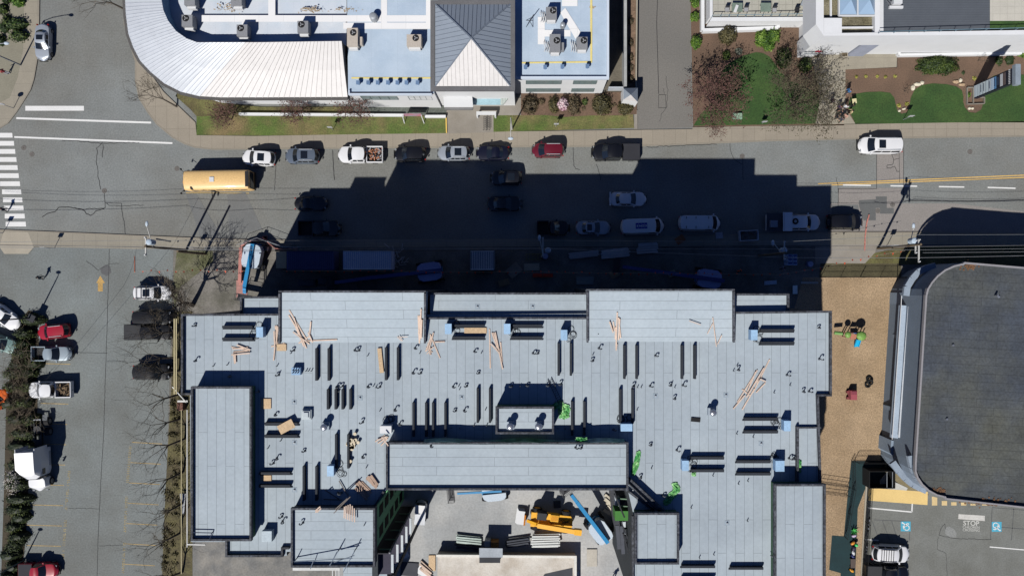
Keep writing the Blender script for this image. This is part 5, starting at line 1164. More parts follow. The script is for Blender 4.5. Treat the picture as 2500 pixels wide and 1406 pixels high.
# toys along fence
TO=[((2086,1297),(70,170,80),'dark and bright green toy plant at the top of the toy row by the fence'),((2087,1308),(206,186,214),'lilac ride-on toy second from the top by the fence'),((2084,1326),(232,150,50),'orange ride-on toy with round body by the fence'),((2090,1329),(80,220,120),'bright green ball on the orange ride-on toy'),((2086,1340),(60,50,80),'dark purple ride-on toy in the row by the fence'),((2085,1350),(225,228,232),'white ride-on toy in the row by the fence'),((2084,1359),(40,50,110),'navy ride-on toy just above the brown bench'),((2081,1393),(226,160,40),'yellow round toy below the brown bench')]
for i,((x,y),col,lb) in enumerate(TO):
    c=P(x,y,.4); m=M('toy_colour_%d'%i,col,rough=.5,var=.05)
    if 'ball' in lb: solo('toy_ball',MB().dome(c.x,c.y,.5,.22,.22,.25,12,4),m,lb,'ball'); continue
    if 'plant' in lb:
        mb=MB()
        for k in range(7): a=R(k*51); mb.bar((c.x,c.y,.1),(c.x+.45*math.cos(a),c.y+.45*math.sin(a),.5),.12,.04)
        solo('toy_plant',mb,m,lb,'plant'); continue
    t=thing('ride_on_toy',lb,'toy',(c.x,c.y,.03),R(20*i)); part('body',MB().dome(0,0,.18,.34,.2,.2,12,4),m,t)
    for sx in(-.2,.2):
        for sy in(-.2,.2): part('wheel',MB().tube([(sx,sy-.04,.12),(sx,sy+.04,.12)],.12,10),black,t)
    part('handle',MB().bar((.22,-.16,.52),(.22,.16,.52),.03,.03).bar((.22,0,.3),(.22,0,.52),.03,.03),dark,t)
c=P(2083,1375,.5); t=thing('park_bench','brown wooden bench box between the navy toy and the yellow toy','bench',(c.x,c.y,.02)); part('seat',MB().box(0,0,.45,.62,1.15,.06),M('bench_brown',(96,84,78)),t)
for s in(-1,1): part('leg',MB().box(0,s*.5,.22,.55,.08,.42),M('bench_brown',(96,84,78)),t)
# ---------- vegetation ----------
def tree(name,px,py,h,spread,label,cat,seed,mat,lean=(0,0),th=.16,depth=4,twig=.02,kids=(3,4),group=None,fork=.35,blossom=None,flat=1.0,nb=5):
    rnd=random.Random(seed); b=P(px,py); t=thing(name,label,cat,tuple(b),0,group)
    tr=MB(); cr=MB(); bl=MB()
    def grow(p,d,L,r,lev):
        n=3; pts=[p]; q=p.copy(); dd=d.copy()
        for i in range(n):
            dd=(dd+Vector((rnd.uniform(-.22,.22),rnd.uniform(-.22,.22),rnd.uniform(-.08,.16)))).normalized(); q=q+dd*(L/n); pts.append(q.copy())
        (tr if lev<=1 else cr).tube(pts,[r*(1-.16*i) for i in range(n+1)],5 if lev<=1 else 3,cap=False)
        if lev>=depth:
            if blossom:
                for k in range(blossom):
                    c=q+Vector((rnd.gauss(0,.15),rnd.gauss(0,.15),rnd.gauss(0,.15))); s=rnd.uniform(.03,.07); u=Vector((rnd.uniform(-1,1),rnd.uniform(-1,1),rnd.uniform(-1,1))).normalized(); v=u.orthogonal().normalized()
                    bl.add([c-u*s-v*s,c+u*s-v*s,c+u*s+v*s,c-u*s+v*s],[(0,1,2,3)])
            return
        k=rnd.randint(*kids)
        for i in range(k):
            f=rnd.uniform(.45,1.0) if i else 1.0
            s=pts[min(n,max(1,int(f*n+.5)))]
            nd=(dd*rnd.uniform(.5,1.0)+Vector((rnd.uniform(-1,1),rnd.uniform(-1,1),rnd.uniform(-.25,.55)*flat))*.85).normalized()
            grow(s,nd,L*rnd.uniform(.6,.86),max(twig,r*rnd.uniform(.42,.6)),lev+1)
    top=Vector((lean[0]*fork,lean[1]*fork,h*fork)); tr.tube([(0,0,0),top*.5+Vector((.05,0,0)),top],[th*1.25,th,th*.85],7)
    for i in range(nb):
        a=2*math.pi*(i+rnd.random()*.6)/nb; d=Vector((math.cos(a)*spread+lean[0]*.9,math.sin(a)*spread+lean[1]*.9,h*.75)).normalized()
        grow(top,d,math.hypot(spread,h*(1-fork))*.42,th*.5,1)
    part('trunk',tr,bark if name!='red_twig_tree' else mat,t)
    if blossom: cr.add(bl.v,bl.f,1)
    part('crown',cr,[mat,M('bud_red',(98,68,62),var=.3) if mat is twigR else M('bud_tan',(80,76,56),var=.3)],t)
    return t
def leafblob(mb,c,rx,ry,rz,n,s,rnd,nm=3,shell=.55):
    for i in range(n):
        while True:
            u=Vector((rnd.gauss(0,1),rnd.gauss(0,1),rnd.gauss(0,1)))
            if u.length>1e-3: break
        u.normalize(); 
        if u.z<-.1: u.z=-u.z
        k=shell+(1-shell)*rnd.random()**.6; bump=1+.16*math.sin(u.x*7+c[0])*math.cos(u.y*6+c[1])
        p=Vector((c[0]+u.x*rx*k*bump,c[1]+u.y*ry*k*bump,c[2]+u.z*rz*k*bump)); w=s*rnd.uniform(.6,1.3)
        nn=(u+Vector((rnd.uniform(-.8,.8),rnd.uniform(-.8,.8),rnd.uniform(-.4,.8)))).normalized(); a=nn.orthogonal().normalized(); b=nn.cross(a)
        th=rnd.random()*6.28; a,b=a*math.cos(th)+b*math.sin(th),b*math.cos(th)-a*math.sin(th)
        mb.add([p-a*w-b*w*.6,p+a*w-b*w*.6,p+a*w*.7+b*w*.7,p-a*w*.7+b*w*.7],[(0,1,2,3)],int((mnoise.noise(p*.9)*.5+.5+rnd.uniform(-.25,.25))*nm)%nm if nm>1 else 0)
def leafmats(tag_,cols): return [M('leaf_%s_%d'%(tag_,i),c,rough=.6,var=.2,sc=2,fine=0,spec=.2) for i,c in enumerate(cols)]
LD=leafmats('dark',[(40,56,28),(62,80,36),(84,100,44)]); LG=leafmats('green',[(54,84,30),(92,124,44),(122,150,62)]); LO=leafmats('olive',[(62,60,38),(88,82,52),(104,98,66)]); LB=leafmats('brown',[(70,62,46),(96,84,64),(112,98,76)])
LY=leafmats('yellow',[(120,120,50),(172,168,80),(196,190,110)]); LP=leafmats('pink',[(170,120,140),(226,196,206),(244,224,228)])
def shrub(px,py,r,h,label,mats,seed,n=700,s=.09,ry=None,name='shrub',cat='shrub',group=None):
    rnd=random.Random(seed); c=P(px,py,h*.5); ry=ry or r; mb=MB()
    mb.dome(c.x,c.y,.05,r*.8,ry*.8,h*.78,12,5,0,seed,.06); leafblob(mb,(c.x,c.y,h*.12),r,ry,h*.88,n,s,rnd,len(mats))
    return solo(name,mb,mats,label,cat,group,(c.x,c.y,0))
for i,(x,y,r,h,n,m,lb,ry) in enumerate([
 (1295,256,1.1,1.3,800,LB,'rounded brown shrub nearest the entrance in the mulch bed',1.3),(1322,248,.5,.7,200,LB,'tiny brown shrub between the first and second brown domes',.4),(1352,255,.75,1.2,500,LO,'brown green shrub left of the pink blossoming shrub',1.2),(1402,256,.85,1.4,600,LB,'brown shrub just right of the pink blossoms',1.4),(1470,254,1.4,1.5,1100,LO,'large brown green dome near the corner of the office',1.5),(1528,262,1.1,1.2,800,LO,'brown dome beside the little hipped shelter',1.0),(1428,249,.4,.7,160,LD,'small dark green shrub between the brown domes',.5),(1500,256,.3,.4,90,LB,'tiny dark tuft between the two largest brown domes',.3),(1425,266,.3,.4,90,LB,'low dark tuft near the lower mulch edge',.3),(1412,275,.35,.4,90,LB,'low purple brown tuft on the bed edge under the blossoms',.3),
 (1374,254,.72,2.0,500,LP,'shrub covered in pale pink blossom in front of the office','').__class__((1374,254,.72,2.0,500,LP,'shrub covered in pale pink blossom in front of the office',.8)),
 (1778,84,1.25,2.0,1100,LO,'round dark olive bush against the white terrace wall',1.2),(1701,102,.75,1.3,600,LG,'bright green bush at the driveway edge below the terrace corner',.95),(1697,40,.65,1.0,400,LG,'green bush by the driveway beside the terrace wall',.7),(1698,6,.6,1.0,350,LG,'green bush by the driveway at the top edge of the photo',.7),(1864,92,1.1,1.5,800,LG,'left half of the big bright green leafy clump below the terrace',1.2),(1888,86,1.0,1.5,700,LG,'right half of the big bright green leafy clump below the terrace',1.1),(1878,112,.75,1.1,450,LG,'lower tip of the bright green leafy clump',.7),(1775,135,.55,.8,300,LD,'small olive bush above the oval lawn',.65),(1804,126,.5,.5,220,leafmats('grey',[(120,126,110),(140,146,130),(104,108,96)]),'small grey green bush above the oval lawn',.5),(1916,140,1.0,1.9,900,LD,'dark green bush left of the white portal foot',1.4),(1968,158,.95,1.4,700,LD,'dark green bush right below the white portal foot',1.0),
 (2292,158,2.9,1.3,2600,LD,'wide dark green spreading shrub in front of the terrace building',1.3),(2118,74,.75,1.6,500,LD,'green bush on the roof garden corner beside the skylight',.9),(2365,232,.25,.6,120,LG,'bright green plant in the box at the foot of the tall sign',.35),(2440,148,.6,.5,140,LD,'sparse green shrub left of the pair near the far right wall',.7),(2466,146,.7,.5,160,LD,'sparse green shrub right of the pair near the far right wall',.8),(2352,178,.3,.3,60,LD,'tiny green tuft in the mulch beside the wide dark shrub',.3),(2498,126,.8,.8,250,LG,'green bush cut by the right edge at the end of the white wall',.8),
 (168+2,0,0.01,.01,4,LD,'',.01)][:-1]):
    o=shrub(x,y,r,h,lb,m,i+50,n,.085,ry)
    if x==2118: o.location.z=5.1
for k,(x,y) in enumerate([(2091,188),(2114,187),(2142,187),(2162,188),(2185,187)]): shrub(x,y,.22,.35,'yellow flowering tuft in the row of five on the mulch, '+['leftmost','second from left','middle one','fourth from left','rightmost beside the walk'][k],LY,k+90,90,.06,name='flower_tuft',cat='flowers',group='yellow tufts in the mulch bed')
for k,(x,y) in enumerate([(2195,258),(2214,254),(2379,192)]): shrub(x,y,.3,.35,['yellow green tuft left in the small bed between lawns','yellow green tuft right in the small bed between lawns','yellow tuft beside the shadow of the tall sign'][k],LY,k+97,110,.06,name='flower_tuft',cat='flowers')
for i,(x,y,a,b,lb) in enumerate([(2229,214,.28,.4,'pale rock leftmost of the arc on the lawn edge'),(2240,206,.5,.25,'long pale rock in the middle of the arc on the lawn edge'),(2252,202,.25,.28,'small pale rock at the right end of the arc on the lawn edge'),(2334,200,.45,.25,'brown rock beside the white one near the tall sign'),(2345,196,.25,.28,'small white rock near the tall sign'),(2349,207,.42,.22,'reddish rock below the small white one'),(2367,265,.23,.2,'white stone left of the pair below the sign planter'),(2374,265,.2,.18,'white stone right of the pair below the sign planter'),(2207,266,.25,.15,'pale stone in the small bed between the lawns'),(2196,271,.2,.16,'grey stone at the tip of the small bed between the lawns')]):
    c=P(x,y,.2); m=M('rock_brown',(186,160,130),var=.15,fine=.15) if ('brown' in lb or 'red' in lb) else M('rock_pale',(226,218,196),var=.1,fine=.12)
    solo('rock',MB().dome(c.x,c.y,.1,a,b,.3,9,4,0,i,.14),m,lb,'rock')
# hedges top left
def hedge(label,pts,h,mats,seed,den=260,s=.1,extra=None,name='hedge'):
    """pts: (px,py,half width px) centre line"""
    rnd=random.Random(seed); mb=MB()
    for (a,b) in zip(pts,pts[1:]):
        L=math.hypot(b[0]-a[0],b[1]-a[1])/19; n=max(1,int(L/1.1))
        for i in range(n):
            t=(i+.5)/n; x=a[0]+(b[0]-a[0])*t; y=a[1]+(b[1]-a[1])*t; w=(a[2]+(b[2]-a[2])*t)/19*.9
            x+=rnd.uniform(-5,5); y+=rnd.uniform(-7,7); c=P(x,y,h*.6); m=max(1,int(w/.9))
            for k in range(m):
                ox=(-w+(k+.5)*2*w/m)+rnd.uniform(-.45,.45); rr=(w/m*1.15+.15)*rnd.uniform(.7,1.35)
                mb.dome(c.x+ox,c.y,.05,rr*.9,.7,h*.7,8,3,0,k,.1); leafblob(mb,(c.x+ox,c.y+rnd.uniform(-.2,.2),h*.15),rr,.85,h*rnd.uniform(.5,1.1),int(den),s,rnd,len(mats))
    return solo(name,mb,mats,label,'hedge')
hedge('clipped green hedge cut by the top left corner of the photo',[(48,-40,14),(40,20,16)],1.3,LG,31,200)
hedge('darker bushy hedge below the clipped one at the top left',[(40,48,22),(38,100,22)],1.4,LD+LG[:1],32,240)
hedge('low dark ivy hedge running off the left edge at the top',[(5,-20,12),(5,60,12),(10,110,12)],1.0,LD,33,160)
HM=leafmats('hedge',[(34,44,24),(52,64,32),(70,82,40),(94,106,50)])
lh=thing('long_hedge','long dark evergreen hedge dividing the west parking lot, full of bare twigs','hedge',tuple(P(45,1080)))
ob=hedge('x',[(72,762,18),(62,800,28),(52,850,32),(48,900,44),(46,960,44),(46,1000,44),(50,1040,34)],1.7,HM,34,420,.075); ob.name='foliage'; ob.location=ob.location-lh.location; ob.parent=lh
for k in('label','category'): del ob[k]
ob=hedge('x',[(50,1040,32),(46,1100,24),(36,1150,28),(36,1230,30),(30,1300,28),(24,1370,26),(22,1430,26)],1.7,HM,35,420,.075); ob.name='foliage'; ob.location=ob.location-lh.location; ob.parent=lh
for k in('label','category'): del ob[k]
mb=MB(); rnd=random.Random(8); c=P(24,1178,1.6); leafblob(mb,(c.x,c.y,1.2),1.2,1.9,.8,420,.055,rnd,1); part('blossom',mb,M('blossom_white',(214,208,200),var=.2),lh,True)
mb=MB(); 
for i in range(420):
    x=rnd.gauss(48,20); y=rnd.uniform(850,1060); p=P(x,y,1.4); d=Vector((rnd.uniform(-1,1),rnd.uniform(-1,1),rnd.uniform(.1,.6))).normalized(); mb.tube([p,p+d*.7,p+d*1.4+Vector((rnd.uniform(-.3,.3),rnd.uniform(-.3,.3),.1))],[.018,.013,.009],3,cap=False)
part('bare_twig',mb,twigB,lh,True); lh.children[-1]['kind']='stuff'
# ground scrub along the verge
mb=MB(); rnd=random.Random(12)
for i in range(46):
    y=rnd.uniform(960,1400); x=436-(y-960)*.06+rnd.uniform(-16,16); c=P(x,y,.1); leafblob(mb,(c.x,c.y,.03),rnd.uniform(.3,.8),rnd.uniform(.3,.8),.35,60,.08,rnd,3,.1)
struct('verge_ground_cover',mb,LO,kind='stuff')
# bare trees along the west side of the apartment building
for i,(x,y,h,sp,ln,lb) in enumerate([(470,745,9,2.6,(.6,1.2),'big bare tree at the north west corner of the building, roots by the roof edge'),(436,808,7,3.0,(-2.4,-.3),'bare tree spreading over the two charcoal parked cars'),(436,872,7,2.8,(-2.6,.4),'bare tree with long thin limbs between the black pickup and the lone charcoal SUV'),(438,905,6.5,2.6,(-2.4,.2),'bare tree spreading over the lone charcoal SUV'),(438,962,7,2.4,(-1.9,-.5),'bare tree beside the brick box below the lone charcoal SUV'),(440,1022,6.5,2.4,(-1.6,-.2),'bare tree at the start of the grassy verge'),(452,1070,7,2.6,(-2.6,-.9),'bare tree leaning over the third yellow stall line'),(448,1150,7,2.4,(-2.2,-1.0),'bare tree beside the worn yellow lettering'),(448,1226,6.5,2.2,(-2.0,-1.0),'bare tree halfway down the verge near the grey boards'),(440,1300,7,2.5,(-2.0,-.4),'bare tree with twiggy crown near the lower stalls'),(446,1395,7,2.8,(-1.8,.8),'bare tree at the bottom edge of the verge')]):
    tree('bare_tree',x,y,h,sp,lb,'tree',100+i,M('twig_dark',(84,76,64),var=.2),ln,.12 if i else .26,4 if i else 5,.011 if i else .02,(2,3) if i else (3,4),'bare street trees by the west verge')
tree('bare_tree',433,262,5.5,2.6,'bare young tree on the pavement by the curved corner','tree',120,M('twig_dark',(84,76,64)),(-2.2,1.4),.1,4,.016,(2,4))
tree('bare_tree',312,28,7,2.4,'bare tree beside the curved wall at the top of the photo','tree',121,twigB,(-1.6,.2),.12,4,.016,(2,3))
for i,(x,y,lb) in enumerate([(566,293,'red budded tree nearest the curved corner'),(733,285,'red budded tree in the middle of the front lawn'),(882,287,'red budded tree by the gravel bed, largest of the three')]):
    tree('red_bud_tree',x,y,3.6 if i<2 else 4.6,1.7 if i<2 else 2.4,lb,'tree',130+i,twigR,(-.1,.1),.08,4,.013,(3,5),'red budded trees on the front lawn',.3,blossom=2,nb=7)
tree('red_twig_tree',1732,268,5.4,4.0,'large reddish bare tree beside the driveway and oval lawn','tree',140,twigR,(-.2,-.4),.14,5,.013,(3,4),None,.2,blossom=3,nb=7)
tree('dense_bare_tree',1930,258,5.2,4.6,'large dense brown bare tree beside the entrance walk','tree',141,twigB,(-.2,-.6),.16,5,.013,(3,4),None,.2,blossom=3,nb=9)
for i,(x,y,lb) in enumerate([(2205,225,'small bare sapling in the bed between the lawns'),(2385,150,'small bare sapling in the mulch by the tall sign shadow')]): tree('bare_sapling',x,y,1.6,.8,lb,'sapling',150+i,twigB,(0,0),.03,3,.012,(2,3))
for i,y in enumerate((52,104,140,165,192)): 
    shrub(1540,y,.5,.7,'bare brown shrub in the long planter by the driveway, '+['nearest the top edge','second from the top','middle one','fourth from the top','lowest one'][i],LB,160+i,160,.07,.7,group='brown shrubs in the planter')
# ---------- street furniture ----------
def lamp(px,py,h,dx,dy,label,arm=2.0,mat=None,shoe=False):
    b=P(px,py); t=thing('street_lamp',label,'street lamp',tuple(b)); m=mat or woodW
    part('pole',MB().cyl(0,0,0,h,.11,.07,8),m,t); d=Vector((dx,dy,0)).normalized()*arm
    part('arm',MB().tube([(0,0,h),(d.x*.3,d.y*.3,h+.4),(d.x*.75,d.y*.75,h+.55),(d.x,d.y,h+.5)],.05,6),m,t)
    part('lamp_head',MB().dome(d.x,d.y,h+.42,.34,.2,.16,10,3),M('lamp_head_pale',(200,214,226)),t); return t
lamp(52,160,7.0,1,.12,'grey street lamp at the left edge casting a curved shadow on the street',3.4,M('lamp_grey',(150,154,156)))
lamp(1250,317,6.6,0,-1,'white street lamp on the pavement in front of the entrance',2.5,woodW)
c=P(60,1366); lamp(60,1366,4.4,1,0,'round headed lamp post at the bottom of the hedge',.05,M('lamp_green_grey',(110,120,110)))
t=lamp(91,775,6.5,-.2,.3,'lamp post with square head at the top of the hedge',.2,M('lamp_dark',(60,60,60)))
part('square_panel',MB().box(.25,0,1.5,.9,.85,.12,R(-25)),dark,t)
def upole(px,py,h,label,arms,mat=None,r=.17):
    b=P(px,py); t=thing('utility_pole',label,'utility pole',tuple(b)); m=mat or pole_wood_
    part('pole',MB().cyl(0,0,0,h,r,r*.75,10),m,t)
    for z,L,off in arms:
        a=part('crossarm',MB().box(0,off,z,.14,L,.14),woodW,t)
        for s in(-1,1): part('insulator',MB().cyl(0,off+s*(L/2-.1),z+.07,z+.3,.07,n=8),whiteP,a)
    return t
pole_wood_=wood
def lamp_arm(t,z,dx,dy):
    part('lamp_arm',MB().tube([(0,0,z),(dx*.4,dy*.4,z+.35),(dx*.8,dy*.8,z+.5),(dx,dy,z+.45)],.05,6),woodW,t); part('lamp_head',MB().dome(dx,dy,z+.4,.18,.36,.16,10,3),M('lamp_head_pale',(200,214,226)),t)
def can(t,dx,dy,z,r=.34):
    a=part('transformer',MB().cyl(dx,dy,z,z+1.0,r,n=14).dome(dx,dy,z+1.0,r*1.05,r*1.05,.14,14,3),M('transformer_pale',(186,202,216)),t)
t=upole(502,620,7.6,'shorter wooden utility pole on the west pavement, right of the taller one',[])
t=upole(455,611,10.2,'taller wooden utility pole with transformer and lamp arm on the west pavement',[(10.0,2.2,0)]); lamp_arm(t,8.2,-.6,2.7); can(t,.45,.5,9.2)
t=upole(1322,628,9.6,'slim pale utility pole standing in the building shadow',[(9.3,2.2,.9)],woodW,.12); can(t,.6,.5,7.5); lamp_arm(t,9.0,-.4,1.9)
t=upole(1852,625,10.0,'double armed utility pole beside the pale blue lockers',[(9.5,2.2,.3)]); can(t,.7,.4,6.5); lamp_arm(t,8.4,-1.1,1.2)
t=upole(2143,607,10.4,'thick utility pole beside the grass verge throwing a long shadow over the road',[(9.9,2.7,-.7),(9.2,1.6,-.2)]); lamp_arm(t,7.6,.4,2.3); can(t,-.1,.5,8.2)
# wires
wm=M('wire_grey',(140,142,144),rough=.5)
def wire(label,pts,r=.018,mat=None,group='overhead wires along the street'):
    mb=MB(); q=[]
    for a,b in zip(pts,pts[1:]):
        A=P(*a);B=P(*b)
        for i in range(12): t=i/12; p=A.lerp(B,t); p.z-=.5*4*t*(1-t); q.append(p)
    q.append(P(*pts[-1])); mb.tube(q,r,4); solo('power_line',mb,mat or wm,label,'wire',group)
wire('overhead wire nearest the road, on the kerb side',[(-200,592,9),(333,587,9),(1326,587,10),(1918,590,10),(2253,573,10),(2700,571,10)])
wire('overhead wire just south of the kerb side wire',[(-200,597,9),(333,602,9),(1326,606,10),(1916,608,10),(2253,610,10),(2700,604,10)])
wire('overhead wire along the building side of the poles',[(-200,600,8),(333,609,8.5),(640,609,9),(1326,607,9),(1940,629,9.5),(2253,629,9.5),(2700,620,9.5)],.024)
wire('thick dark communications cable lowest on the poles',[(-200,594,6),(330,603,7),(502,612,7),(1290,612,7)],.024,dark)
wire('bundled cable slung across the right hand pole',[(2143,600,7.5),(2253,602,8),(2700,596,8)],.03,M('wire_dark_grey',(110,112,116)))
wire('faint wire crossing from the left pole to the hedge lamp',[(0,480,9),(0,495,9)],.01)
wire('thin cable crossing diagonally over the west lot',[(333,606,8.5),(300,700,7),(60,985,6.5)],.015,dark)
wire('far right overhead wire along the lawn edge',[(2253,617,9.3),(2700,612,9.3)],.022)
# flag lines
def flags(label,pts,n,z,group):
    mb=MB(); q=[P(x,y,z) for x,y in pts]; mb.tube(q,.012,4,cap=False); t=thing('flag_line',label,'flag line',tuple(q[0])); part('cord',mb,M('cord_pale',(196,180,160)),t,True)
    L=[0]
    for a,b in zip(q,q[1:]): L.append(L[-1]+(b-a).length)
    rnd=random.Random(n)
    for i in range(n):
        d=L[-1]*(i+.5)/n
        for k in range(len(q)-1):
            if L[k]<=d<=L[k+1]: p=q[k].lerp(q[k+1],(d-L[k])/(L[k+1]-L[k])); break
        s=.2; dy=rnd.choice((-1,-.6,.8)); m=MB(); m.add([(p.x-.13,p.y,p.z),(p.x+.13,p.y,p.z),(p.x+rnd.uniform(-.05,.05),p.y+.3*dy,p.z-.12),(p.x,p.y+.1*dy,p.z-.03)],[(0,1,2),(2,1,0)]); part('flag',m,orange,t,True)
flags('line of orange pennants over the west lot and the parked lift',[(338,662),(600,661)],13,5.0,'f')
flags('line of orange pennants above the dark construction yard',[(690,661),(1240,664),(1890,670)],60,5.0,'f')
flags('line of orange pennants rising over the grass verge to the right hand pole',[(1895,671),(1970,660),(2060,641),(2140,624),(2210,612)],16,5.0,'f')
t=thing('orange_marker_pole','thin orange striped pole below the left utility pole','pole',tuple(P(329,660))); mb=MB().bar(P(329,626,3),P(329,664,5),.1,.1); part('pole_shaft',mb,M('faded_orange',(226,140,110)),t,True)
# signal/sign posts
def signpost(px,py,h,label,kind='round',rot=0,cat='sign'):
    b=P(px,py); t=thing('sign_post',label,cat,tuple(b)); part('post',MB().cyl(0,0,0,h,.04,n=8),steel,t)
    if kind=='round': part('sign_panel',MB().tube([(0,-.03,h-.3),(0,.03,h-.3)],.35,16),M('sign_back',(190,192,194)),t)
    elif kind=='square': part('sign_panel',MB().box(0,0,h-.3,.6,.04,.7,rot),M('sign_back',(190,192,194)),t)
signpost(35,265,2.6,'round street sign on a post at the north west pavement corner')
signpost(9,569,2.6,'square sign on a post beside the zebra crossing','square'); signpost(134,606,2.5,'narrow sign post on the south west pavement','square'); signpost(485,606,2.2,'short sign post between the two west utility poles','square'); signpost(2164,601,2.6,'tall square sign post beside the thick right hand utility pole','square')
signpost(2204,293,2.4,'thin sign post with a long shadow on the far east lawn','square'); signpost(1357,310,2.0,'small white tipped post on the sunny front lawn','square'); signpost(814,318,2.0,'slim sign post on the front lawn by the middle red tree','square'); signpost(1860,302,1.4,'small white post on the dark lawn by the pavement','square')
c=P(1798,286); solo('utility_box',MB().box(c.x,c.y,.35,1.15,.72,.45),M('utility_green',(150,184,160)),'pale green utility box on the oval lawn','utility box')
c=P(1842,600)
# tall pylon sign
t=thing('pylon_sign','tall dark pylon sign with a stack of pale tenant panels on the far east lawn','sign',tuple(P(2378,226)))
b=P(2380,226); hS=7.6; th=.5
mb=MB().box(b.x,b.y,hS/2,th,1.75,hS); part('sign_body',mb,M('pylon_dark',(30,36,52),rough=.4),t,True)
part('sign_cap',MB().box(b.x+.1,b.y,hS+.3,.62,2.4,.6),M('pylon_cap',(150,162,172),rough=.4),t,True)
panels=[(.55,.6,(206,222,232)),(1.15,.5,(206,222,232)),(1.72,.5,(206,222,232)),(2.3,.5,(210,224,232)),(2.88,.5,(206,222,232)),(3.42,.45,(196,208,220)),(3.98,.55,(190,212,236)),(4.5,.45,(96,146,196)),(5.7,.5,(206,210,216)),(6.25,.5,(108,96,96))]
for i,(z,h_,col) in enumerate(panels):
    pn=part('tenant_panel',MB().box(b.x-th/2-.02,b.y,z,.03,1.45,h_*.9),M('pylon_panel_%d'%i,col,rough=.4,var=.03,fine=.02),t,True)
mb=MB(); rnd=random.Random(4)
for z in(1.72,2.3,3.42,5.1,4.5):
    mb=MB()
    for k in range(6): mb.box(b.x-th/2-.045,b.y+.45-.16*k,z,.01,.12,.16 if z!=5.1 else .3)
    part('panel_lettering',mb,M('pylon_ink',(60,74,104)),t,True)
mb=MB()
for k in range(9): mb.box(b.x-th/2-.03,b.y+.8-.2*k,7.2,.01,.12,.3)
part('name_lettering',mb,whiteP,t,True)
c=P(2366,240,.3); mb=MB()
for a in[((2357,216),(2372,216)),((2372,216),(2372,256)),((2372,256),(2357,256)),((2357,256),(2357,216)),((2388,240),(2399,240)),((2399,240),(2399,255)),((2399,255),(2372,256))]: p=P(*a[0]);q=P(*a[1]); mb.bar((p.x,p.y,.25),(q.x,q.y,.25),.1,.4+.004*(a[0][0]%3))
solo('sign_planter',mb,concG,'grey rectangular planter boxes around the foot of the pylon sign','planter')
sheet('mulch_island',[(2350,250),(2352,215),(2358,208),(2396,210),(2398,255),(2394,268),(2380,276),(2364,274),(2354,262)],.150,mulch)
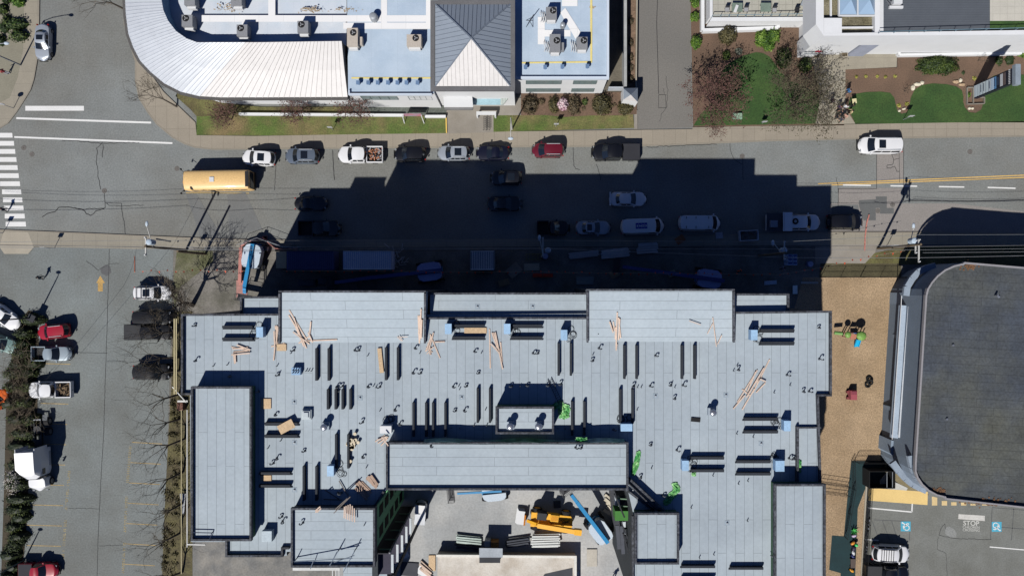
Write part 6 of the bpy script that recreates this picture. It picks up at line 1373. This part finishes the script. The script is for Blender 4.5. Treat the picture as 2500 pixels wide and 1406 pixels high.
# ---------- people ----------
def person(px,py,rot,label,shirt,pants,hair,h=1.72,pose='stand',z=.13,hold=None,child=False):
    b=P(px,py); s=h/1.72; me=bpy.data.meshes.new('person')
    st=.16 if pose=='stand' else .34
    V=[(0,0,.95),(0,0,1.18),(0,.0,1.42),(.01,0,1.52),(.03,0,1.62),(.02,0,1.70),
       (.02,.10,.90),(.5*st,.11,.50),(.25*st,.11,.08),(.25*st+.16,.12,.04),
       (-.02,-.10,.90),(-.2*st,-.11,.50),(-.95*st,-.11,.09),(-.95*st+.15,-.12,.05),
       (0,.19,1.40),(-.04,.25,1.14),(.10 if pose=='stand' else .18,.27,.93),(.12 if pose=='stand' else .24,.27,.84),
       (0,-.19,1.40),(.06,-.25,1.14),(.22,-.22,.98),(.29,-.20,.93)]
    if pose=='reach': V[15]=(.22,.22,1.2);V[16]=(.42,.16,1.15);V[17]=(.5,.15,1.15);V[19]=(.22,-.22,1.2);V[20]=(.42,-.16,1.15);V[21]=(.5,-.15,1.15)
    E=[(0,1),(1,2),(2,3),(3,4),(4,5),(0,6),(6,7),(7,8),(8,9),(0,10),(10,11),(11,12),(12,13),(2,14),(14,15),(15,16),(16,17),(2,18),(18,19),(19,20),(20,21)]
    RR=[.15,.14,.16,.065,.10,.07,.10,.075,.05,.045,.10,.075,.05,.045,.075,.05,.038,.03,.075,.05,.038,.03]
    me.from_pydata([(v[0]*s,v[1]*s,v[2]*s) for v in V],E,[]); o=bpy.data.objects.new('person_tmp',me); COL.objects.link(o)
    m=o.modifiers.new('s','SKIN'); 
    for i,sv in enumerate(me.skin_vertices[0].data): sv.radius=(RR[i]*s*(.8 if i<3 else 1),RR[i]*s); sv.use_root=(i==0)
    m2=o.modifiers.new('d','SUBSURF'); m2.levels=1; m2.render_levels=1
    dg=bpy.context.evaluated_depsgraph_get(); nm=bpy.data.meshes.new_from_object(o.evaluated_get(dg)); bpy.data.objects.remove(o)
    mats=[skin,M('cloth_%d_%d_%d'%shirt,shirt,var=.12,fine=.08,rough=.9),M('cloth_%d_%d_%d'%pants,pants,var=.1,rough=.9),black]
    nm.materials.clear()
    for q in mats: nm.materials.append(q)
    for p in nm.polygons:
        zc=p.center.z/s; yc=abs(p.center.y)/s
        p.material_index=3 if zc<.12 else 2 if (zc<.93 and yc<.2) else 0 if zc>1.5 else 1 if (zc>1.02 or pose=='reach' and zc>.95) else (1 if yc<.2 else 0)
        p.use_smooth=True
    ob=bpy.data.objects.new('person',nm); COL.objects.link(ob); ob.location=(b.x,b.y,z); ob.rotation_euler=(0,0,R(rot)); tag(ob,label,'person')
    hb=MB().dome(-.01*s,0,1.60*s,.115*s,.105*s,.16*s,12,5); smooth(part('hair',hb,M('hair_%d'%hair[0],hair,var=.1),ob))
    for sy in(-1,1):   # hands with five short fingers
        i=17 if sy>0 else 21; hx,hy,hz=[c*s for c in V[i]]; hm=MB()
        for k in range(4): hm.tube([(hx,hy+(k-1.5)*.018,hz),(hx+.03,hy+(k-1.5)*.02,hz-.05-.004*(1.5-abs(k-1.5))),(hx+.025,hy+(k-1.5)*.02,hz-.085)],[.009,.008,.006],5)
        hm.tube([(hx,hy-sy*.03,hz+.01),(hx+.03,hy-sy*.05,hz-.03)],[.01,.008],5); hm.dome(hx,hy,hz-.02,.035,.04,.04,8,3); part('hand',hm,skin,ob)
    if hold=='paper': 
        solo('paper_sheet',MB().box(b.x+.15,b.y+.55,1.2+z,.55,.6,.02,R(8)),M('paper_tan',(226,216,170)),'tan paper held by the person standing on the lawn edge','paper')
    return ob
hd=(34,28,26); hb2=(92,70,50)
person(2063,228,205,'person in a bright blue jacket walking down the entrance walk',(60,120,176),(70,80,100),hd,pose='walk')
person(2024,252,200,'person in a purple plaid coat alone on the left of the walk',(96,76,92),(60,50,60),hd,pose='walk')
person(2056,266,250,'person in a white shirt at the top of the group on the walk',(232,234,240),(60,64,80),hd)
person(2041,268,230,'person in a dark purple jacket at the left of the group',(70,52,84),(24,24,30),hb2,pose='walk')
person(2044,278,200,'person in a black jacket in the middle of the group',(26,24,36),(36,34,44),hd,pose='walk')
person(2036,290,210,'person in a dark navy coat at the lower left of the group',(24,26,42),(20,20,28),hd)
person(2046,296,250,'person in a grey navy top lowest in the group on the walk',(60,62,80),(40,42,52),hd,pose='walk')
person(2055,288,230,'person in a pale pink top at the right of the group',(228,176,160),(120,90,80),hd)
person(2072,264,110,'person in black clothes on the lawn edge holding tan paper',(30,28,30),(50,50,54),hd,pose='reach',hold='paper')
person(2069,278,160,'person in a cream top standing on the lawn corner',(226,206,160),(90,80,60),hd)
person(24,181,150,'person with a red top and white bag on the north west pavement',(176,60,70),(210,214,230),hd)
person(22,513,30,'person in dark clothes walking over the zebra crossing',(60,64,76),(20,22,30),hd,pose='walk',z=.02)
person(110,678,30,'person walking across the top of the west lot with a long shadow',(90,100,104),(30,34,38),hd,pose='walk',z=.02)
person(1799,662,90,'worker in an orange vest standing in the dark yard',(240,90,50),(50,54,70),hd,z=.02)
person(1496,1412,90,'worker at the bottom edge of the courtyard, mostly seen by the shadow',(220,210,80),(60,60,80),hd,z=.02)
person(1905,655,200,'worker in a pale shirt beside the pale blue lockers',(150,150,170),(50,54,70),hd,z=.02)
# ---------- construction site ----------
def boomlift(px,py,rot,label,boom,body=True,bm=None,cv=None,bw=.46):
    """boom: list of local points"""
    b=P(px,py); t=thing('boom_lift',label,'boom lift',tuple(b),R(rot))
    mb=MB().box(0,0,.7,3.2,1.0,.5); 
    for sx in(-1.2,1.2): mb.box(sx,0,.55,.3,2.2,.25)
    part('chassis',mb,genie,t)
    for sx in(-1.2,1.2):
        for sy in(-1.15,1.15): wheel(t,sx,sy,.5,.36,coverW)
    bm=bm or genie; cv=cv or coverW; tur=[(-1.5,-.75),(-1.3,-1.0),(-.8,-1.15),(.8,-1.15),(1.3,-.85),(1.45,-.5),(1.45,-.25),(-1.5,-.25)]
    part('turntable_cover',MB().prism(tur,1.0,2.1),cv,t); part('turntable_cover',MB().prism([(x,-y) for x,y in tur],1.0,2.0),cv,t)
    part('turntable',MB().box(0,0,1.1,2.8,.6,.5),M('lift_navy',(26,60,120)),t)
    mb=MB()
    for i,(a,c) in enumerate(zip(boom,boom[1:])): mb.bar(a,c,bw-.1*bw*i,bw*1.1-.1*i*bw)
    part('boom',mb,bm,t)
    if body:
        e=Vector(boom[-1]); d=(Vector(boom[-1])-Vector(boom[-2])).normalized(); bk=MB(); c=e+d*.8; c.z=max(.4,e.z-.2)
        for z in(0,.55,1.1):
            for s1 in(-1,1): bk.bar((c.x-.38,c.y+s1*.9,c.z+z),(c.x+.38,c.y+s1*.9,c.z+z),.04,.04); bk.bar((c.x+s1*.38,c.y-.9,c.z+z),(c.x+s1*.38,c.y+.9,c.z+z),.04,.04)
        for s1 in(-1,1):
            for s2 in(-1,1): bk.bar((c.x+s1*.38,c.y+s2*.9,c.z),(c.x+s1*.38,c.y+s2*.9,c.z+1.1),.05,.05)
        bk.box(c.x,c.y,c.z,.76,1.8,.05); part('platform_basket',bk,dark,t)
    return t
boomlift(628,626,79,'blue and white boom lift parked by the pink barricades at the yard entrance',[(1.5,0,2.15),(-4.0,0,2.15),(-4.7,0,1.7)])
boomlift(1052,664,188,'blue and white boom lift in deep shade with its boom pointing west',[(-1.6,0,2.0),(8.0,-.3,1.9),(12.0,-.3,1.3)],True,M('lift_blue_shaded',(66,78,140),rough=.4),M('lift_cover_shaded',(170,174,220)))  # shade tone put into the boom and cover colours
boomlift(1724,681,-8,'blue boom lift in deep shade under the pennants near the service truck',[(1.8,0,2.0),(-7.5,0,1.9),(-11,0,1.4)],True,M('lift_blue_shaded',(30,50,120)),M('lift_cover_shaded',(110,112,160)))  # boom and cover use the same shade-toned colours
boomlift(1462,1285,126,'blue and white boom lift in the courtyard beside the yellow telehandler',[(-1.5,0,2.3),(5.2,0,3.4),(6.4,0,3.6)])
boomlift(1207,1190,186,'blue and white boom lift half hidden under the long roof in the courtyard',[(-1.0,0,1.9),(4.6,-.2,1.6)],True,bw=.24)
# telehandler
c=P(1345,1265); t=thing('telehandler','yellow telehandler with a long boom standing in the courtyard','telehandler',tuple(c),R(-6))
part('chassis',MB().prism([(-2.6,-.9),(2.4,-.9),(2.7,-.5),(2.7,.5),(2.4,.9),(-2.6,.9)],.6,1.2),yelM,t)
part('engine_cover',MB().box(-.9,.75,1.5,2.2,.75,.7),yelM,t); part('engine_cover',MB().box(.3,.75,1.75,1.0,.8,1.1),yelM,t)
mb=MB()
for k in range(6): mb.box(-.05+.14*k,.75,2.32,.06,.6,.04)
part('grille',mb,M('machine_orange',(200,120,20)),t)
mb=MB().box(-1.3,.9,1.9,1.2,.9,1.2); part('cab_frame',mb,M('cab_dark',(44,46,50),rough=.3),t); part('cab_roof',MB().box(-1.3,.9,2.55,1.15,.85,.06),M('cab_roof_dark',(58,60,64)),t)
part('boom',MB().bar((-3.0,-.25,1.0),(-1.8,-.35,1.7),.35,.4).bar((-1.7,-.45,1.8),(3.2,-.62,2.2),.55,.55),yelM,t)
part('boom_head',MB().box(3.4,-.62,2.2,.9,.7,.7),yelM,t); part('fork_carriage',MB().box(-3.35,-.2,.8,.2,1.3,.9,).bar((-3.4,.1,.25),(-4.4,.1,.25),.14,.06).bar((-3.4,-.5,.25),(-4.4,-.5,.25),.14,.06),M('machine_orange',(200,120,20)),t)
for sx in(-1.9,1.8):
    for sy in(-1.1,1.15): wheel(t,sx,sy,.62,.45,M('rim_yellow',(220,150,40)))
rnd=random.Random(3); mb=MB()
for k in range(8): x=rnd.uniform(-1,2.4); mb.tube([(x,rnd.uniform(-.3,.5),1.3),(x+.4,rnd.uniform(-.3,.5),1.6),(x+.9,rnd.uniform(-.3,.5),1.35)],.05,5)
part('hydraulic_hose',mb,M('machine_brown',(90,60,30)),t)
# containers
def container(x0,y0,x1,y1,h,label,m,mr,n=22):
    q=[P(x0,y0,h),P(x1,y0,h),P(x1,y1,h),P(x0,y1,h)]; c=(q[0]+q[2])/2; t=thing('shipping_container',label,'container',(c.x,c.y,0)); L=q[1].x-q[0].x; W=q[0].y-q[3].y
    part('shell',MB().box(0,0,h/2+.05,L,W,h-.1),m,t); mb=MB()
    for k in range(n): mb.box(-L/2+.25+(L-.5)*k/(n-1),0,h+.02,.07,W-.25,.05)
    part('roof_rib',mb,mr,t)
    for s in(-1,1): part('corner_rail',MB().box(0,s*(W/2-.06),h+.02,L,.12,.1),mr,t); part('door',MB().box(s*L/2+s*.03,0,h/2,.06,W-.1,h-.3),m,t)
    return t
container(700,612,814,659,2.6,'navy blue shipping container at the sunny end of the yard',M('container_navy',(92,95,138),var=.06),M('container_navy_rib',(72,75,116)))
container(838,612,954,658,2.6,'pale grey ribbed shipping container in the shaded yard',M('container_pale',(208,216,240),var=.05),M('container_rib_pale',(250,252,255)))
container(1149,612,1206,659,2.2,'small ribbed site container with black hoses in the shaded yard',M('container_grey',(150,156,164),var=.05),M('container_rib_grey',(245,248,252)),12)
c=P(691,635,1.2); t=thing('plywood_box','tan plywood lean-to at the end of the navy container','shed',(c.x,c.y,0)); part('roof_sheet',MB().box(0,0,1.9,1.35,2.1,.05,tilt=.1),M('ply_tan',(206,186,150),var=.06,fine=.08),t); 
for s in(-1,1): part('side_sheet',MB().box(0,s*1.03,.95,1.3,.04,1.8),ply,t)
# bicycle in shade edge
t=thing('bicycle','bicycle standing inside small mesh fence panels by the barricades','bicycle',tuple(P(710,605)),R(15))
for s in(-.5,.5): part('wheel',MB().tube([(s+.33*math.cos(R(a)),.12*math.sin(R(a)),.34+.33*math.sin(R(a))) for a in range(0,361,24)],.025,5),black,t)
part('frame',MB().bar((-.5,0,.34),(-.1,0,.75),.04,.04).bar((-.1,0,.75),(.4,0,.8),.04,.04).bar((.4,0,.8),(.5,0,.34),.04,.04).bar((-.1,0,.3),(.4,0,.8),.04,.04).bar((-.1,0,.3),(-.12,0,.9),.04,.04),dark,t)
part('saddle',MB().box(-.14,0,.93,.25,.12,.05),black,t); part('handlebar',MB().bar((.4,-.28,.98),(.4,.28,.98),.03,.03),dark,t)
# mesh fences and barricades
def meshfence(label,pts,h,mat=None,step=.35,name='mesh_fence',r=.02,posts=2.4):
    q=[P(x,y) for x,y in pts]; t=thing(name,label,'fence',tuple(q[0])); mb=MB(); pm=MB()
    for a,b in zip(q,q[1:]):
        L=(b-a).length; n=max(1,int(L/posts))
        for k in range(n+1): p=a.lerp(b,k/n); part('post',MB().cyl(p.x,p.y,0,h,.035,n=6),mat or dark,t,True)
        for z in(h,h*.5,.12): mb.bar((a.x,a.y,z),(b.x,b.y,z),.035,.035)
        m=int(L/step)
        for k in range(m): p=a.lerp(b,(k+.5)/m); mb.bar((p.x,p.y,.1),(p.x,p.y,h),r,r)
    part('mesh_panel',mb,mat or dark,t,True); return t
meshfence('temporary fence panels around the boom lift at the yard entrance',[(592,600),(640,583),(700,605),(740,605)],1.9,steel,.9)
meshfence('black picket fence along the north edge of the wood chip play area',[(2003,677),(2196,677)],1.9,black,.13,'picket_fence',.02)
meshfence('black fence enclosing the turf corner of the play area',[(2078,1124),(2080,1190),(2060,1308)],1.2,black,.3,'picket_fence')
meshfence('black picket fence between the turf strip and the east lot',[(2117,1180),(2096,1500)],1.7,black,.13,'picket_fence',.03)
meshfence('black fence panels around the play area gate',[(2085,1124),(2158,1124)],1.6,black,.2,'picket_fence')
meshfence('low mesh fence across the wood chips below the turf corner',[(2000,1175),(2068,1185)],1.2,black,.6,'picket_fence')
meshfence('low mesh fence across the wood chips lower down',[(2000,1198),(2066,1206)],1.2,black,.6,'picket_fence')
c=P(2136,1160); t=thing('black_enclosure','black screened bin enclosure beside the curved building','enclosure',tuple(c))
part('side_panel',MB().box(0,1.0,1.0,3.2,.06,2.0),black,t); part('side_panel',MB().box(0,-1.1,1.0,3.2,.06,2.0),black,t); part('side_panel',MB().box(1.6,0,1.0,.06,2.2,2.0),black,t); part('side_panel',MB().box(-1.6,0,1.0,.06,2.2,2.0),black,t)
for s in(.55,1.25): part('rail_pale',MB().box(s,0,2.03,.06,1.9,.06),steel,t)
rnd=random.Random(1)
BR=[((586,604),(583,690)),((586,602),(598,592)),((598,592),(640,580)),((642,582),(672,607)),((672,607),(716,608))]
for i,(a,b) in enumerate(BR):
    A=P(*a,.9);B=P(*b,.9); t=thing('pink_barricade',['long pink safety barrier lying along the west side of the lift','short pink barrier at the corner above the lift','pink barrier draped north of the lift','pink barrier slanting towards the navy container','pink barrier beside the bicycle pen'][i],'barricade',tuple((A+B)/2)); 
    part('panel',MB().bar((A.x,A.y,.55),(B.x,B.y,.55),.42 if i==0 else .2 if i<3 else .06,.9 if i>2 else .3),pinkB,t,True)
    for p in(A,B): part('foot',MB().box(p.x,p.y,.05,.6,.6,.1),pinkB,t,True)
for i,(x,y,w,h_) in enumerate([(586,705,.9,2.2),(600,708,.5,1.4)]): c=P(x,y); solo('pink_mat',MB().box(c.x,c.y,.05,w,h_,.05),M('pink_mat',(176,130,122),var=.15,fine=.2),['faded pink board on the ground west of the roof corner','narrow faded pink board beside the wider one'][i],'board')
c=P(2112,560); t=thing('cable_cover','long thin red cable cover crossing the pavement and kerb','cable cover',tuple(c)); mb=MB()
q=[P(2122,524,.15),P(2116,545,.15),P(2112,580,.2),P(2111,612,.2)]
for a,b in zip(q,q[1:]): mb.bar(a,b,.15,.06)
part('cover_strip',mb,M('cover_red',(196,128,116),var=.2,fine=.3,sc=3),t,True)
# yard clutter in the shade
def stack(label,x0,y0,x1,y1,n,w,mat,z=.1,cat='lumber stack',gap=3,name='board',rot=0,jit=3,group=None):
    rnd=random.Random(int(x0+y0)); 
    for i in range(n):
        o=i*gap; a=P(x0+rnd.uniform(-jit,jit),y0+o+rnd.uniform(-.6,.6));b=P(x1+rnd.uniform(-jit,jit),y1+o+rnd.uniform(-.6,.6)); zz=z+.12+.02*(i%3)+.14*(i%2)
        solo(name,MB().bar((a.x,a.y,zz),(b.x,b.y,zz),w,.1),mat,label+ordl(i,n,'top'),'board',group or label)
lsh=M('lumber_shade',(206,204,204),var=.15)
stack('pale board in the loose shaded pile',1390,620,1462,612,5,.14,lsh,gap=3)
stack('long board in the shaded stack under the white lettered van',1468,613,1535,606,8,.2,lsh,gap=2.6)
stack('board in the short shaded stack right of the long one',1555,597,1605,594,8,.24,lsh,gap=3.0)
for i,(x0,y0,x1,y1,n,m,lb) in enumerate([(1117,1304,1175,1310,7,M('beam_pale_green',(190,205,198),var=.12),'pale beam in the left stack behind the concrete pit'),(1113,1326,1172,1332,4,M('beam_steel_dark',(70,74,84),var=.1),'dark beam lying at the front of the left stack'),(1237,1316,1292,1308,7,M('beam_steel_dark',(70,74,84)),'dark beam in the middle stack behind the concrete pit'),(1298,1302,1365,1300,11,M('beam_white',(226,230,228),var=.06),'white beam in the right stack behind the concrete pit')]):
    stack(lb,x0,y0,x1,y1,n,.19,m,z=.2+.3*(i==3),gap=2.8 if n>5 else 2.4,jit=3)
c=P(1325,672); t=thing('red_beam','dull red steel beam lying in the shaded yard','beam',tuple(c)); part('beam_half',MB().box(-.67,0,.3,1.25,.45,.3),M('beam_red',(200,60,44)),t); part('beam_half',MB().box(.67,0,.3,1.25,.45,.3),M('beam_red',(200,60,44)),t)
c=P(1934,632); 
for i in range(2):
    for j in range(3):
        q=P(1929+i*12,625+j*9,1.5); t=thing('site_locker','pale blue site locker by the double utility pole, %s column, %s from the top'%(('left','right')[i],ORD[j]),'locker',(q.x,q.y,0),0,'pale blue lockers by the double pole'); part('cabinet',MB().box(0,0,.75,.55,.42,1.5),M('locker_blue',(190,214,252)),t); part('lid',MB().box(0,.03,1.52,.45,.28,.05),M('locker_lid',(60,84,140)),t)
for i,(x,y,r,lb) in enumerate([(1973,645,.38,'round blue grey barrel at the end of the pennant line in shade'),(1331,626,.38,'round pale lid on the ground below the slim pole')]):
    c=P(x,y); t=thing('barrel',lb,'barrel',tuple(c)); part('drum',MB().cyl(0,0,0,.8,r,n=16),M('barrel_blue',(130,140,180)),t); part('lid',MB().cyl(0,0,.8,.84,r*.9,n=16),M('barrel_lid',(160,168,200)),t)
c=P(1824,576); t=thing('skip_bin','open pale rimmed bin full of rubbish in the shade','skip',(c.x,c.y,0),R(3)); mb=MB()
for s in(-1,1): mb.box(0,s*.62,.45,2.3,.08,.9); mb.box(s*1.15,0,.45,.08,1.24,.9)
part('bin_wall',mb,M('bin_grey',(220,224,230)),t); mb=MB(); rnd=random.Random(4)
for k in range(24): mb.box(rnd.uniform(-.9,.9),rnd.uniform(-.5,.5),rnd.uniform(.5,.85),rnd.uniform(.2,.5),.12,.08,rnd.uniform(0,3))
part('rubbish',mb,M('rubbish',(110,112,110),var=.3,sc=5),t); lh_=t.children[-1]; lh_['kind']='stuff'
for i,(x,y,w,h_,r,lb,col) in enumerate([(1298,652,2.0,.9,2,'flat grey sheet above the red beam',(120,116,104)),(1255,660,1.8,1.4,40,'tilted dark sheet left of the red beam',(100,96,90)),(1500,668,1.2,1.0,30,'tilted brown sheet under the pennants right of centre',(110,98,80)),(1428,685,2.2,1.0,0,'grey sheet by the building wall',(96,100,98)),(1640,668,1.0,.8,20,'small sheet beside the shaded blue boom',(112,104,88)),(1755,575,.9,.8,5,'small square pallet on the shaded pavement',(120,122,130)),(1660,585,1.2,.9,35,'brown pallet beside a standing worker spot in shade',(110,72,50)),(1880,690,1.6,.5,5,'narrow pale board near the east corner in shade',(120,130,140)),(1940,707,.6,1.1,0,'upright pale blue panel by the east corner in shade',(150,170,214)),(1975,690,2.2,.3,0,'pale pipe bundle by the east corner in shade',(120,120,116)),(1230,690,1.4,.8,15,'brown sheet near the wall below the small container',(100,88,70))]):
    c=P(x,y); solo('ground_sheet',MB().box(c.x,c.y,.12+.002*i,w,h_,.08,R(r)),M('sheet_%d'%i,tuple(min(240,int(v*1.5)) for v in col),var=.15),lb,'sheet')
t=thing('step_ladder','yellowish ladder lying on the ground beside the slim pole','ladder',tuple(P(1303,627))); mb=MB()
for s in(-.35,.35): c=P(1303,627); mb.bar((c.x-1.1,c.y+s,.15),(c.x+1.1,c.y+s,.15),.05,.08)
part('rail',mb,M('ladder_yellow',(150,140,80)),t,True); mb=MB()
for k in range(6): mb.bar((c.x-.9+.36*k,c.y-.35,.15),(c.x-.9+.36*k,c.y+.35,.15),.04,.04)
part('rung',mb,M('ladder_yellow',(150,140,80)),t,True)
mb=MB(); rnd=random.Random(7)
for k in range(26): c=P(970+rnd.gauss(0,9),636+rnd.gauss(0,12)); a=rnd.uniform(0,3); mb.bar((c.x,c.y,.1+.01*k),(c.x+math.cos(a)*.9,c.y+math.sin(a)*.9,.15+.01*k),.07,.05)
solo('scrap_heap',mb,lsh,'heap of small timber offcuts beside the pale grey container','debris')
for i,(x,y,lb,col) in enumerate([(752,712,'low dark block stack against the wall behind the navy container',(90,92,100)),(800,708,'second low block stack further from the lift',(96,98,106))]): c=P(x,y-2); solo('block_stack',MB().box(c.x,c.y+1.0,.3,2.2,.8,.5).box(c.x+.2,c.y+1.0,.62,1.4,.7,.12),M('block_%d'%i,col),lb,'blocks')
# courtyard: concrete pit, materials
t=thing('concrete_platform','large raised pale concrete platform at the bottom of the courtyard','platform',tuple(P(1235,1400)))
q=[P(x,y,1.2) for x,y in[(1068,1353),(1405,1357),(1405,1500),(1068,1500)]]; part('slab',MB().prism([(p.x,p.y) for p in q],0,1.2),M('platform_concrete',(222,216,206),var=.06,tint=(196,186,172),tsc=.4),t,True)
part('wall_cap',parapet(MB(),[(1068,1356),(1405,1359),(1405,1500)],1.55,.4,.3),M('cap_white',(236,234,226)),t,True)
q=[P(1330,1400,1.22),P(1398,1385,1.22),P(1398,1480,1.22),P(1270,1480,1.22)]; part('opening_dark',MB().prism([(p.x,p.y) for p in q],1.2,1.22),M('opening_dark',(70,72,78)),t,True)
t=thing('material_skip','grey topped steel hopper holding orange brown scrap beside the platform','skip',tuple(P(1197,1342)))
q=pz([(1170,1337),(1227,1338),(1227,1360),(1170,1360)],2.6); part('top_sheet',MB().prism(q,2.5,2.6),M('sheet_grey_pale',(176,184,192),lines=(.8,3,0,.02,.9)),t,True)
q=P(1208,1330,1.4); part('scrap_box',MB().box(q.x,q.y,.7,.95,.7,1.4),M('scrap_brown',(170,124,66),var=.35,sc=5,fine=.4),t,True); q=P(1190,1328,1.4); part('side_box',MB().box(q.x,q.y,.7,.7,.8,1.4),M('sheet_grey_pale',(176,184,192)),t,True)
a=P(1198,1308,0); part('support',MB().box(P(1198,1347)[0],P(1198,1347)[1],1.25,2.6,.9,2.4),M('support_dark',(60,62,68)),t,True)
c=P(1271,1256); t=thing('white_panel_stack','stack of tall white panels standing near the yellow telehandler','panels',(c.x,c.y,0),R(-8))
for k in range(4): part('panel',MB().box(-.1+.06*k,-.05*k,.35+.12*k,.95-.03*k,1.95-.08*k,.08),whiteP,t)
stack('splintered board in the spilled pile at the foot of the colonnade',1028,1368,1052,1392,5,.22,lumber,gap=4.5,jit=4)
for i,(x,y,w,h_,r,m,lb) in enumerate([(1055,1373,.85,2.0,0,ply,'upright tan plywood sheet left of the concrete platform'),(1035,1392,1.6,1.3,-30,whiteP,'crumpled white sheet beside the spilled boards'),(988,1348,.8,1.3,25,whiteP,'white insulation board against the colonnade foot'),(1000,1388,2.2,1.7,-4,M('dark_sheet',(70,72,80)),'dark flat cover at the bottom of the colonnade'),(1445,1360,1.3,2.2,0,M('pale_ground_sheet',(196,190,178)),'pale flat sheet right of the concrete platform'),(1395,1374,.5,.8,10,M('box_brown',(120,96,76)),'small brown box at the platform corner'),(1408,1398,.5,.5,0,whiteP,'little white bag at the platform corner'),(1360,1230,.9,.9,4,M('dark_sheet',(70,72,80)),'small dark sheet under the long roof edge')]):
    c=P(x,y); solo('site_sheet',MB().box(c.x,c.y,.1+.003*i,w,h_,.1,R(r)),m,lb,'sheet')
stack('rubble board heaped below the green wall in the courtyard',1478,1206,1510,1232,5,.4,M('rubble_pale',(206,198,180),var=.2,fine=.2),gap=9,jit=6,z=.1)
c=P(1395,790)
# brick box and grey boards on verge
c=P(440,992,.8); t=thing('brick_pallet','pallet of red bricks beside the building verge','pallet',(c.x,c.y,0)); part('bricks',MB().box(0,0,.5,.75,1.0,.8),M('brick_pallet_red',(150,106,90),var=.2,fine=.3,lines=(.25,.1,0,.03,.6)),t); part('pallet_base',MB().box(0,0,.06,.9,1.1,.12),wood,t)
c=P(447,1225); 
for k in range(4): q=P(443+k*3,1228); solo('grey_board',MB().box(q.x,q.y,.1+.03*k,.13,2.6,.04,R(4-3*k)),M('board_grey',(170,172,174)),'weathered grey board in the bundle on the verge'+ordl(k,4),'board','grey boards on the verge')
for k,(x,y,lb) in enumerate([(2304,1198+40,'' )][:0]): pass
# zebra poles in the east lot
for i,(y0,y1) in enumerate([(1262,1296),(1328,1355)]):
    x=2122-(i*6); t=thing('striped_wheel_stop',['black and white striped bar in the upper accessible bay','black and white striped bar beside the white SUV with roof rack'][i],'wheel stop',tuple(P(x,(y0+y1)/2)))
    n=7
    for k in range(n): a=P(x-k*.5,y0+(y1-y0)*k/n);b=P(x-k*.5-.4,y0+(y1-y0)*(k+1)/n); part('stripe',MB().bar((a.x,a.y,.1),(b.x,b.y,.1),.14,.12),whiteP if k%2 else black,t,True)
